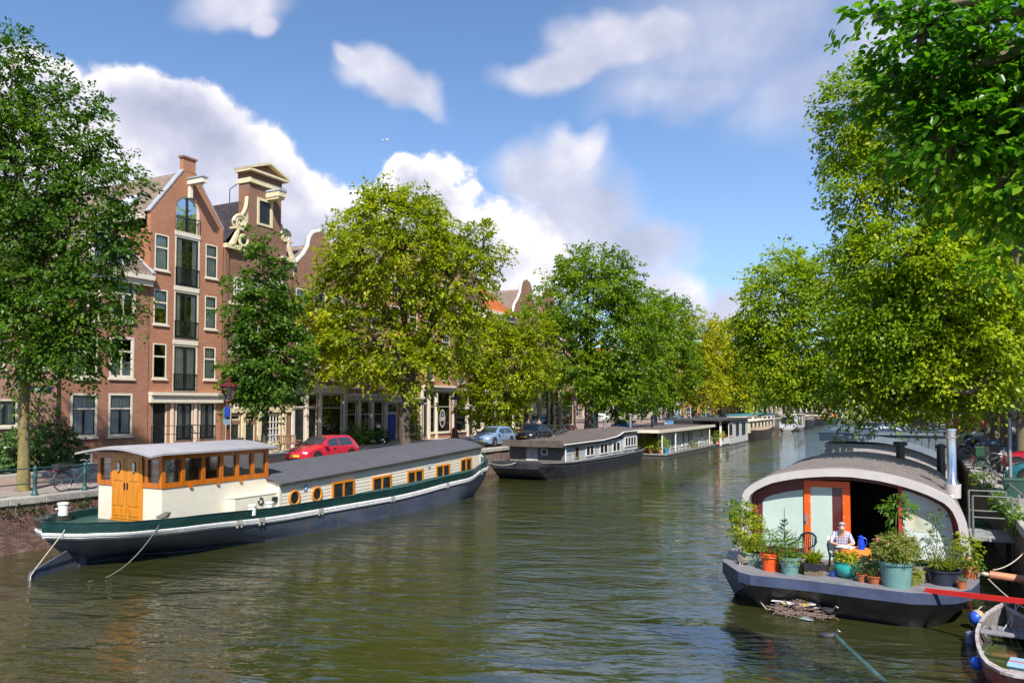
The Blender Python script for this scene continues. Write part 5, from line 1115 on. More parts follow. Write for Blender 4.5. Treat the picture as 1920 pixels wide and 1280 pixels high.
for (a, b) in ((1366, 1374), (1380, 1385), (1391, 1397)): bwin(b4, -18.98, FX(a, 800, -18.98).y, FX(b, 800, -18.98).y, 1.0, 2.6, WHITE2 if a < 1375 else BLACK, 1, fr=.12)
# ---- small boats further along
def small_boat(label, x0, x1, y0, y1, hm, sz, cab, name='moored_boat', wz=(.2, .6), bow=.25, roofc=None, wins=5):
    b = thing(name, label, 'boat', ((x0+x1)/2, (y0+y1)/2, 0), world=True); cx = (x0+x1)/2; w = (x1-x0)/2
    hbf = lambda t: w*pw([(0, .55), (.12, .9), (.5, 1), (.85, .8), (1, .05)], t); hwf = lambda t: w*pw([(0, .3), (.2, .75), (.5, .9), (.85, .55), (1, .03)], t); shf = lambda t: sz*pw([(0, 1.15), (.4, 1.0), (.8, 1.15), (1, 1.45)], t)
    H = Hull(cx, y0, y1, hbf, hwf, shf, (.02, .96), n=20); H.band([shf, lambda t: shf(t)*.7, lambda t: shf(t)*.3, lambda t: -.2]).out('hull', hm, b, smooth=True)
    MB().poly(H.ring(lambda t: shf(t)*.88, .05)).out('deck', mat('boat deck', (.2, .15, .1), .7), b)
    MB().tube([H.at(i/20, shf(i/20), 1) for i in range(21)], .06, 5).tube([H.at(i/20, shf(i/20), -1) for i in range(21)], .06, 5).out('gunwale', mat('gunwale wood', (.22, .08, .05), .5), b)
    if cab:
        ca, cb_, ch, cm = cab; a, e = lerp(y0, y1, ca), lerp(y0, y1, cb_); MB().bx(cx-w*.78, cx+w*.74, a, e, sz*.85, sz+ch).out('cabin', cm, b)
        MB().bx(cx-w*.85, cx+w*.82, a-.15, e+.15, sz+ch, sz+ch+.1).out('cabin_roof', roofc or WHITE, b)
        for k in range(wins): p, q = lerp(a, e, (k+.2)/wins), lerp(a, e, (k+.85)/wins); bwin(b, cx+w*.745, p, q, sz+ch*.35, sz+ch*.9, WHITE, 1, fr=.06)
        fwin(b, a-.015, cx-w*.6, cx+w*.55, sz+ch*.3, sz+ch*.9, WHITE, 2)
    return b
PURP = mat('dark red brown hull', (.06, .035, .035), .45, var=.4, stain=((.15, .07, .04), .3, 3))
small_boat('small dark hulled cabin boat with cream superstructure', -22.6, -18.6, 106.0, 131, PURP, 1.15, (.02, .85, 1.35, CREAM), roofc=WHITE, wins=7)
b6 = small_boat('houseboat with turquoise roof behind the small cabin boat', -25.0, -21.0, 117, 146, GPL, .9, (.05, .95, 2.3, WPK2), roofc=mat('turquoise roof', (.02, .22, .30), .5), wins=6)
small_boat('pale blue upright houseboat cabin at the waterline', -21.5, -17.6, 146.5, 160, WPK2, .5, (.05, .95, 2.4, plank_mat('pale blue planking', (.50, .55, .68))), wins=3)
small_boat('dark grey barge hull under the overhanging foliage', -22.5, -18.2, 164, 187, TAR, 1.5, (.2, .7, .9, GPL), wins=4)
small_boat('black tjalk shaped boat beside the orange tarpaulin', -21.5, -17.6, 190, 214, TAR, 1.3, (.3, .8, .8, VARN), wins=4)
small_boat('green boat covered with a bright orange tarpaulin', -21.0, -17.4, 217, 240, mat('dull green hull', (.05, .09, .08), .5), 1.4, (.15, .8, 1.2, mat('orange tarpaulin', (.65, .13, .01), .6)), roofc=MATS['orange tarpaulin'], wins=2)
small_boat('long white houseboat far along the left bank', -23.5, -18.0, 243, 292, WPK2, .6, (.02, .98, 2.6, WHITE2), wins=12)
small_boat('far brown houseboat near the distant bridge', -23.5, -18.5, 296, 325, TAR, .7, (.05, .95, 2.2, mat('brown boards', (.25, .14, .10), .7)), wins=8)
small_boat('dark barge on the right side far up the canal', -3.5, .9, 95, 125, TAR, 1.0, (.1, .8, 1.6, GPL), wins=6)
small_boat('far grey houseboat on the right side near the bridge', -3.0, 1.0, 150, 180, TAR, .9, (.1, .9, 1.9, WPK2), wins=6)
# ---- bridge across the far end
br = thing('canal_bridge', 'low stone arch bridge closing the far end of the canal', 'bridge', (-11.6, 345, 0), world=True)
BSt = mat('bridge stone', (.42, .37, .32), .85, var=.2)
prof = []
for ai in range(3):
    c = -20.5+9*ai
    prof.append([(c+3.6*math.cos(math.pi*(1-i/12)), 0.1+2.3*math.sin(math.pi*i/12)) for i in range(13)])
top = lambda x: 3.3+1.2*(1-((x+11.6)/15)**2)
xs = [XL-.5]+[p[0] for pr in prof for p in pr]+[XR+.5]; zs_ = [0.1]+[p[1] for pr in prof for p in pr]+[0.1]
mb = MB()
for i in range(len(xs)-1):
    mb.prism([(xs[i], 345, zs_[i]), (xs[i+1], 345, zs_[i+1]), (xs[i+1], 345, top(xs[i+1])), (xs[i], 345, top(xs[i]))], (0, 9, 0))
mb.out('arches', BSt, br)
for ai in range(4): MB().bx(-25.4+9*ai-.5, -25.4+9*ai+1.3, 344.6, 354, -.5, 1.6).out('pier', STONE, br)
mb = MB()
for i in range(30): x = lerp(XL, XR, i/29); mb.bx(x-.06, x+.06, 345.1, 345.2, top(x), top(x)+1.1)
for z in (.6, 1.1):
    for i in range(20): x, x2 = lerp(XL, XR, i/20), lerp(XL, XR, (i+1)/20); mb.bar((x, 345.15, top(x)+z), (x2, 345.15, top(x2)+z), .08, .08)
mb.out('parapet_rail', WHITE2, br)
MB().bx(XL-.5, XR+.5, 380, 400, -1, 2).out('canal_end_quay', STONE, None, label='low stone quay where the canal ends beyond the bridge', cat='wall')
for i in range(5): far_house('%s house closing the view beyond the far bridge, %s from the left' % (BCOL[i], ORD[i]), 402, -40+12*i, -28.1+12*i, 1, ZQ+rr.uniform(12, 16), BFAR[i % 5], 4, 4, 'houses beyond the bridge', TILE1, axis='y')
# ------------------------------------------------------------------ arched houseboat, its terrace, the man and the things around it
Zm = lambda a, b: (1340+a/2.9096, 760+b/2.9096)
ZD, ZFL = .85, .48; YS, YW = 22.9, 23.4
HNAVY = mat('slate hull paint', (.05, .065, .125), .45, var=.25, sc=2, stain=((.03, .03, .04), .38, 2))
HBLACK = mat('black hull bottom', (.014, .014, .018), .45, var=.5, sc=3, stain=((.05, .045, .04), .32, 3))
SHELL = mat('taupe metal roof', (.26, .22, .21), .42, .3, var=.14, sc=1.2, stretch=(1, 6, 1))
SHELLF = mat('pale shell edge', (.44, .41, .40), .45, var=.08)
MAROON = mat('maroon paint', (.13, .018, .016), .4, var=.15); ORANGE = mat('orange red paint', (.72, .095, .008), .38, var=.12)
FROST = mat('frosted glass', (.42, .52, .47), .25, var=.06, sc=1.2, spec=.6)
hbt = thing('houseboat', 'arched houseboat with taupe metal roof, orange door frame and plant filled terrace', 'houseboat', (-1.5, 22, 0), world=True)
deck = [(-3.9, 31.3), (-4.42, 24.5), (-4.40, 21.2), (-4.27, 19.95), (-3.67, 18.86), (-3.35, 18.62), (-2.1, 18.62), (-1.0, 18.48), (-.06, 18.4), (.42, 18.56), (.82, 18.88), (1.12, 19.35), (1.32, 20.2), (1.42, 21.6), (1.46, 24), (1.46, 31.3)]
def inset(pl, d, dy=None):
    out = []; n = len(pl)
    for i, p in enumerate(pl):
        a = Vector(pl[max(i-1, 0)]); b = Vector(pl[min(i+1, n-1)]); t_ = (b-a).normalized(); nrm = Vector((-t_.y, t_.x)); q = Vector(p)+nrm*d; out.append((q.x, q.y))
    return out
lvl = lambda pl, z: [(x, y, z) for x, y in pl]
fas = MB().loft([lvl(deck, ZD), lvl(deck, ZD-.235)], caps=False); fas.out('fascia', HNAVY, hbt)
wl = inset(deck, .62); wl[0] = (-3.7, 31); wl[1] = (-4.2, 24.5); wl[-1] = (1.25, 31); wl[-2] = (1.22, 24); wl[2] = (-4.15, 21.4); wl[3] = (-4.02, 20.3); wl[-3] = (1.2, 22)
MB().loft([lvl(inset(deck, .03), ZD-.235), lvl([(lerp(a[0], b[0], .62), lerp(a[1], b[1], .62)) for a, b in zip(inset(deck, .03), wl)], .22), lvl(wl, -.1), lvl(wl, -.5)], caps=False).out('hull', HBLACK, hbt)
MB().prism([(-4.28, 19.93, ZD-.24), (-3.42, 18.64, ZD-.24), (-4.03, 20.2, .0)], (.02, .02, 0)).out('bow_plate', HNAVY, hbt)
inn = [(-3.6, 31.3), (-4.1, 24), (-4.02, 21.3), (-3.85, 20.4), (-3.3, 19.75), (-3.0, 19.62), (-2.1, 19.6), (-1.0, 19.5), (-.06, 19.45), (.2, 19.5), (.5, 19.72), (.75, 20.0), (.92, 20.6), (1.1, 21.8), (1.15, 24), (1.15, 31.3)]
mb = MB()
for i in range(len(deck)-1): mb.poly([(*deck[i], ZD), (*deck[i+1], ZD), (*inn[i+1], ZD), (*inn[i], ZD)])
mb.loft([lvl(inn, ZD), lvl(inn, ZFL)], caps=False); mb.out('side_deck', mat('grey deck paint', (.17, .17, .19), .6, var=.25, sc=3), hbt)
MB().poly(lvl(inn, ZFL)).out('terrace_floor', mat('terrace boards', (.16, .13, .11), .8, var=.3, stretch=(9, 1, 1)), hbt)
prof = [(148, 510), (152, 485), (165, 460), (200, 430), (250, 405), (300, 385), (365, 371), (430, 360), (515, 352), (600, 347), (675, 347), (750, 350), (825, 359), (900, 370), (975, 386), (1050, 405), (1115, 426), (1180, 450), (1232, 474), (1280, 500), (1315, 530), (1340, 560), (1360, 600), (1375, 640), (1388, 710)]
op = [FY(*Zm(*p), YS) for p in prof]; op = [Vector((-4.36, YS, ZD)), Vector((-4.36, YS, 1.6))]+op+[Vector((1.32, YS, ZD))]
OP = [(p.x, p.z) for p in op]
def off(pl, d):
    out = []
    for i, p in enumerate(pl):
        a = Vector(pl[max(i-1, 0)]); b = Vector(pl[min(i+1, len(pl)-1)]); t_ = (b-a).normalized(); q = Vector(p)+Vector((t_.y, -t_.x))*d; out.append((q.x, q.y))
    out[0] = (pl[0][0]+d, pl[0][1]); out[-1] = (pl[-1][0]-d, pl[-1][1]); return out
IN = off(OP, .20); IN2 = off(OP, .26); MR = off(OP, .33)
shf_ = MB()
for i in range(len(OP)-1): shf_.prism([(OP[i][0], YS, OP[i][1]), (OP[i+1][0], YS, OP[i+1][1]), (IN[i+1][0], YS, IN[i+1][1]), (IN[i][0], YS, IN[i][1])], (0, .5, 0))
shf_.out('roof_edge', SHELLF, hbt, smooth=25)
yy = YS+.5; k = 0; cross = lambda y: [(x+(.45*max(0, (y-YS)/8.3)**1.5 if x < -3 else 0), y, z+.06*math.sin(min(1, (y-YS)/6)*1.6) if z > 1.2 else z) for x, z in OP]
while yy < 30.6:
    y2 = min(yy+.62, 31.2); o2 = off(OP, .05)
    R0, R1 = cross(yy), cross(y2-.015); r0 = [(a[0], yy, b[2]-.05) for a, b in zip(o2, R0)]; r1 = [(a[0], y2-.015, b[2]-.05) for a, b in zip(o2, R1)]
    lip = [(x+(.012 if x > -1.5 else -.012), y+.01, z+.014) for x, y, z in R0]
    MB().loft([r0, R0, R1, r1], caps=False, closed=False).out('roof_panel', SHELL, hbt, smooth=60)
    MB().loft([[(p[0], p[1], p[2]-.01) for p in R0], [(p[0]*1.0, p[1], p[2]+.022) for p in R0], [(p[0], p[1]+.02, p[2]+.022) for p in R0], [(p[0], p[1]+.02, p[2]-.01) for p in R0]], caps=False, closed=False).out('roof_seam', SHELL, hbt, smooth=60)
    yy = y2
MB().loft([[(x, 31.15, z-.03) for x, y_, z in cross(31.15)], [(x, 31.15, .5) for x, y_, z in cross(31.15)]], caps=False, closed=False).out('back_wall', MAROON, hbt)
# front screen
mb = MB()
for i in range(len(IN2)-1): mb.prism([(IN2[i][0], YW-.05, IN2[i][1]), (IN2[i+1][0], YW-.05, IN2[i+1][1]), (MR[i+1][0], YW-.05, MR[i+1][1]), (MR[i][0], YW-.05, MR[i][1])], (0, .08, 0))
mb.out('arch_frame', MAROON, hbt)
W_ = lambda a, b, y=YW: FY(*Zm(a, b), y)
def panel(pts, m, name, y=YW, th=.03, par=hbt, zb=ZFL):
    P = []
    for a, b in pts:
        v = W_(a, b, y); P.append((v.x, y, max(v.z, zb) if b < 790 else zb))
    return MB().prism(P, (0, th, 0)).out(name, m, par)
panel([(170, 540), (215, 470), (300, 428), (400, 402), (487, 392), (487, 800), (170, 800)], MAROON, 'side_panel', YW+.01)
lw = panel([(262, 525), (275, 505), (310, 488), (400, 468), (483, 458), (483, 800), (262, 800)], FROST, 'window', YW-.012, .018, zb=ZFL+.25)
dr = MB()
v0, v1, v2, v3 = W_(487, 405), W_(523, 440), W_(697, 440), W_(738, 405); zt2, zi = v0.z, v1.z
dr.bx(v0.x, v1.x, YW-.07, YW+.05, ZFL, zt2).bx(v2.x, v3.x, YW-.07, YW+.05, ZFL, zt2).bx(v1.x, v2.x, YW-.07, YW+.05, zi, zt2)
dr = dr.out('door_frame', ORANGE, hbt, bevel=.008)
c1 = W_(640, 440); MB().bx(v1.x, c1.x, YW-.03, YW-.01, ZFL, zi).out('glass_panel', FROST, dr); MB().bx(c1.x, v2.x, YW-.02, YW+.0, ZFL, zi).out('reflective_panel', mat('maroon gloss', (.09, .02, .022), .08, var=.2, spec=.8), dr)
MB().bx(v0.x+.02, v0.x+.09, YW-.085, YW-.07, 1.42, 1.72).bx(v0.x+.04, v0.x+.07, YW-.13, YW-.085, 1.5, 1.56).out('lock_plate', STEEL, dr)
for z in (ZFL+.5, ZFL+1.2, zi-.4):
    for xx in (v1.x-.03, v2.x+.03): MB().ball((xx, YW-.072, z), .012, 6, 4).out('screw_cap', WHITE2, dr)
p0, p1 = W_(1000, 440), W_(1018, 440)
MB().bx(p0.x, p1.x+.02, YW-.06, YW+.04, ZFL, W_(1009, 432).z).out('door_post', mat('dull red paint', (.38, .04, .03), .4), hbt)
panel([(1018, 447), (1100, 475), (1180, 510), (1250, 550), (1290, 590), (1300, 640), (1300, 800), (1018, 800)], mat('pale frosted glass', (.52, .58, .56), .22, var=.08, sc=1.2, spec=.6), 'window', YW-.012, .02, zb=ZFL+.2)
mb = MB(); pts = [(1255, 540), (1290, 580), (1305, 620), (1308, 800), (1328, 800), (1326, 640), (1310, 590), (1270, 548)]
panel(pts, MATS['dull red paint'], 'window_frame', YW-.03, .05)
# room behind the front
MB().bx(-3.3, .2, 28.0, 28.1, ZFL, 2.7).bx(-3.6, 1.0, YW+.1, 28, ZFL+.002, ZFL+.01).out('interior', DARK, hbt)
MB().bx(-1.35, -.3, 27.5, 27.95, ZFL+.01, 2.5).out('bookcase', mat('dark bookcase', (.03, .016, .012), .7), hbt)
MB().bx(p1.x+.03, 1.0, YW+.12, YW+.15, ZFL+.2, 2.42).out('white_partition', WHITE2, hbt)
v, w = W_(1035, 560, YW+.11), W_(1200, 690, YW+.11)
pc = MB().bx(v.x, w.x, YW-.02, YW-.0125, w.z, v.z).out('painting', mat('muted painting', (.42, .38, .24), .5, var=.4, sc=4, stain=((.42, .50, .46), .5, 3)), hbt)
for i, (a, b, cc) in enumerate(((1203, 523, (.6, .35, .1)), (1225, 567, (.55, .08, .04)), (1267, 600, (.05, .25, .35)))):
    v = W_(a, b, YW-.03); MB().prism([(v.x-.035, v.y, v.z+.03), (v.x+.035, v.y, v.z+.02), (v.x+.02, v.y, v.z-.05), (v.x-.03, v.y, v.z-.04)], (0, .006, 0)).out('bunting_flag', mat('bunting %d' % i, cc, .7), hbt)
CHROME = mat('polished steel', (.72, .72, .72), .18, 1.0, var=.1)
MB().lathe([(.19, 0), (.13, .14), (.115, .16), (.115, 1.26), (.16, 1.28), (.16, 1.31), (.12, 1.32), (.12, 1.46), (.135, 1.47), (.13, 1.52), (.03, 1.56)], 20, (1.0, 24.3, 2.62)).out('flue_pipe', CHROME, hbt, smooth=True)
MB().lathe([(.2, -.35), (.21, .02)], 20, (1.0, 24.3, 2.62)).out('flue_base', SHELLF, hbt, smooth=True)
v = FY(1688, 835, 30); MB().lathe([(.14, -.3), (.14, .25), (.22, .26), (.22, .40)], 12, (v.x, 30, 3.12)).out('roof_vent', BLACK, hbt)
v = FY(1764, 850, 30.4); MB().lathe([(.13, -.9), (.13, .25), (.18, .26), (.18, .34), (.05, .4)], 12, (v.x, 30.4, 3.05)).out('roof_vent', BLACK, hbt)
# ---- pots and plants on the terrace
def pot(par, x, y, r, h, m, rim=.12, taper=.75, z=ZD, bowl=False, n=22):
    if bowl: pr = [(r*.55, 0), (r*.8, h*.15), (r, h*.45), (r*1.0, h*.7), (r*.88, h*.93), (r*.95, h), (r*.85, h), (r*.82, h*.9)]
    else: pr = [(r*taper, 0), (r*lerp(taper, 1, .86), h*(1-rim)), (r*1.05, h*(1-rim)), (r*1.06, h), (r*.95, h), (r*.93, h*.9)]
    p = MB().lathe(pr, n, (x, y, z)).out('pot', m, par, smooth=True); MB().lathe([(.01, h*.9), (r*.93, h*.9)], n, (x, y, z)).out('soil', mat('soil', (.03, .022, .015), .95), par); return z+h*.9
def leafy(par, P, A, N, S, wid, m, name='foliage'): return put(name, leaf_mesh(name, np.array(P), np.array(A), np.array(N), np.array(S), wid, m), par)
def blades(par, x, y, z, n, ln, spread, m, seed, wid=.06, name='foliage', arch=.5):
    rg = np.random.default_rng(seed); a = rg.uniform(0, 6.28, n); lean = rg.random(n)*spread
    d = np.stack([np.cos(a)*lean, np.sin(a)*lean, np.ones(n)], 1); d = unit(d); L = ln*rg.uniform(.55, 1.1, n); base = np.array([[x, y, z]])+np.stack([np.cos(a), np.sin(a), 0*a], 1)*(rg.random(n)*.09)[:, None]
    P1 = base; A1 = d; mid = base+d*(L*.55)[:, None]; A2 = unit(d+np.stack([np.cos(a)*arch*lean, np.sin(a)*arch*lean, -.9*lean*arch*2], 1))
    sd = unit(np.cross(d, np.array([[0, 0, 1.]]))+rg.normal(size=(n, 3))*.2)*(L*wid)[:, None]; tip = mid+A2*(L*.5)[:, None]
    V = np.stack([P1-sd*.6, P1+sd*.6, mid+sd, mid-sd, tip], 1).reshape(-1, 3); b = (np.arange(n)*5)[:, None]
    F = np.concatenate([b+np.array([[0, 1, 2, 3]]), b+np.array([[3, 2, 4, 4]])])
    F2 = b+np.array([[3, 2, 4]]); me = bpy.data.meshes.new(name); me.from_pydata(V.tolist(), [], (b+np.array([[0, 1, 2, 3]])).tolist()+F2.tolist()); me.materials.append(m); return put(name, me, par)
def bush(par, c, r, n, ls, m, seed, name='foliage', wid=.55, per=8, spray=None, upb=.6):
    me, cl = crown(name, [(Vector(c), r)], n, per, ls, m, seed, spray or ls*2.2, wid=wid, shell=.25, droop=.25, up_bias=upb); return put(name, me, par)
def stems(par, pts, r, m=None, name='stem'):
    mb = MB()
    for p in pts: mb.tube(p, r, 5)
    return mb.out(name, m or mat('green brown stem', (.12, .11, .04), .8), par)
PL_LIME = leaf_mat('lime plant', (.16, .22, .01), (.28, .34, .015), (.42, .42, .03), .45); PL_GREEN = leaf_mat('green plant', (.05, .12, .012), (.10, .21, .018), (.18, .29, .03), .4); PL_DARK = leaf_mat('dark plant', (.03, .06, .015), (.05, .10, .02), (.09, .15, .03), .35)
PL_VAR = leaf_mat('variegated plant', (.08, .16, .01), (.34, .34, .02), (.58, .48, .04), .4); PL_STRAW = leaf_mat('straw green grass', (.14, .17, .03), (.26, .28, .06), (.38, .36, .12), .4); PL_GREY = leaf_mat('grey green plant', (.08, .12, .06), (.14, .19, .10), (.22, .27, .15), .4)
TERRA = mat('terracotta', (.42, .12, .045), .75, var=.2, sc=8); TEALP = mat('grey teal plastic', (.13, .26, .25), .5, var=.12, sc=5); TURQ = mat('turquoise glaze', (.015, .24, .22), .18, var=.35, sc=5, coat=.6); OLIVE = mat('olive plastic', (.16, .17, .03), .5); NAVYP = mat('blue black plastic', (.022, .028, .05), .45); ORB = mat('orange bucket plastic', (.70, .085, .012), .45, var=.1)
def potted(label, x, y): return thing('potted_plant', label, 'plant', (x, y, ZD), world=True, group=None)
def at(a, b, z=ZD): v = G(*Zm(a, b), z); return v.x, v.y
x, y = -3.5, 20.0; p = potted('tall lime green shrub in a pale green tub at the left end of the terrace', x, y); z = pot(p, x, y, .30, .3, mat('pale green tub', (.25, .34, .24), .6), taper=.85)
bush(p, (x-.2, y+.15, z+.55), (.40, .40, .62), 330, .07, PL_LIME, 41); bush(p, (x-.38, y+.3, z+1.0), (.26, .3, .28), 60, .085, PL_GREEN, 42); stems(p, [[(x-.2, y+.1, z-.05), (x-.28, y+.2, z+.7), (x-.4, y+.3, z+1.2)], [(x, y, z-.05), (x-.05, y+.1, z+.8)]], .012); blades(p, x-.1, y-.15, z, 40, .55, .7, PL_LIME, 43, .04, 'grass_blades')
x, y = at(300, 905); y += .18; p = potted('small cypress in an orange red bucket', x, y); z = pot(p, x, y, .225, .42, ORB, taper=.86); bush(p, (x, y, z+.28), (.17, .17, .32), 150, .05, PL_GREEN, 44, wid=.4, spray=.16); stems(p, [[(x, y, z-.05), (x, y, z+.3)]], .012)
MB().torus((x, y, ZD+.33), .235, .018, 'z', 20, 5).out('pot_band', ORB, p)
x, y = -2.78, 20.0; p = potted('young spruce with bare leader behind the orange bucket', x, y); z = pot(p, x, y, .2, .3, NAVYP, z=ZFL+.25)
mb = MB().tube([(x, y, z), (x, y, z+.9), (x+.005, y, z+1.28)], [.018, .012, .006], 6); rg = random.Random(5); PP, AA, NN, SS = [], [], [], []
for i in range(9):
    zz = z+.15+i*.095; rad = .36*(1-i/9.8)
    for j in range(7):
        a = rg.uniform(0, 6.28); e = (x+rad*math.cos(a), y+rad*math.sin(a), zz+.1*rad/.36+.05); mb.tube([(x, y, zz), e], [.006, .003], 4)
        for q in range(26):
            k = rg.uniform(.1, 1); PP.append([lerp(x, e[0], k), lerp(y, e[1], k), lerp(zz, e[2], k)]); AA.append([math.cos(a)+rg.uniform(-.9, .9), math.sin(a)+rg.uniform(-.9, .9), rg.uniform(-.3, .8)]); NN.append([rg.uniform(-.5, .5), rg.uniform(-.5, .5), 1]); SS.append(rg.uniform(.04, .06))
mb.out('trunk', BARK, p); leafy(p, PP, AA, NN, SS, .22, PL_DARK, 'needles')
x, y = at(405, 925); y += .18; p = potted('bright young cypress in a ribbed grey teal pot', x, y); z = pot(p, x, y, .235, .40, TEALP, taper=.74, rim=.16); MB().torus((x, y, ZD+.2), .212, .008, 'z', 22, 4).torus((x, y, ZD+.24), .217, .008, 'z', 22, 4).out('pot_rings', TEALP, p)
bush(p, (x, y, z+.26), (.2, .2, .32), 170, .05, PL_GREEN, 46, wid=.4, spray=.16); bush(p, (x, y, z+.04), (.25, .25, .08), 60, .05, PL_LIME, 47, wid=.4, spray=.14); stems(p, [[(x, y, z-.05), (x, y, z+.3)]], .012)
x, y = at(535, 930); y += .16; p = potted('lily leaves in a brown box lined with black plastic', x, y); bm_ = MB().loft([[(x-.18, y-.13, ZD), (x+.18, y-.13, ZD), (x+.18, y+.13, ZD), (x-.18, y+.13, ZD)], [(x-.21, y-.16, ZD+.25), (x+.21, y-.16, ZD+.25), (x+.21, y+.16, ZD+.25), (x-.21, y+.16, ZD+.25)]]).out('box', mat('brown wicker', (.16, .12, .07), .8, var=.4, stretch=(14, 14, 1)), p)
mb = MB(); rg = random.Random(8); R0 = []
for j in range(24): a = j/24*6.283; q = 1/max(abs(math.cos(a))/.225, abs(math.sin(a))/.175); R0.append((x+q*math.cos(a)*rg.uniform(.97, 1.06), y+q*math.sin(a)*rg.uniform(.97, 1.06), 0))
mb.loft([[(a, b, ZD+.16+rg.uniform(-.03, .02)) for a, b, c in R0], [(a*1.0, b, ZD+.29) for a, b, c in R0], [(x+(a-x)*.7, y+(b-y)*.7, ZD+.26) for a, b, c in R0]], caps=False).out('plastic_liner', mat('black plastic film', (.02, .02, .024), .25), p); blades(p, x, y, ZD+.24, 110, .36, .85, PL_LIME, 48, .09)
x, y = at(715, 945); y += .24; p = potted('yellow variegated plant in a round turquoise glazed pot', x, y); z = pot(p, x, y, .285, .36, TURQ, bowl=True); bush(p, (x, y, z+.11), (.17, .17, .11), 80, .09, PL_VAR, 49, wid=.42, upb=.9, spray=.12); bush(p, (x-.05, y, z+.03), (.16, .16, .06), 30, .08, PL_GREEN, 50, wid=.4, spray=.1)
x, y = at(800, 965); y += .12; p = potted('small terracotta pot of grey green sedum beside the turquoise pot', x, y); z = pot(p, x, y, .115, .17, TERRA); bush(p, (x, y, z+.1), (.13, .13, .12), 60, .05, PL_GREY, 51, wid=.3)
x, y = at(868, 978); y += .15; p = potted('shallow terracotta bowl of sparse seedlings', x, y); z = pot(p, x, y, .16, .18, TERRA, taper=.6); blades(p, x, y, z, 50, .2, .6, PL_STRAW, 52, .05)
x, y = at(990, 1000); y += .32; p = potted('large bushy bamboo in the biggest grey teal pot', x, y); z = pot(p, x, y, .345, .54, TEALP, taper=.8, rim=.1); bush(p, (x, y, z+.36), (.36, .36, .28), 380, .10, PL_STRAW, 53, wid=.2, per=12, upb=.2, spray=.16); bush(p, (x+.05, y, z+.36), (.34, .34, .26), 110, .09, PL_GREEN, 54, wid=.22)
stems(p, [[(x-.02, y, z-.05), (x, y, z+.5), (x+.02, y+.05, z+1.05)]], .011); bush(p, (x+.02, y+.05, z+1.22), (.24, .2, .22), 46, .11, PL_GREEN, 55, wid=.36, spray=.2)
fl = MB(); rg = random.Random(12)
for i in range(12):
    a = rg.uniform(0, 6.28); fl.ball((x+.38*math.cos(a), y+.3*math.sin(a), z+rg.uniform(.3, .58)), .028, 6, 4)
fl.out('pink_blossoms', mat('magenta petals', (.6, .06, .22), .6), p, kind='stuff')
x, y = at(1085, 985); y += .12; p = potted('low green tuft in an olive pot right of the largest pot', x, y); z = pot(p, x, y, .14, .24, OLIVE); bush(p, (x, y, z+.05), (.14, .14, .08), 40, .06, PL_LIME, 56)
x, y = at(1255, 985); y += .26; p = potted('ornamental grass spilling from a wide blue black tub', x, y); z = pot(p, x, y, .34, .33, NAVYP, taper=.8, rim=.1); blades(p, x-.12, y, z, 170, .42, 1.3, PL_STRAW, 57, .025, 'dry_grass'); blades(p, x+.1, y, z, 120, .36, .9, PL_LIME, 58, .04, 'grass_blades'); stems(p, [[(x+.2, y, z), (x+.2, y+.02, z+.5)]], .008); bush(p, (x+.2, y+.02, z+.38), (.09, .09, .25), 50, .05, PL_GREY, 59, wid=.2)
x, y = .42, 20.35; p = potted('airy tall shrub with small leaves in front of the right window', x, y); z = pot(p, x, y, .2, .3, NAVYP, z=ZFL+.25); stems(p, [[(x, y, z), (x+.1, y, z+.7), (x+.05, y, z+1.3)], [(x, y, z), (x-.15, y, z+.5)], [(x, y, z), (x+.25, y, z+.5)]], .01); bush(p, (x+.08, y, z+.65), (.28, .25, .5), 90, .06, PL_GREY, 60, wid=.5, per=6); bush(p, (x-.2, y, z+.45), (.2, .2, .35), 60, .055, PL_GREY, 61, wid=.3, per=6); bush(p, (x+.07, y, z+1.2), (.1, .1, .22), 18, .06, PL_GREEN, 62, per=5)
x, y = at(1395, 945); y += .15; p = potted('yellow green shrub with pink flowers in a terracotta pot at the right end', x, y); z = pot(p, x, y, .19, .28, TERRA); bush(p, (x-.08, y+.05, z+.4), (.2, .2, .32), 100, .08, PL_LIME, 63); bush(p, (x-.05, y-.05, z+.1), (.26, .2, .14), 60, .07, PL_GREEN, 64)
fl = MB(); rg = random.Random(14)
for i in range(14): fl.ball((x+rg.uniform(-.32, .15), y+rg.uniform(-.2, .1), z+rg.uniform(.08, .3)), (.035, .035, .022), 6, 4)
fl.out('pink_blossoms', mat('pink petals', (.65, .25, .40), .6), p, kind='stuff')
for (a, b, r, h, m_, lb) in ((1350, 1003, .10, .15, TERRA, 'small empty terracotta pot by the red strap'), (640, 935, .07, .13, mat('blue glaze', (.02, .05, .30), .25), 'small blue pot beside the turquoise one'), (468, 915, .09, .16, OLIVE, 'small olive pot behind the ribbed teal pot'), (1320, 985, .09, .16, TERRA, 'second small terracotta pot at the right end')):
    x, y = at(a, b); y += r; p = potted(lb, x, y); z = pot(p, x, y, r, h, m_, n=14); blades(p, x, y, z, 26, .16, .7, PL_GREY, int(a), .06)
x, y = -.75, 19.75; p = potted('long terracotta trough with bare twigs near the table', x, y); MB().bx(x-.45, x+.35, y-.1, y+.1, ZD-.02, ZD+.14).out('trough', TERRA, p, bevel=.01); blades(p, x, y, ZD+.12, 40, .3, .5, PL_STRAW, 71, .03); bush(p, (x-.1, y+.15, ZD+.3), (.35, .2, .16), 40, .10, PL_GREEN, 72)
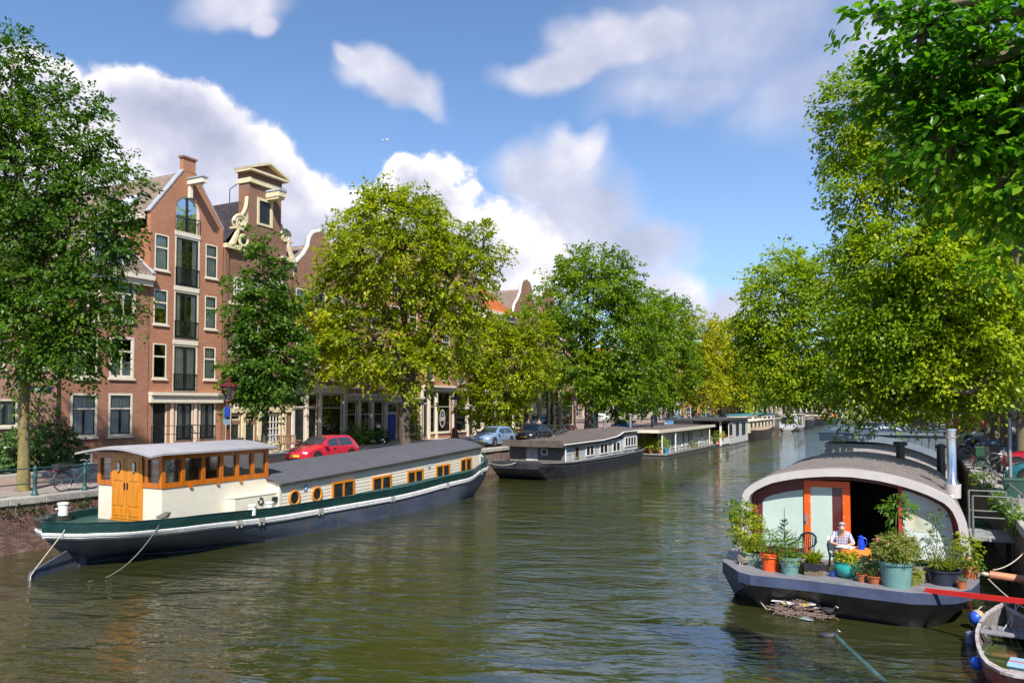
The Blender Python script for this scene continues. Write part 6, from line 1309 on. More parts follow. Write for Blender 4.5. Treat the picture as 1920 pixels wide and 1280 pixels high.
# ---- furniture and the man
CHG = mat('dark green plastic', (.008, .03, .035), .3, var=.15)
def chair(label, x, y, rz):
    c = thing('garden_chair', label, 'chair', (x, y, ZFL), rz)
    MB().prism([(-.23, -.24, .40), (.23, -.24, .40), (.2, .2, .37), (-.2, .2, .37)], (0, 0, .03)).out('seat', CHG, c, bevel=.01)
    for sx in (-1, 1):
        MB().tube([(.27*sx, -.27, 0), (.25*sx, -.24, .42)], .026, 6).out('leg', CHG, c); MB().tube([(.25*sx, .30, 0), (.21*sx, .22, .42)], .026, 6).out('leg', CHG, c)
        MB().tube([(.25*sx, -.24, .42), (.29*sx, -.22, .62), (.29*sx, .05, .66), (.24*sx, .24, .72)], .024, 6).out('armrest', CHG, c)
    MB().tube([(-.24, .22, .70), (-.2, .28, .84), (-.1, .31, .90), (0, .32, .91), (.1, .31, .90), (.2, .28, .84), (.24, .22, .70)], .028, 6).out('back_rail', CHG, c)
    for i in range(7): q = -.165+.055*i; MB().bar((q*1.0, .22, .40), (q*1.05, .31-.1*abs(q), .89-abs(q)*.25), .03, .012).out('back_slat', CHG, c)
    return c
chair('empty dark green plastic chair left of the orange door', -2.55, 21.75, R(-22)); chair('dark green plastic chair the man sits on', -1.68, 21.88, R(8))
tb = thing('garden_table', 'small round table under a bright orange cloth', 'table', (-1.28, 21.28, ZFL)); n = 32
top_ = [(.36*math.cos(2*math.pi*i/n), .33*math.sin(2*math.pi*i/n), .72) for i in range(n)]
MB().loft([[(a*.96, b*.96, .69) for a, b, c in top_], [(a*.96, b*.96, .715) for a, b, c in top_]]).out('tabletop', CHG, tb)
rg = random.Random(3); drop = [.10+.09*(1+math.sin(3*2*math.pi*i/n+1))+rg.uniform(-.02, .02) for i in range(n)]
mb = MB().poly(top_); mb.loft([top_, [(a*1.03, b*1.03, .70) for a, b, c in top_], [(a*(1.04+.05*math.sin(i*1.57)), b*(1.04+.05*math.sin(i*1.57)), .72-drop[i]) for i, (a, b, c) in enumerate(top_)]], caps=False); mb.out('tablecloth', mat('orange cloth', (.62, .20, .02), .8, var=.2, sc=8), tb, smooth=60)
for i in range(3): a = 2.1*i+.4; MB().tube([(0, 0, .4), (.26*math.cos(a), .26*math.sin(a), 0)], .02, 6).out('leg', CHG, tb)
MB().tube([(0, 0, .38), (0, 0, .69)], .03, 8).out('stem', CHG, tb)
jg = thing('thermos_jug', 'cobalt blue jug standing on the orange tablecloth', 'jug', (-1.13, 21.22, ZFL+.72)); BLU = mat('cobalt enamel', (.01, .05, .50), .3, var=.1)
MB().lathe([(.085, 0), (.085, .05), (.07, .2), (.052, .29), (.055, .31), (.03, .335), (.012, .35)], 16).out('body', BLU, jg, smooth=True); MB().tube([(.055, 0, .29), (.12, 0, .27), (.125, 0, .15), (.08, 0, .07)], .014, 6).out('handle', BLU, jg); MB().prism([(-.05, -.02, .29), (-.05, .02, .29), (-.085, 0, .315)], (0, 0, .015)).out('spout', BLU, jg)
cp = thing('coffee_cup', 'small white cup between the papers and the jug', 'cup', (-1.36, 21.1, ZFL+.72)); MB().lathe([(.028, 0), (.042, .07), (.038, .07), (.026, .01)], 14).out('body', WHITE2, cp, smooth=True); MB().torus((.048, 0, .038), .02, .006, 'y', 12, 5).out('handle', WHITE2, cp)
nw = MB().prism([(-1.72, 21.15, ZFL+.745), (-1.38, 21.02, ZFL+.735), (-1.24, 21.32, ZFL+.74), (-1.6, 21.46, ZFL+.75)], (0, 0, .012)).out('newspaper', mat('newsprint', (.50, .54, .60), .8, var=.2, sc=20, stretch=(1, 8, 1)), None, label='folded newspaper the man is reading at the table', cat='newspaper')
def plaid_mat():
    m, t, b, o = new_mat('plaid shirt'); tc = t.add('ShaderNodeTexCoord').outputs['Object']; sp = t.add('ShaderNodeSeparateXYZ'); t.put(sp.inputs[0], tc)
    def stripe(v, k, w): return t.math('GREATER_THAN', t.math('FRACT', t.math('MULTIPLY', v, k)), w)
    a = stripe(sp.outputs[0], 15, .62); c = stripe(t.math('ADD', sp.outputs[2], t.math('MULTIPLY', sp.outputs[1], .6)), 15, .62); r_ = stripe(sp.outputs[0], 7.5, .9)
    col = t.mix(t.math('MULTIPLY', a, .7), (.62, .62, .68, 1), (.10, .12, .34, 1)); col = t.mix(t.math('MULTIPLY', c, .6), col, (.10, .10, .30, 1)); col = t.mix(t.math('MULTIPLY', r_, .6), col, (.45, .08, .12, 1))
    t.put(b.inputs['Base Color'], col); b.inputs['Roughness'].default_value = .85; return m
SKIN = mat('skin', (.60, .34, .24), .55, var=.12, sc=12); PLAID = plaid_mat(); GTR = mat('grey trousers', (.22, .21, .20), .85, var=.12); SHOE = mat('dark shoes', (.03, .025, .02), .6); HAIR_G = mat('grey hair', (.34, .33, .32), .7, var=.3, sc=40)
def figure_mesh(name, J, bones, mats, sub=1):
    """grow one continuous body over a skeleton; every face takes the material of its nearest bone"""
    ids = {k: i for i, k in enumerate(J)}; me = bpy.data.meshes.new(name); me.from_pydata([J[k][0] for k in J], [(ids[a], ids[b]) for a, b, _ in bones], [])
    ob = bpy.data.objects.new(name, me); COL.objects.link(ob); sk = ob.modifiers.new('skin', 'SKIN'); sk.use_smooth_shade = True
    for k, i in ids.items():
        r_ = J[k][1]; me.skin_vertices[0].data[i].radius = r_ if hasattr(r_, '__len__') else (r_, r_); me.skin_vertices[0].data[i].use_root = (i == 0)
    ob.modifiers.new('sub', 'SUBSURF').levels = sub; dg = bpy.context.evaluated_depsgraph_get(); ev = ob.evaluated_get(dg); m2 = bpy.data.meshes.new_from_object(ev)
    bpy.data.objects.remove(ob); m2.name = name; m2.materials.clear()
    for q in mats: m2.materials.append(q)
    B = [(Vector(J[a][0]), Vector(J[b][0]), g) for a, b, g in bones]
    for p in m2.polygons:
        c = p.center; best = 1e9
        for a, b, g in B:
            d = b-a; k = max(0, min(1, (c-a).dot(d)/max(d.length_squared, 1e-9))); q = (c-(a+d*k)).length
            if q < best: best = q; p.material_index = g
        p.use_smooth = True
    return m2
def hand_bones(J, bones, pre, w, d, s, up_=Vector((0, 0, 1))):
    w = Vector(w); d = Vector(d).normalized(); lat = d.cross(up_).normalized()*s
    J[pre+'palm'] = (tuple(w+d*.06), (.036, .018)); bones.append((pre+'wr', pre+'palm', 0))
    for i, (o_, L_) in enumerate(((-.028, .075), (-.010, .085), (.010, .08), (.027, .062))):
        J[pre+'k%d' % i] = (tuple(w+d*.10+lat*o_), .011); J[pre+'m%d' % i] = (tuple(w+d*(.10+L_*.5)+lat*o_*1.15-up_*.012), .009); J[pre+'t%d' % i] = (tuple(w+d*(.10+L_*.85)+lat*o_*1.2-up_*.04), .0075)
        bones += [(pre+'palm', pre+'k%d' % i, 0), (pre+'k%d' % i, pre+'m%d' % i, 0), (pre+'m%d' % i, pre+'t%d' % i, 0)]
    J[pre+'th1'] = (tuple(w+d*.05-lat*.045-up_*.01), .012); J[pre+'th2'] = (tuple(w+d*.085-lat*.055-up_*.025), .009); bones += [(pre+'palm', pre+'th1', 0), (pre+'th1', pre+'th2', 0)]
def human(J, bones, arm_g=1):
    bones += [('pel', 'spi', 1), ('spi', 'che', 1), ('che', 'nek', 0), ('nek', 'hed', 0), ('hed', 'crn', 0)]
    for s in 'lr':
        bones += [('che', s+'sh', 1), (s+'sh', s+'el', 1), (s+'el', s+'wr', arm_g), ('pel', s+'hip', 2), (s+'hip', s+'kn', 2), (s+'kn', s+'an', 2), (s+'an', s+'toe', 3)]
J = {'pel': ((0, 0, .50), (.15, .12)), 'spi': ((0, -.03, .70), (.155, .12)), 'che': ((0, -.11, .93), (.165, .12)), 'nek': ((0, -.20, 1.075), .055), 'hed': ((0, -.27, 1.155), (.072, .085)), 'crn': ((0, -.31, 1.245), (.066, .075)),
     'nose': ((0, -.375, 1.15), .014)}
for s, k in (('l', 1), ('r', -1)):
    J.update({s+'sh': ((.18*k, -.12, .985), .068), s+'el': ((.27*k, -.27, .77), .047), s+'wr': ((.12*k, -.46, .765), .030), s+'hip': ((.10*k, -.06, .48), .09), s+'kn': ((.14*k, -.43, .50), .065), s+'an': ((.14*k, -.40, .09), .042), s+'toe': ((.15*k, -.56, .04), .036)})
bones = [('hed', 'nose', 0)]; human(J, bones, 0)
for s, k in (('l', 1), ('r', -1)): hand_bones(J, bones, s, J[s+'wr'][0], (-.5*k, -.75, -.12), -k)
man = thing('person', 'grey haired man in a plaid shirt bent over a newspaper at the terrace table', 'person', (-1.64, 21.86, ZFL), R(10))
put('body', figure_mesh('body', J, bones, [SKIN, PLAID, GTR, SHOE], 2), man)
hm = MB(); hc = Vector((0, -.262, 1.225)); rings = []
for i in range(7):
    a = lerp(-.35, 1.35, i/6); rings.append([(hc.x+.088*math.cos(a)*math.cos(2*math.pi*j/14), hc.y+.012+.10*math.cos(a)*math.sin(2*math.pi*j/14)+(-.02*i/6), hc.z+.09*math.sin(a)+(.045 if math.sin(2*math.pi*j/14) < -.3 and i < 3 else 0)) for j in range(14)])
hm.loft(rings).out('hair', HAIR_G, man, smooth=60)
for k in (-1, 1):
    MB().ball((.032*k, -.343, 1.185), (.014, .008, .008), 8, 5).out('eye', BLACK, man); MB().ball((.078*k, -.26, 1.175), (.012, .02, .03), 8, 5).out('ear', SKIN, man)
MB().bx(-.025, .025, -.352, -.342, 1.108, 1.116).out('mouth', mat('lips', (.30, .10, .08), .6), man)
# chair cushion / white towel behind the man
MB().bx(-1.98, -1.80, 21.95, 22.02, ZFL+.5, ZFL+.88).out('folded_towel', WHITE2, None, label='white towel hung over the back of the chair beside the man', cat='towel')
# ---- ropes, strap, spar
def rope(label, pts, r, m, name='rope'): return MB().tube(pts, r, 5).out(name, m, None, label=label, cat='rope')
OR = mat('orange rope', (.45, .17, .06), .8, var=.3, sc=20)
c0 = Vector((*at(155, 865), ZD+.12)); mb = MB(); rg = random.Random(4)
for i in range(26):
    a = rg.uniform(0, 6.28); t1 = rg.uniform(-.6, .6); pts = []
    for j in range(9): b_ = j/8*6.28; q = Vector((.13*math.cos(b_), .13*math.sin(b_), 0)); q = Matrix.Rotation(a, 3, 'Z') @ (Matrix.Rotation(t1, 3, 'X') @ q); pts.append(c0+q*rg.uniform(.8, 1.1)+Vector((0, 0, rg.uniform(-.04, .05))))
    mb.tube(pts, .012, 4)
mb.out('rope_bundle', mat('mixed rope', (.22, .20, .17), .9, var=.6, sc=30), None, label='tangled bundle of rope on the left corner of the terrace deck', cat='rope', kind='stuff')
nest0 = G(1500, 1148, .05); nz_ = Vector((nest0.x, nest0.y, 0))
rope('pale rope dropping from the bundle to the nest, leftmost of them', sag(c0+Vector((0, -.12, -.1)), nz_+Vector((-.72, -.05, .05)), .12), .013, ROPE)
rope('loose pale line hanging against the bow with a knot', [c0+Vector((-.05, -.13, -.05)), c0+Vector((-.06, -.2, -.3)), c0+Vector((-.02, -.2, -.62))], .012, ROPE)
for i in range(3): rope(('orange cord nearest the bow corner, running to the nest', 'pale cord between two orange cords, running to the nest', 'orange cord furthest right of those running to the nest')[i], sag(c0+Vector((.12+.06*i, -.1, -.12)), nz_+Vector((-.5+.06*i, .05, .16)), .03+.02*i), .009, OR if i != 1 else ROPE, 'cord')
rope('thin orange line from the nest to the right end of the hull', [nz_+Vector((.55, .05, .1)), G(1725, 1140, .35), G(1742, 1112, ZD)], .010, OR)
s0 = G(1735, 1106, ZD+.03); s1 = FY(1920, 1127, 17.5); s2 = s1+(s1-s0).normalized()*1.0; s2.z = max(s2.z, ZQ-.3)
mb = MB().bar(s0, s1, .05, .10).bar(s1, s2, .05, .10); mb.out('mooring_strap', mat('red webbing', (.70, .025, .02), .5, var=.1), None, label='broad red strap stretched from the deck towards the right quay', cat='strap', kind='stuff')
a0, a1 = FY(1838, 1074, 20.6), FY(1925, 1087, 20.6); d_ = (a1-a0).normalized(); sp_ = thing('mooring_spar', 'salmon painted spar between the houseboat and the quay wall', 'pole', a0, world=True)
MB().tube([a0+d_*.18, a0+d_*.95], .09, 12).out('shaft', mat('salmon paint', (.50, .20, .11), .6), sp_, smooth=True); MB().tube([a0+d_*.95, a0+d_*1.9], .085, 12).out('steel_end', STEEL, sp_, smooth=True); MB().torus((a0+d_*.1), .07, .035, 'z', 14, 6).out('rope_collar', ROPE, sp_)
rope('white line running from the spar towards the rowing boat', sag(a0+Vector((.15, -.05, -.1)), FY(1922, 1140, 19.2), .05), .013, ROPE); rope('pale rope from the spar up to the right quay', sag(a0+Vector((.25, 0, .1)), FY(1925, 1030, 21.4), .1), .014, ROPE)
# ---- coot nest and coots
ns = thing('coot_nest', 'floating coot nest of twigs and litter against the houseboat bow', 'nest', nz_, world=True)
rg = random.Random(9); mb = MB()
for i in range(420):
    a = rg.uniform(0, 6.28); q = rg.random()**.6; p = nz_+Vector((.68*q*math.cos(a), .36*q*math.sin(a), .04+.34*(1-q*q)*rg.random())); d = Vector((rg.uniform(-1, 1), rg.uniform(-.7, .7), rg.uniform(-.25, .35)))*rg.uniform(.08, .2); mb.tube([p-d, p+d*.2+Vector((0, 0, .01)), p+d], .0075, 4)
mb.out('twigs', mat('wet twigs', (.22, .16, .13), .8, var=.5, sc=20), ns, kind='stuff')
MB().ball(nz_+Vector((0, 0, -.02)), (.6, .3, .12), 14, 7).out('mud_core', mat('mud', (.05, .04, .03), .9), ns)
for i in range(22):
    p = nz_+Vector((rg.uniform(-.45, .35), rg.uniform(-.2, .15), rg.uniform(.2, .28))); a = Vector((rg.choice((-1, 1))*rg.uniform(.08, .2), rg.uniform(-.08, .08), rg.uniform(-.03, .04))); b_ = Vector((rg.uniform(-.06, .06), rg.choice((-1, 1))*rg.uniform(.06, .12), rg.uniform(-.03, .05)))
    cc = [(.55, .58, .62), (.50, .45, .36), (.03, .08, .35), (.55, .42, .03), (.45, .48, .5)][i % 5 if i < 10 else 0]; MB().poly([p, p+a, p+a+b_, p+b_*.9]).out('litter_scrap', mat('litter %d' % (i % 5 if i < 10 else 0), cc, .5), ns)
MB().prism([nz_+Vector((.02, -.42, .03)), nz_+Vector((.22, -.47, .02)), nz_+Vector((.34, -.43, .02)), nz_+Vector((.16, -.37, .04))], (0, 0, .012)).out('foil_tray', mat('bluish foil', (.35, .5, .55), .3, .5), ns)
COOT = mat('slate feathers', (.022, .024, .035), .6, var=.3, sc=15)
def coot(label, p, rz, swim):
    c = thing('coot', label, 'bird', p, rz)
    if swim: prof_ = [(-.20, .055, .008), (-.16, .055, .035), (-.08, .045, .075), (.02, .04, .085), (.09, .05, .07), (.13, .085, .045), (.145, .125, .034), (.165, .155, .034), (.19, .16, .024), (.205, .157, .012)]
    else: prof_ = [(-.15, .18, .01), (-.11, .19, .05), (-.04, .16, .085), (.04, .12, .08), (.10, .06, .055), (.12, .0, .036), (.135, -.04, .033), (.15, -.06, .02)]
    MB().loft([[(x, r_*math.cos(2*math.pi*j/12), z+r_*.9*math.sin(2*math.pi*j/12)) for j in range(12)] for x, z, r_ in prof_]).out('body', COOT, c, smooth=60)
    bx_, bz = (.205, .155) if swim else (.15, -.065)
    MB().lathe([(.013, 0), (.008, .025), (.001, .045)], 8).xf(Matrix.Translation((bx_-.005, 0, bz)) @ Matrix.Rotation(R(100), 4, 'Y')).ball((bx_-.008, 0, bz+.018), (.008, .012, .018), 8, 5).out('bill', WHITE2, c)
    for k in (-1, 1): MB().ball((bx_-.035, .026*k, bz+.012), .006, 6, 4).out('eye', mat('red eye', (.3, .02, .01), .2), c)
    if not swim:
        for k in (-1, 1): MB().tube([(.0, .03*k, .08), (.01, .035*k, -.06), (.05, .04*k, -.07)], .009, 5).out('leg', mat('yellow green leg', (.35, .33, .04), .5), c)
    return c
coot('coot sitting at the right edge of the nest', nz_+Vector((.60, -.05, .14)), R(-18), True); v = G(1553, 1194, 0); coot('coot swimming in front of the nest', (v.x, v.y, -.01), R(8), True)
v, w = G(1562, 1190, -.05), G(1690, 1310, -.045)
MB().tube([v, w], .07, 12).out('sunken_pole', mat('algae blue pole', (.045, .10, .10), .35, var=.6, sc=4), None, smooth=True, label='bluish pole lying just at the water surface in front of the houseboat', cat='pole')
# ---- rowing boat
rb = thing('rowing_boat', 'weathered red and grey rowing boat half full of water at the lower right', 'boat', (1.6, 16.6, 0), world=True)
zr_ = .42; Z6 = lambda a, b: G(1780+a/5.82, 1060+b/5.82, zr_)
Lp = [Z6(*q) for q in ((690, 385), (600, 405), (520, 440), (400, 520), (330, 610), (295, 700), (290, 790), (305, 880), (350, 990), (410, 1065), (560, 1150), (700, 1190))]
Lp = [(p.x, p.y) for p in Lp]; ax = 1.72
Rp = [(2*ax-x if 2*ax-x > ax+.05 else ax+.05, y) for x, y in Lp[::-1]]; Rp = [(min(x, 2.34), y) for x, y in Rp]
out_ = Lp+Rp; cen = Vector((sum(p[0] for p in out_)/len(out_), sum(p[1] for p in out_)/len(out_)))
sc_ = lambda k, z: [(cen.x+(x-cen.x)*k, cen.y+(y-cen.y)*k, z) for x, y in out_]
MB().loft([sc_(1.0, zr_), sc_(.97, .22), sc_(.9, .02), sc_(.84, -.12)], caps=False).out('hull', mat('faded red hull', (.26, .055, .05), .6, var=.4, sc=6, stain=((.35, .35, .33), .42, 4)), rb, smooth=60)
MB().loft([sc_(.94, zr_-.01), sc_(.92, .2), sc_(.85, .05)], caps=False).out('inner_planking', mat('grey boat lining', (.18, .17, .17), .7, var=.3, sc=6), rb, smooth=60)
MB().loft([sc_(.93, zr_+.012), sc_(1.02, zr_+.014), sc_(1.02, zr_-.03), sc_(.93, zr_-.03), sc_(.93, zr_+.012)], caps=False).out('gunwale', mat('flaking gunwale', (.33, .24, .22), .75, var=.4, sc=12, stain=((.42, .44, .46), .5, 9)), rb)
MB().poly(sc_(.88, .10)).out('bilge_water', mat('bilge water', (.03, .04, .012), .06, var=.6, sc=5, stain=((.05, .10, .01), .45, 4)), rb)
v, w = Z6(330, 665), Z6(815, 735); MB().prism([(v.x, v.y+.1, .33), (2.25, v.y-.02, .33), (2.25, v.y-.28, .33), (v.x, v.y-.14, .33)], (0, 0, .04)).out('thwart', mat('silver grey plank', (.20, .20, .23), .75, var=.25, stretch=(1, 9, 1)), rb, bevel=.006)
for i in range(7): x = 1.42+.115*i; MB().bx(x, x+.095, v.y+.45, v.y+1.05, .2, .225).out('floor_board', MATS['silver grey plank'], rb)
bxm = thing('plastic_crate', 'pale blue plastic box lying inside the rowing boat', 'box', (1.85, 15.75, .18), R(-12)); MB().loft([[(-.36, -.2, 0), (.36, -.2, 0), (.36, .2, 0), (-.36, .2, 0)], [(-.4, -.24, .2), (.4, -.24, .2), (.4, .24, .2), (-.4, .24, .2)]]).out('body', mat('pale grey plastic', (.45, .50, .52), .5), bxm, bevel=.01); MB().bx(-.42, .42, -.26, .26, .2, .24).out('lid', mat('light blue plastic', (.28, .50, .66), .4), bxm, bevel=.01); MB().bx(-.42, .42, -.04, .0, .24, .246).out('red_stripe', RED, bxm)
BLB = mat('fender blue', (.01, .09, .55), .35, var=.15)
def fender(label, px, py, z, r, two):
    v = G(px, py, z); f = thing('fender', label, 'fender', v, world=True); MB().ball(v, (r, r, r*1.1), 16, 10).out('float', BLB, f, smooth=True)
    if two: MB().ball(v+Vector((.03, .03, .045)), (r*.97, r*.97, r*.9), 16, 10).out('pale_cap', mat('tan fender', (.40, .30, .18), .6), f, smooth=True)
    MB().tube([v+Vector((0, 0, r)), v+Vector((.12, .03, r+.12))], .012, 5).out('lanyard', ROPE, f)
fender('blue and tan round fender between the houseboat and rowing boat', 1830, 1158, .25, .14, True); fender('small bright blue fender low on the rowing boat side', 1831, 1243, .2, .105, False)
v = G(1820, 1195, .1); f = thing('fender', 'dull blue grey cylindrical fender floating beside the rowing boat', 'fender', v, world=True); MB().lathe([(.04, -.22), (.1, -.19), (.1, .1), (.03, .14)], 14, v).out('float', mat('grey blue fender', (.10, .12, .20), .5), f, smooth=True); MB().tube(sag(v+Vector((0, 0, .12)), v+Vector((.28, .1, .25)), .02), .012, 5).out('lanyard', ROPE, f)
for i, (a, b) in enumerate((((1905, 1128), (1895, 1175)), ((1912, 1128), (1880, 1180)))): rope(('short pale rope dropping into the rowing boat bow', 'longer pale rope reaching the thwart of the rowing boat')[i], sag(G(*a, .45), G(*b, .3), .05), .014, mat('blue grey rope', (.40, .46, .52), .8))
rope('thin red cord from the strap to the round fender', [FY(1815, 1112, 18.2), G(1826, 1160, .35)], .007, mat('red cord', (.6, .04, .03), .7))
# ---- second houseboat on the right bank
h2 = thing('houseboat', 'grey houseboat with curved zinc fascia and roof clutter behind the arched one', 'houseboat', (-1, 45, 0), world=True); Y2 = 38.5
ZINC = mat('blue grey zinc', (.15, .18, .22), .45, .4, var=.15); GBO = mat('grey lapped boards', (.36, .33, .33), .75, var=.2)
MB().bx(-3.5, 1.5, Y2+.2, 58, -.3, .45).out('pontoon', MATS['dark concrete'], h2); MB().bx(-3.55, 1.4, Y2+.3, 57.6, .5, 3.0).out('cabin', GBO, h2)
for k in range(12): MB().bx(-3.56, 1.41, Y2+.26, Y2+.3, .5+.2*k, .69+.2*k).out('board', GBO, h2)
zl = lambda x: 3.28-.95*max(0, (x+2.0)/3.5)**2.2
xs_ = [lerp(-3.75, 1.5, i/20) for i in range(21)]
mb = MB()
for i in range(20): mb.prism([(xs_[i], Y2, zl(xs_[i])-.16), (xs_[i+1], Y2, zl(xs_[i+1])-.16), (xs_[i+1], Y2, zl(xs_[i+1])+.12), (xs_[i], Y2, zl(xs_[i])+.12)], (0, .1, 0))
mb.out('curved_fascia', mat('pale blue zinc', (.22, .26, .32), .45, .3, var=.1), h2)
for i in range(7, 20): MB().prism([(xs_[i]+.01, Y2+.05, zl(xs_[i])+.1), (xs_[i+1]-.01, Y2+.05, zl(xs_[i+1])+.1), (xs_[i+1]-.01, Y2+.05, 3.44), (xs_[i]+.01, Y2+.05, 3.44)], (0, .12, 0)).out('zinc_panel', ZINC, h2)
MB().bx(-3.8, 1.55, Y2-.05, 58, 3.42, 3.5).out('roof', ZINC, h2, bevel=.02)
MB().bx(-3.42, -3.36, Y2+.18, Y2+.26, 2.7, 2.85).out('wall_lamp', STEEL, h2)
for i in range(4): MB().bx(-2.6+1.0*i, -1.75+1.0*i, 44, 46.5, 3.56, 3.62).out('solar_panel', mat('solar panel', (.10, .14, .22), .15, .2), h2)
for i, x in enumerate((-2.55, -2.1, -.6, .3, .95)): MB().tube([(x, 39.2, 3.5), (x, 39.2, 4.05)], .018, 5).out('roof_post', BLACK, h2)
MB().ball((-.9, 43, 3.5), (.75, .8, .32), 16, 8).out('skylight_dome', mat('milky dome', (.55, .57, .62), .2), h2, smooth=True)
MB().bx(-2.3, -1.5, 50, 50.6, 3.5, 3.75).out('planter_box', STONE, h2); bush(h2, (-2.8, 50.5, 3.7), (.4, .4, .3), 40, .1, PL_GREEN, 77); MB().bx(-.1, .7, 51, 52, 3.5, 4.15).out('roof_crate', mat('grey crate', (.2, .2, .2), .7), h2)
for i in range(5): MB().bar((.3, 47+.15*i, 3.56+.05*(i % 2)), (1.4, 47.3+.12*i, 3.58), .14, .06).out('timber', mat('old timber', (.33, .22, .11), .8), h2)
for (px_, y_, col_) in ((1688, 64, (.40, .10, .03)), (1736, 70, (.35, .12, .05))):
    v = FY(px_, 760, y_); po = thing('mooring_post', 'tall rust orange mooring post rising behind the second houseboat' if px_ < 1700 else 'darker rust mooring post right of the tall orange one', 'post', (v.x, y_, 0)); MB().tube([(0, 0, -.5), (0, 0, 5.2)], .16, 10).out('shaft', mat('rust post %d' % px_, col_, .7), po); MB().lathe([(.24, 0), (.24, .25), (.05, .4)], 10, (0, 0, 3.6)).out('collar', mat('rust post %d' % px_, col_, .7), po)

# ---- potted shrubs on the low pale houseboat and balcony flowers
def deck_pot(label, x, y, z0, r, h, pm, plant, pr, ph, seed, ls=.16):
    p = thing('potted_plant', label, 'plant', (x, y, z0), world=True); z = pot(p, x, y, r, h, pm, z=z0, n=14); bush(p, (x, y, z+ph*.55), (pr, pr, ph*.6), int(110*max(pr, .5)), ls, plant, seed); stems(p, [[(x, y, z-.05), (x+.05, y, z+ph*.7)]], .02)
for i, (x, y, pr, ph, m_, lb) in enumerate(((-22.6, 68.1, .65, .9, PL_LIME, 'leftmost lime shrub in a pot on the pale houseboat deck'), (-21.6, 68.5, .75, 1.5, PL_VAR, 'tallest golden shrub in a terracotta pot on the pale houseboat deck'), (-20.9, 68.0, .55, .8, PL_LIME, 'lime shrub in a terracotta pot before the tallest golden one'), (-20.0, 68.2, .65, 1.0, PL_LIME, 'round lime shrub left of the blue tub'))): deck_pot(lb, x, y, .38, .24, .42, TERRA, m_, pr, ph, 200+i)
bt_ = thing('blue_tub', 'bright blue tub on the corner of the pale houseboat deck', 'tub', (-19.55, 68.3, .38)); MB().lathe([(.22, 0), (.3, .6), (.31, .62), (.27, .62), (.25, .5)], 16).out('body', mat('sky blue plastic', (.03, .25, .48), .4), bt_, smooth=True); MB().tube([(-.3, 0, .6), (0, .1, .45), (.3, 0, .6)], .012, 5).out('handle', STEEL, bt_)
deck_pot('wooden tub of grass on the side deck of the pale houseboat', -19.7, 79, .38, .3, .28, mat('ochre tub', (.40, .24, .06), .7), PL_STRAW, .35, .35, 210, .12); deck_pot('terracotta pot at the corner of the striped balcony', -19.4, 87.2, .38, .25, .5, TERRA, PL_GREEN, .35, .5, 211); deck_pot('flower box plant above the striped balcony', -20.6, 89.1, 1.1, .2, .2, TERRA, PL_LIME, .45, .5, 212); deck_pot('red flowered plant on the balcony post', -19.3, 89.3, 1.1, .2, .2, TERRA, PL_VAR, .4, .4, 213)
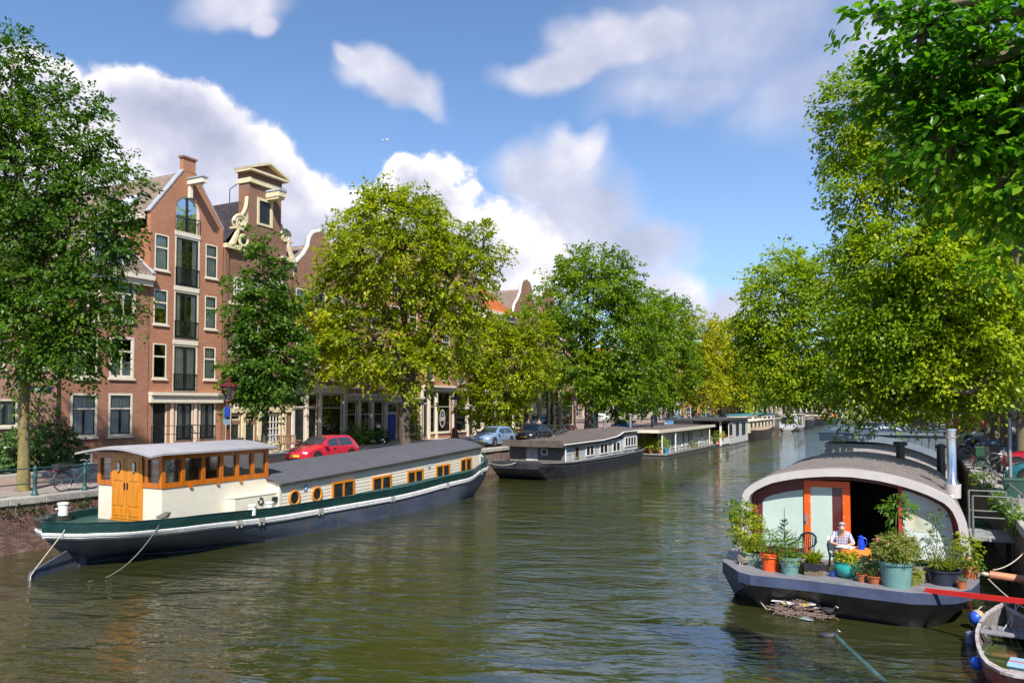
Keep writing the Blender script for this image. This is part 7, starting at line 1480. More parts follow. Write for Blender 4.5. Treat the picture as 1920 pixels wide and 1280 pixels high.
# ------------------------------------------------------------------ street life
CGL = mat('car glass', (.03, .045, .055), .06, var=.2, spec=.9); TYRE = RUBBER; ALLOY = mat('alloy wheel', (.45, .46, .48), .3, .8); LAMPW = mat('headlight', (.7, .72, .72), .1, spec=.9); LAMPR = mat('tail light', (.5, .02, .015), .15); AMB = mat('amber lens', (.7, .22, .02), .2)
def car(label, col, loc, rz, group=None, L_=4.1, H_=1.43, W_=1.70, est=False):
    c = thing('parked_car', label, 'car', loc, rz, group); m = mat('car paint %s' % (col,), col, .28, .15, var=.06, coat=.8); k = L_/4; h = H_/1.42; w = W_/1.7
    S = [(-2.0, .32, .60, .63, .72, .68), (-1.95, .25, .80, .93, .80, .68), (-1.72, .22, .86, 1.16 if not est else 1.34, .84, .62), (-1.35, .22, .88, 1.39, .85, .60), (-.4, .22, .87, 1.42, .85, .61), (.25, .22, .86, 1.37, .85, .60), (.95, .22, .86, .93, .85, .72), (1.5, .22, .79, .83, .83, .66), (1.88, .26, .64, .68, .78, .62), (2.0, .33, .50, .53, .68, .60)]
    ring = lambda s: [(s[0]*k, -s[4]*w*.94, s[1]), (s[0]*k, -s[4]*w, s[1]+.22), (s[0]*k, -s[4]*w*.985, s[2]*h), (s[0]*k, -s[5]*w, s[3]*h), (s[0]*k, -s[5]*w*.6, s[3]*h+.025), (s[0]*k, s[5]*w*.6, s[3]*h+.025), (s[0]*k, s[5]*w, s[3]*h), (s[0]*k, s[4]*w*.985, s[2]*h), (s[0]*k, s[4]*w, s[1]+.22), (s[0]*k, s[4]*w*.94, s[1])]
    b = MB().loft([ring(s) for s in S]).out('body', m, c, smooth=35)
    def side(x0, x1, sgn, z0=.04, z1=.10):
        def sec(x):
            for a, b_ in zip(S, S[1:]):
                if a[0] <= x <= b_[0]: q = (x-a[0])/(b_[0]-a[0]); return [lerp(a[i], b_[i], q) for i in range(6)]
        P = []
        for x, f in ((x0[0], 0), (x1[0], 0), (x1[1], 1), (x0[1], 1)):
            s = sec(x); zb, zt_ = s[2]*h+z0, s[3]*h-z1; f2 = (z0/(max(s[3]-s[2], .01)*h)) if f == 0 else 1-z1/(max(s[3]-s[2], .01)*h); P.append((x*k, sgn*(lerp(s[4]*.985, s[5], f2)*w+.006), lerp(zb, zt_, f)))
        return MB().poly(P if sgn < 0 else P[::-1])
    for sgn in (-1, 1):
        side((-1.45, -1.3), (-.42, -.42), sgn).out('side_window', CGL, c); side((-.34, -.34), (.72, .22), sgn).out('side_window', CGL, c)
        MB().bx(.62*k, .80*k, sgn*.86*w, sgn*1.0*w, .90*h, 1.02*h).out('wing_mirror', m, c, bevel=.02)
        MB().bx(1.80*k, 1.955*k, sgn*.45*w, sgn*.72*w, .56*h, .68*h).out('headlight', LAMPW, c, bevel=.02); MB().bx(-1.985*k, -1.9*k, sgn*.55*w, sgn*.76*w, .62*h, .82*h).out('tail_light', LAMPR, c)
        MB().bx(-.05*k, .12*k, sgn*.852*w, sgn*.872*w, .76*h, .80*h).out('door_handle', BLACK, c)
    wp = lambda s, f, yy: (s[0]*k, yy*lerp(s[4]*.9, s[5], f)*w, lerp(s[2], s[3], f)*h)
    a, b_ = S[6], S[5]; MB().poly([(lerp(a[0], b_[0], .12)*k+.01, -.66*w, lerp(a[3], b_[3], .12)*h+.03), (lerp(a[0], b_[0], .12)*k+.01, .66*w, lerp(a[3], b_[3], .12)*h+.03), (lerp(a[0], b_[0], .92)*k+.01, .55*w, lerp(a[3], b_[3], .92)*h+.034), (lerp(a[0], b_[0], .92)*k+.01, -.55*w, lerp(a[3], b_[3], .92)*h+.034)]).out('windscreen', CGL, c)
    a, b_ = S[1], S[2]; MB().poly([(-1.955*k, .6*w, a[3]*h+.06), (-1.955*k, -.6*w, a[3]*h+.06), (-1.75*k, -.54*w, b_[3]*h+.03), (-1.75*k, .54*w, b_[3]*h+.03)]).out('rear_window', CGL, c)
    MB().bx(1.93*k, 2.02*k, -.28*w, .28*w, .42, .53).out('number_plate', mat('plate yellow', (.65, .48, .05), .5), c); MB().bx(1.9*k, 2.015*k, -.66*w, .66*w, .28, .36).out('bumper', BLACK, c)
    for x in (-1.28, 1.28):
        for sgn in (-1, 1):
            prof_ = [(.13, -.10), (.29, -.09), (.305, -.04), (.305, .04), (.29, .09), (.19, .095), (.13, .08)]
            wh_ = MB().lathe(prof_, 20).xf(Matrix.Translation((x*k, sgn*.80*w, .305)) @ Matrix.Rotation(R(90)*-sgn, 4, 'X')).out('wheel', TYRE, c, smooth=True)
            MB().lathe([(.01, .085), (.06, .09), (.19, .085), (.19, .05)], 16).xf(Matrix.Translation((x*k, sgn*.80*w, .305)) @ Matrix.Rotation(R(90)*-sgn, 4, 'X')).out('rim', ALLOY, wh_, smooth=True)
            MB().lathe([(.01, .0), (.36, .0), (.36, .012)], 20).xf(Matrix.Translation((x*k, sgn*.838*w, .36)) @ Matrix.Rotation(R(90)*-sgn, 4, 'X')).out('wheel_arch', BLACK, c)
    return c
H90 = math.pi/2
car('red hatchback parked on the left quay behind the cream barge roof', (.55, .02, .045), (-27.4, 31.6, ZQ), -H90)
car('silver blue hatchback parked beyond the cream barge bow', (.22, .32, .50), (-27.4, 50.3, ZQ), -H90)
car('dark car with blue windscreen behind the grey scow', (.03, .035, .05), (-27.5, 57.5, ZQ), -H90)
car('bright blue car behind the rainbow poster board', (.05, .14, .40), (-27.3, 79, ZQ), -H90)
for i, (y, c_) in enumerate(((99, (.10, .22, .45)), (112, (.25, .30, .36)), (121, (.06, .08, .14)), (133, (.14, .22, .38)), (141, (.03, .03, .03)))): car(['blue car behind the low houseboat roof', 'grey car parked along the far quay', 'near black car left of the red van', 'slate blue car beyond the yellow trees', 'black car furthest along the left quay'][i], c_, (-27.2, y, ZQ), -H90)
car('large red van by the turquoise roofed houseboat', (.55, .03, .02), (-27.5, 151, ZQ), -H90, L_=5.2, H_=2.2, W_=2.0, est=True)
for i, (x, y, c_, rz) in enumerate(((-48, 128, (.5, .5, .5), .4), (-55, 145, (.6, .6, .6), 0), (-41, 149, (.08, .1, .2), .2))): car(['silver car on the square', 'white car near the far houses of the square', 'dark blue car at the far corner of the square'][i], c_, (x, y, ZQ), rz)
# right bank, noses to the water
car('teal car with its nose towards the canal, nearest tree trunk', (.03, .19, .24), (5.3, 35.0, ZQ), math.pi-.15); car('slate blue car at the right edge, in front of the teal one', (.10, .18, .26), (5.9, 32.0, ZQ), math.pi-.15)
car('red car parked among bicycles on the right bank', (.50, .02, .05), (5.7, 42.2, ZQ), math.pi-.15); car('dark blue car behind the red one on the right bank', (.05, .10, .22), (5.6, 48.2, ZQ), math.pi-.15)
car('pale blue estate car further up the right bank', (.20, .28, .42), (5.5, 54.2, ZQ), math.pi-.15, est=True); car('grey estate car before the red hoarding', (.16, .18, .22), (5.4, 61.0, ZQ), math.pi-.15, est=True); car('silver car near the red hoarding', (.4, .42, .45), (5.5, 70.5, ZQ), math.pi-.15)
# ---- bicycles
BKF = [mat('bike blue', (.03, .09, .16), .35), mat('bike black', (.012, .012, .014), .4), mat('bike silver', (.45, .47, .48), .3, .7), mat('bike red', (.35, .03, .03), .4), mat('bike green', (.03, .10, .08), .4)]
LEATH = mat('saddle', (.025, .018, .014), .6)
def bike(label, loc, rz, fm, lean=0.06, box=None, group=None):
    b = thing('bicycle', label, 'bicycle', loc, rot=(lean, 0, rz), group=group); r = .33
    for x in (-.53, .55):
        w = MB().torus((x, 0, r+.02), r, .019, 'y', 26, 6).out('wheel', TYRE, b, smooth=True); mb = MB()
        for i in range(14): a = i*math.pi/7; mb.tube([(x, .02*(-1)**i, r+.02), (x+r*math.cos(a), 0, r+.02+r*math.sin(a))], .0035, 3)
        mb.torus((x, 0, r+.02), r-.02, .009, 'y', 24, 4).tube([(x, -.04, r+.02), (x, .04, r+.02)], .022, 8).out('rim', STEEL, w)
    MB().tube([(-.53, 0, .35), (-.08, 0, .29), (.40, 0, .80)], .018, 6).tube([(-.08, 0, .29), (-.20, 0, .90)], .018, 6).tube([(-.14, 0, .62), (.38, 0, .86)], .018, 6).tube([(-.53, 0, .35), (-.18, 0, .80)], .012, 6).tube([(.55, 0, .35), (.42, 0, .80), (.37, 0, 1.0)], .018, 6).out('frame', fm, b)
    MB().tube([(.30, -.26, 1.04), (.38, -.16, 1.07), (.38, 0, 1.02), (.38, .16, 1.07), (.30, .26, 1.04)], .014, 6).out('handlebar', STEEL, b); MB().loft([[(-.34, -.09, .92), (-.34, .09, .92), (-.34, .09, .97), (-.34, -.09, .97)], [(-.2, -.07, .93), (-.2, .07, .93), (-.2, .07, .98), (-.2, -.07, .98)], [(-.05, -.02, .93), (-.05, .02, .93), (-.05, .02, .965), (-.05, -.02, .965)]]).out('saddle', LEATH, b)
    MB().bx(-.80, -.3, -.06, .06, .72, .74).tube([(-.75, .05, .73), (-.53, .06, .35)], .008, 4).tube([(-.75, -.05, .73), (-.53, -.06, .35)], .008, 4).out('rack', BLACK, b); MB().torus((-.53, 0, .35), .37, .014, 'y', 14, 5, a0=.3, a1=2.9).out('mudguard', fm, b); MB().bx(-.52, -.02, .03, .055, .28, .38).lathe([(.09, -.01), (.09, .01)], 14, (0, 0, 0)).out('chain_case', BLACK, b); MB().ball((.46, 0, .92), .045, 8, 6).out('lamp', STEEL, b)
    MB().bx(-.86, -.83, -.03, .03, .70, .76).out('rear_light', LAMPR, b)
    if box: MB().bx(-.80, -.40, -.18, .18, .75, .98).out('carrier_box', box, b, bevel=.01)
    return b
bike('blue bicycle with black crate leaning on the quay railing', (-26.45, 17.55, ZQ), H90, BKF[0], -.05, mat('black crate', (.02, .02, .022), .5))
for i, (y, x, k, rz, lb) in enumerate(((33.6, -34.6, 1, .9, 'black bicycle with child seat by the wooden bench'), (35.2, -34.9, 2, .6, 'silver bicycle against the tall shop window'), (19.8, -26.5, 1, H90, 'black bicycle behind the barge wheelhouse'), (21.4, -26.5, 2, H90, 'silver bicycle seen through the wheelhouse windows'), (36.0, -27.2, 1, .4, 'black bicycle behind the red car'), (58.5, -30.5, 4, .3, 'green bicycle near the walking couple'), (64.3, -27.6, 1, .5, 'black bicycle left of the third lamp'), (65.6, -27.4, 3, .8, 'red bicycle under the dark tree'), (67.0, -27.6, 2, .3, 'silver bicycle beside the third lamp'), (62.8, -27.5, 4, .6, 'green bicycle with crate beside parked bikes'))):
    bike(lb, (x, y, ZQ+(.12 if x < -33.2 else 0)), rz, BKF[k], box=MATS['black crate'] if i in (0, 9) else None)
for i, (x, y, k, rz, lb) in enumerate(((3.2, 38.6, 1, -.5, 'black bicycle parked at the right quay edge'), (3.3, 40.2, 2, -.3, 'silver bicycle in front of the red car'), (3.4, 45.6, 1, -.6, 'dark bicycle between red and blue cars'), (3.2, 50.5, 0, -.4, 'blue bicycle by the far right trunks'), (3.2, 36.8, 1, 1.9, 'black bicycle tilted against the green box'), (7.8, 42.5, 3, .2, 'red bicycle behind the red car'))): bike(lb, (x, y, ZQ), rz, BKF[k], .12)
# ---- quay railing
rlg = thing('quay_railing', 'dark green iron railing along the left quay edge', 'railing', (-26.1, 16, ZQ), world=True)
for i in range(9):
    y = 10.55+1.76*i; MB().lathe([(.115, 0), (.115, .06), (.085, .12), (.06, .2), (.06, .55), (.075, .58), (.075, .7), (.055, .74), (.06, .88), (.075, .93), (.04, .99), (.01, 1.01)], 12, (-26.1, y, ZQ)).out('post', IRON, rlg, smooth=True)
for z in (.42, .92): MB().tube([(-26.1, 6, ZQ+z), (-26.1, 25, ZQ+z)], .022, 6).out('rail', IRON, rlg)
MB().bx(-26.12, -26.09, 14.3, 14.6, ZQ+.62, ZQ+.88).out('paper_notice', WHITE2, None, label='white paper notice tied to the quay railing', cat='notice')
# ---- lamps
MAROONI = mat('maroon iron', (.10, .014, .014), .4)
LGL = glass_mat('lamp glass', (.85, .88, .85), .10)
def lamp(label, loc, hgt=4.25, m=None, first=None):
    m = m or MAROONI; l = thing('street_lamp', label, 'street lamp', loc); z = hgt-1.05
    MB().lathe([(.24, 0), (.24, .12), (.19, .2), (.21, .7), (.15, .95), (.12, 1.1), (.09, 1.2), (.075, z-.5), (.10, z-.48), (.10, z-.42), (.06, z-.38), (.05, z-.05), (.12, z)], 14).out('post', m, l, smooth=True)
    hx = [(math.cos(math.pi/3*i), math.sin(math.pi/3*i)) for i in range(6)]; MB().loft([[(a*.17, b*.17, z+.03) for a, b in hx], [(a*.33, b*.33, z+.62) for a, b in hx]], caps=False).out('lantern_glass', LGL, l)
    mb = MB()
    for a, b in hx: mb.tube([(a*.17, b*.17, z+.02), (a*.34, b*.34, z+.63)], .016, 4)
    mb.torus((0, 0, z+.03), .17, .02, 'z', 6, 5).out('lantern_frame', m, l)
    MB().loft([[(a*q, b*q, z+zz) for a, b in hx] for q, zz in ((.36, .62), (.40, .66), (.37, .70), (.22, .80), (.12, .86), (.12, .93), (.16, .95), (.05, 1.02), (.06, 1.08), (.01, 1.14))]).out('lantern_roof', m, l)
    cr = MB()
    for i in range(12): a = 2*math.pi*i/12; cr.ball((.38*math.cos(a), .38*math.sin(a), z+.72), (.035, .035, .05), 6, 4)
    cr.out('crown_knobs', m, l, kind='stuff')
    MB().tube([(-.3, 0, z-.25), (.3, 0, z-.25)], .02, 6).out('ladder_bar', m, l); return l
l1 = lamp('maroon crown lamp with blue sign in front of the neck gable house', (-27.5, 25.35, ZQ), 4.25); lamp('black crown lamp beside the cream shop front', (-27.5, 45.1, ZQ), 3.8, mat('black maroon iron', (.03, .012, .014), .4)); lamp('dark crown lamp by the corner house', (-27.5, 66.2, ZQ), 3.9, MATS['black maroon iron']); lamp('dark crown lamp far along the left quay', (-27.5, 104, ZQ), 4.0, MATS['black maroon iron'])
sg = thing('parking_sign', 'blue sign with small plate mounted on the maroon lamp', 'sign', (-27.35, 25.25, ZQ+2.0)); MB().bx(0, .03, -.28, .06, .48, .95).out('panel', mat('sign blue', (.03, .08, .38), .4), sg, bevel=.01); MB().bx(0, .03, -.30, .04, .14, .38).out('small_plate', mat('pale sign back', (.25, .33, .42), .5), sg); MB().bx(-.12, .0, -.2, -.14, .2, .9).out('bracket', STEEL, sg)
# ---- bench, planting, boards
WOODB = mat('teak bench', (.30, .18, .10), .7, var=.25, stretch=(1, 8, 1)); bn = thing('park_bench', 'wooden bench with cushion in front of the neck gable house', 'bench', (-34.9, 37.2, ZQ+.12), 0)
for z, x in ((.42, -.15), (.42, .0), (.42, .15)): MB().bx(x-.06, x+.06, -.75, .75, z, z+.03).out('seat_slat', WOODB, bn)
for i in range(9): MB().bx(-.27, -.24, -.7+.17*i, -.62+.17*i, .48, .92).out('back_slat', WOODB, bn)
MB().bx(-.28, -.22, -.75, .75, .92, .99).out('back_rail', WOODB, bn)
for y in (-.72, .72):
    for x in (-.25, .2): MB().bx(x-.03, x+.03, y-.03, y+.03, 0, .44 if x > 0 else .95).out('leg', WOODB, bn)
    MB().bx(-.26, .24, y-.035, y+.035, .62, .66).out('armrest', WOODB, bn)
MB().bx(-.2, .2, -.65, .65, .45, .51).out('cushion', mat('patterned cushion', (.22, .12, .12), .9, var=.7, sc=14), bn, bevel=.02)
ivy = thing('ivy_hedge', 'dense dark green ivy hedge at the foot of the pale brick house', 'hedge', (-35.3, 20.5, ZQ), world=True)
bl = [(Vector((-35.1, y, ZQ+h_)), (r_, r_, r2_)) for y, h_, r_, r2_ in ((18.2, .75, 1.2, .95), (19.6, .8, 1.1, 1.0), (21.0, .95, 1.2, 1.15), (22.1, .95, 1.0, 1.1), (16.6, .8, 1.2, 1.0), (22.0, 1.6, .6, .6))]
me, cl = crown('foliage', bl, 620, 20, .15, leaf_mat('ivy leaves', (.02, .065, .016), (.05, .12, .03), (.15, .26, .08), .3, .3), 91, .45, wid=.8, shell=.6, up_bias=.8); put('foliage', me, ivy); stems(ivy, [[(-35.4, y, ZQ), (-35.2, y+.2, ZQ+1.2)] for y in (17, 18.5, 20, 21.5)], .04, BARK)
wv = thing('wall_creeper', 'thin creeper climbing the pale brick wall above the hedge', 'plant', (-36.2, 22, ZQ), world=True); me, _ = crown('foliage', [(Vector((-36.15, 22.2, ZQ+2.6)), (.15, .8, .9)), (Vector((-36.15, 21.4, ZQ+3.2)), (.12, .6, 1.0))], 90, 9, .13, LF_DARK, 92, .35); put('foliage', me, wv); stems(wv, [[(-36.2, 22.1, ZQ), (-36.2, 22.2, ZQ+2.5), (-36.2, 21.4, ZQ+3.6)]], .02, BARK)
for i, (y, r_, h_, lb, mt) in enumerate(((43.6, .55, 1.1, 'leafy shrub left in the planting of the low shop', PL_GREEN), (44.8, .6, 1.5, 'tallest flowering shrub before the low shop', PL_LIME), (46.2, .5, 1.0, 'low shrub beside the bicycle wheel at the shop', PL_GREEN), (47.2, .5, 1.1, 'shrub right in the planting of the low shop', PL_DARK))):
    s_ = thing('street_shrub', lb, 'shrub', (-35.2, y, ZQ+.12), world=True); bush(s_, (-35.2, y, ZQ+.15+h_*.5), (r_, r_, h_*.55), 90, .16, mt, 100+i); stems(s_, [[(-35.2, y, ZQ), (-35.2+.1*k, y+.15*k, ZQ+h_*.8)] for k in (-1, 0, 1)], .02)
vi = thing('climbing_vine', 'climbing vine on the orange brick beside the blue door', 'plant', (-36.3, 52.6, ZQ), world=True); me, _ = crown('foliage', [(Vector((-36.2, 52.8, ZQ+1.2)), (.4, .55, 1.2)), (Vector((-36.3, 52.7, ZQ+3)), (.25, .4, 1.2))], 130, 9, .17, PL_LIME, 111, .4); put('foliage', me, vi); stems(vi, [[(-36.3, 52.7, ZQ), (-36.3, 52.8, ZQ+3.6)]], .03, BARK)
ab = thing('pavement_board', 'wooden framed chalkboard standing outside the emblem shop', 'sign', (-33.8, 55.3, ZQ+.12), .2)
for s_ in (1, -1):
    MB().prism([(.28*s_, -.32, 0), (.28*s_, .32, 0), (.05*s_, .32, 1.0), (.05*s_, -.32, 1.0)], (.03*s_, 0, .0)).out('frame', mat('orange wood frame', (.50, .22, .06), .6), ab); MB().prism([(.255*s_+.035*s_, -.25, .12), (.255*s_+.035*s_, .25, .12), (.095*s_, .25, .9), (.095*s_, -.25, .9)], (.008*s_, 0, 0)).out('chalkboard', mat('chalkboard', (.03, .03, .035), .8, var=.4), ab)
# poster column with rainbow print and white board
pc = thing('poster_board', 'tall poster board with rainbow print beside the dark trunk', 'poster', (-30.2, 78.6, ZQ), 0)
MB().bx(-.06, .06, -.55, .55, .0, 3.75).out('panel', mat('white enamel', (.72, .70, .72), .4, var=.05), pc)
def stripe_mat():
    m, t, b, o = new_mat('rainbow print'); tc = t.add('ShaderNodeTexCoord').outputs['Object']; sp = t.add('ShaderNodeSeparateXYZ'); t.put(sp.inputs[0], tc)
    f = t.math('DIVIDE', t.math('SUBTRACT', t.math('MULTIPLY_ADD', t.noise(tc, 2.2, 1), .25, sp.outputs[2]), 1.3), 1.45)
    n = t.add('ShaderNodeValToRGB'); t.put(n.inputs[0], f); n.color_ramp.interpolation = 'CONSTANT'; e = n.color_ramp.elements
    cs = [(0, (.10, .02, .06)), (.12, (.02, .06, .30)), (.28, (.02, .16, .50)), (.4, (.01, .28, .22)), (.5, (.05, .40, .04)), (.6, (.75, .55, .01)), (.72, (.75, .20, .01)), (.86, (.65, .03, .02))]
    while len(e) < len(cs): e.new(.5)
    for el_, (p, c) in zip(e, cs): el_.position = p; el_.color = (*c, 1)
    t.put(b.inputs['Base Color'], n.outputs[0]); b.inputs['Roughness'].default_value = .5; return m
MB().bx(.061, .066, -.5, .5, 1.3, 2.75).out('rainbow_print', stripe_mat(), pc); MB().bx(.067, .07, -.22, .18, 2.1, 2.7).out('grey_figure', mat('print grey', (.12, .11, .13), .6), pc)
for i in range(3): MB().torus((.068, .05, 2.15), .32-.03*i, .03, 'x', 16, 4, a0=3.3, a1=6.4).out('magenta_ring', mat('print magenta', (.60, .02, .35), .5), pc) if i == 0 else None
MB().bx(.061, .066, -.5, .5, 2.78, 3.7).out('red_print', mat('red figure print', (.60, .18, .13), .5, var=.7, sc=5, stain=((.1, .05, .06), .4, 4)), pc); MB().bx(.061, .066, -.44, -.2, .82, 1.05).out('black_logo', BLACK, pc); MB().bx(.061, .066, -.08, -.04, .3, 1.2).out('red_line', RED, pc)
mk = MB().bx(-.12, .12, -.4, .4, 0, 1.3)
wb = thing('white_kiosk', 'white notice stand left of the rainbow poster', 'sign', (-28.4, 72.8, ZQ)); MB().bx(-.1, .1, -.42, .42, 0, 1.75).out('panel', WHITE2, wb, bevel=.02); MB().bx(.101, .11, -.22, .22, 1.1, 1.55).out('dark_picture', BLACK, wb); MB().ball((.11, 0, .95), (.01, .2, .2), 12, 6).out('grey_print', mat('print pale grey', (.4, .42, .42), .6), wb)
# ---- people
def stand_joints(stride=.0, arm=.1):
    J = {'pel': ((0, 0, .95), (.14, .10)), 'spi': ((0, 0, 1.12), (.13, .095)), 'che': ((0, 0, 1.36), (.155, .10)), 'nek': ((0, -.01, 1.50), .05), 'hed': ((0, -.03, 1.60), (.068, .08)), 'crn': ((0, -.02, 1.70), (.066, .078)), 'nose': ((0, -.12, 1.60), .013)}
    for s, k in (('l', 1), ('r', -1)):
        q = stride*k; J.update({s+'sh': ((.17*k, 0, 1.42), .06), s+'el': ((.22*k, .05+q*.3, 1.15), .042), s+'wr': ((.22*k, -.08+q*.6-arm, .96), .028), s+'hip': ((.09*k, 0, .92), .085), s+'kn': ((.10*k, -.04-q*.7, .50), .058), s+'an': ((.10*k, .02-q*1.3+max(0, -q)*.3, .09), .038), s+'toe': ((.11*k, -.14-q*1.3, .035), .034)})
    return J
def person_mesh(stride, arm, key):
    J = stand_joints(stride, arm); bones = [('hed', 'nose', 0)]; human(J, bones, 0)
    for s, k in (('l', 1), ('r', -1)): hand_bones(J, bones, s, J[s+'wr'][0], (0, -.25, -1), k, Vector((0, -1, 0)))
    return figure_mesh('body_'+key, J, bones, [SKIN, GTR, GTR, SHOE], 1)
PM = [person_mesh(0, .02, 'stand'), person_mesh(.22, .05, 'walk')]
def person(label, loc, rz, pose, shirt, trou, hair, dress=None, scale=1.0):
    p = thing('person', label, 'person', loc, rz, scale=scale); me = PM[pose].copy(); cs = [SKIN, mat('shirt %s' % (shirt,), shirt, .85), mat('trousers %s' % (trou,), trou, .85), SHOE]
    for i, q in enumerate(cs): me.materials[i] = q
    put('body', me, p); h_ = mat('hair %s' % (hair,), hair, .8); rings = []
    for i in range(5): a = lerp(-.3, 1.4, i/4); rings.append([(.082*math.cos(a)*math.cos(2*math.pi*j/10), .0+.092*math.cos(a)*math.sin(2*math.pi*j/10), 1.69+.085*math.sin(a)) for j in range(10)])
    MB().loft(rings).out('hair', h_, p, smooth=60)
    if dress: MB().lathe([(.30, .55), (.22, .85), (.16, 1.1), (.17, 1.35), (.10, 1.45)], 12, m=0, sy=.75).out('dress', mat('dress %s' % (dress,), dress, .85), p, smooth=True)
    return p
def gp(px, py): v = G(px, py, ZQ); return (v.x, v.y, ZQ)
person('woman in a blue dress walking across the square', (-31.5, 105, ZQ), R(200), 1, (.05, .05, .06), (.45, .26, .18), (.05, .03, .02), (.10, .22, .55))
person('person in pale top and dark red trousers on the square', (-30.4, 107, ZQ), R(195), 1, (.55, .48, .42), (.20, .02, .03), (.08, .05, .03)); person('person in grey with orange bag on the square', (-27.6, 108, ZQ), R(170), 0, (.10, .09, .10), (.05, .05, .07), (.10, .06, .04))
person('man in dark grey shirt walking past the tall shop windows', (-30.5, 62.6, ZQ), R(185), 1, (.10, .11, .13), (.05, .05, .06), (.25, .16, .12)); person('curly haired woman in brown dress beside the man in grey', (-30.2, 64.2, ZQ), R(185), 1, (.20, .13, .10), (.35, .2, .14), (.12, .07, .04), (.22, .16, .13))
cy = person('cyclist in white and dark top behind the silver blue car', (-29.6, 54.6, ZQ+.12), R(-10), 0, (.30, .30, .36), (.06, .07, .10), (.05, .03, .02)); bike('city bicycle the cyclist holds behind the silver blue car', (-29.3, 54.5, ZQ), H90, BKF[1])
for i, (px_, py_) in enumerate(((1236, 795), (1372, 786), (1320, 787), (1278, 786))): person(['person in white far across the square', 'person in black near the far trees', 'person in red by the far shop fronts', 'person in light blue at the back of the square'][i], (-34-3*i, 122+7*i, ZQ), 1.1*i, i % 2, ((.6, .6, .6), (.04, .04, .04), (.5, .06, .04), (.3, .42, .55))[i], (.06, .07, .12), (.1, .06, .04))
person('person in white shirt walking on the right bank pavement', (9.2, 60, ZQ), 2.6, 1, (.6, .58, .56), (.1, .1, .14), (.12, .08, .05)); person('person in orange vest on the right bank near the trunks', (8.0, 66, ZQ), 2.0, 0, (.6, .2, .05), (.1, .1, .14), (.12, .08, .05)); person('person in red far down the right bank', (8.6, 74, ZQ), 2.0, 1, (.5, .05, .05), (.1, .1, .14), (.12, .08, .05))
for i in range(9): x = -21+2.1*i; person(['person in white on the far bridge, leftmost', 'person in navy on the far bridge', 'person in red on the far bridge', 'person in grey on the far bridge', 'person in tan in the middle of the far bridge', 'person in blue on the far bridge', 'person in black on the far bridge', 'person in pink on the far bridge', 'person in green on the far bridge, rightmost'][i], (x, 346.5, top(x)), 0, 0, ((.6, .6, .6), (.03, .04, .15), (.5, .05, .04), (.25, .25, .25), (.45, .35, .22), (.1, .2, .5), (.03, .03, .03), (.6, .3, .35), (.1, .3, .1))[i], (.06, .07, .12), (.1, .06, .04))
# ---- right bank clutter
hd_ = thing('red_hoarding', 'large red container with signs standing by the right quay', 'container', (6.2, 92, ZQ), 0); MB().bx(-2.2, 2.2, -1.2, 1.2, .1, 3.3).out('box', mat('container red', (.60, .012, .02), .5, var=.1), hd_, bevel=.03)
for i in range(12): MB().bx(-2.1+.36*i, -1.95+.36*i, -1.23, -1.2, .2, 3.2).out('rib', MATS['container red'], hd_)
for i, (dx, z, c_) in enumerate(((-1.6, 1.9, (.10, .15, .5)), (-.6, 2.1, (.6, .6, .6)), (.3, 1.6, (.6, .6, .6)))):
    rs = thing('road_sign', ['blue and yellow traffic sign before the red container', 'white traffic sign before the red container', 'low white sign board before the red container'][i], 'sign', (6.0+dx, 90.0, ZQ)); MB().tube([(0, 0, 0), (0, 0, z+.6)], .04, 6).out('post', STEEL, rs); MB().bx(-.35, .35, -.06, -.04, z-.3, z+.5).out('panel', mat('sign col %d' % i, c_, .5), rs); MB().bx(-.33, .33, -.065, -.06, z-.28, z-.02).out('lower_field', mat('sign yellow', (.65, .45, .03), .5), rs)
for i, (x, y, c_, s_, lb) in enumerate(((3.35, 41.6, (.05, .055, .05), 1.15, 'dark grey refuse bin before the red car'), (3.0, 30.3, (.02, .07, .05), .55, 'small green litter box on the steel post at the right edge'), (3.1, 44.2, (.02, .08, .05), .9, 'green litter box at the quay edge near the bicycles'))):
    bn_ = thing('litter_bin', lb, 'bin', (x, y, ZQ)); MB().loft([[(-.24, -.24, 0), (.24, -.24, 0), (.24, .24, 0), (-.24, .24, 0)], [(-.29, -.29, s_), (.29, -.29, s_), (.29, .29, s_), (-.29, .29, s_)]]).out('body', mat('bin %d' % i, c_, .5), bn_, bevel=.02); MB().bx(-.31, .31, -.31, .31, s_, s_+.08).out('lid', mat('bin %d' % i, c_, .5), bn_, bevel=.02)
WST = mat('weathered steel', (.13, .14, .14), .65, .2, var=.3)
st = thing('landing_stage', 'grey steel landing stage with rails between arched houseboat and quay', 'landing stage', (2.0, 27, 0), world=True)
MB().bx(1.5, 2.55, 25.6, 27.4, .95, 1.05).out('platform', mat('weathered deck', (.25, .27, .27), .7, var=.3), st)
for (x, y) in ((1.55, 25.7), (2.5, 25.7), (1.55, 27.3), (2.5, 27.3)): MB().tube([(x, y, -.5), (x, y, 2.2)], .032, 8).out('post', WST, st)
for z in (1.6, 2.2): MB().tube([(1.55, 25.7, z), (2.5, 25.7, z)], .025, 6).out('rail', WST, st); MB().tube([(1.55, 27.3, z), (2.5, 27.3, z)], .025, 6).out('rail', WST, st)
gr = thing('quay_guard_rail', 'galvanised guard rail leaning along the right quay edge', 'railing', (3.0, 32, ZQ), world=True)
for (y) in (24, 27.5, 31, 34.5, 38): MB().tube([(2.85, y, ZQ), (2.85, y, ZQ+.45)], .035, 6).out('post', STEEL, gr)
MB().tube([(2.85, 22, ZQ+.45), (2.85, 39, ZQ+.45)], .035, 6).out('rail', STEEL, gr)
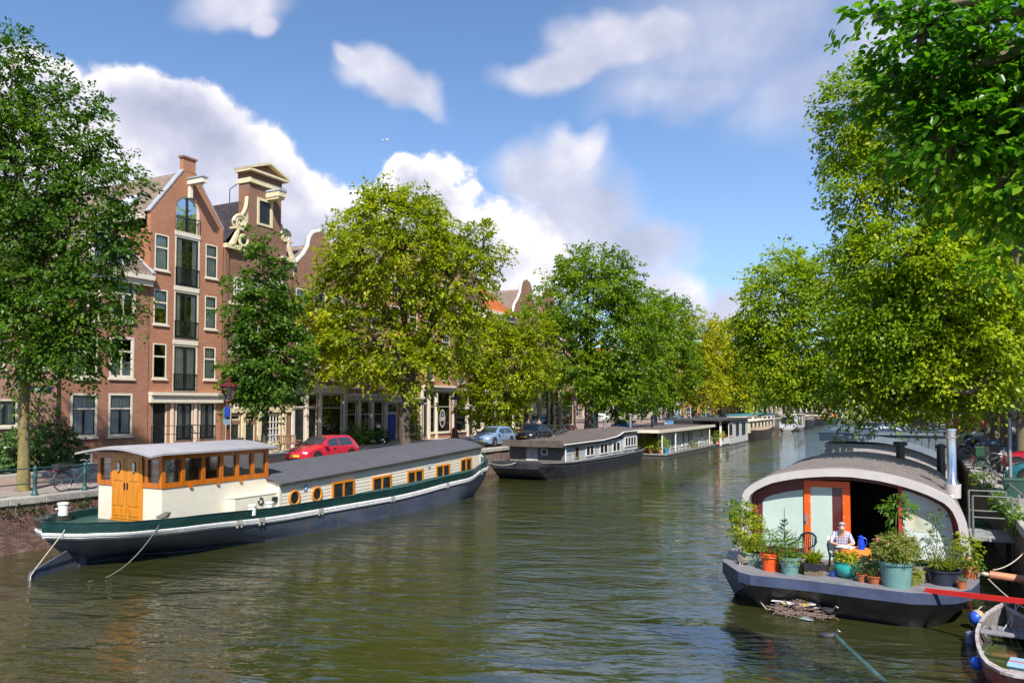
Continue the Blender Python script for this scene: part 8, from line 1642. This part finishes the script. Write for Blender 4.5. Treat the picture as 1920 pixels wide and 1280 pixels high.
tp = thing('sign_post', 'tall grey steel post on the right quay with cable', 'post', (2.95, 30.6, ZQ)); MB().tube([(0, 0, -.3), (0, 0, 2.6)], .055, 10).out('shaft', STEEL, tp, smooth=True); MB().tube(sag((0, 0, 2.55), (.9, -.6, 4.2), .5), .02, 5).out('cable', BLACK, tp)
lp = lamp('dark crown lamp among the right bank trees', (8.9, 49, ZQ), 4.2, MATS['black maroon iron'])
dg = thing('dinghy', 'dark green dinghy lying between the houseboat and the right quay', 'boat', (2.0, 33.0, 0)); MB().loft([[(-.15, 1.5, .55), (.15, 1.5, .55), (.05, 1.4, .2), (-.05, 1.4, .2)], [(-.45, .6, .5), (.45, .6, .5), (.3, .6, .0), (-.3, .6, .0)], [(-.5, -.6, .48), (.5, -.6, .48), (.35, -.6, -.02), (-.35, -.6, -.02)], [(-.42, -1.4, .5), (.42, -1.4, .5), (.3, -1.35, .05), (-.3, -1.35, .05)]]).out('hull', mat('dinghy green', (.01, .07, .055), .4), dg, smooth=40); MB().loft([[(-.45, .6, .52), (.45, .6, .52)], [(-.5, -.6, .52), (.5, -.6, .52)]], caps=False, closed=False).out('cover', MATS['dinghy green'], dg)
for i, (y, r_) in enumerate(((24.6, .3), (29.0, .4), (33, .35), (37, .45), (26.8, .25))):
    w_ = thing('quay_weed', ['low green weed growing from the right quay coping by the landing stage', 'bushy weed hanging over the right quay wall', 'weed tuft beside the teal car', 'broad weed clump near the right bank bicycles', 'small weed tuft on the quay by the steel post'][i], 'plant', (2.5, y, ZQ), world=True); bush(w_, (2.55, y, ZQ-.02), (r_*.7, r_*1.3, r_*.8), 60, .09, PL_GREEN, 140+i); blades(w_, 2.5, y, ZQ, 40, .4, 1.2, PL_GREEN, 150+i, .03, 'grass_blades')
for i, y in enumerate((13.9, 14.9, 15.7, 16.6, 17.3, 18.2)):
    w_ = thing('quay_weed', ['moss tuft under the coping at the far left', 'fern tuft hanging below the coping left of the trunk', 'second fern tuft on the left quay wall', 'leafy tuft on the left quay wall beside the post', 'small moss tuft above the barge stern', 'moss tuft on the left quay wall by the wheelhouse'][i], 'plant', (XL, y, ZQ-.2), world=True); bush(w_, (XL+.04, y, ZQ-.28-.05*(i % 3)), (.09, .22+.06*(i % 2), .13), 40, .06, leaf_mat('moss leaves', (.03, .05, .01), (.06, .09, .015), (.12, .15, .03), .3), 160+i, per=7)
# ---- aeroplane far off
d = Vector(ray(722, 262)); ap = thing('aeroplane', 'tiny white airliner high in the blue sky', 'aeroplane', Vector((0, 0, HC))+d*3000, R(15))
MB().tube([(-14, 0, 0), (-12, 0, 0), (-5, 0, 0), (8, 0, 0), (12, 0, .3), (14, 0, 1)], [.3, 1.3, 1.7, 1.7, 1.0, .3], 10).out('fuselage', WHITE2, ap, smooth=True); MB().prism([(-3, -1, -.6), (1, -1, -.6), (7, -13, .4), (5, -13, .4)], (0, 0, .3)).prism([(-3, 1, -.6), (1, 1, -.6), (7, 13, .4), (5, 13, .4)], (0, 0, .3)).out('wings', WHITE2, ap); MB().prism([(9, -.15, 1), (13, -.15, 1), (14.5, -.15, 5), (12.5, -.15, 5)], (0, .3, 0)).out('tail_fin', WHITE2, ap)
for s_ in (-1, 1): MB().tube([(-2, 4.5*s_, -1.3), (1.5, 4.5*s_, -1.3)], .9, 10).out('engine', STEEL, ap)
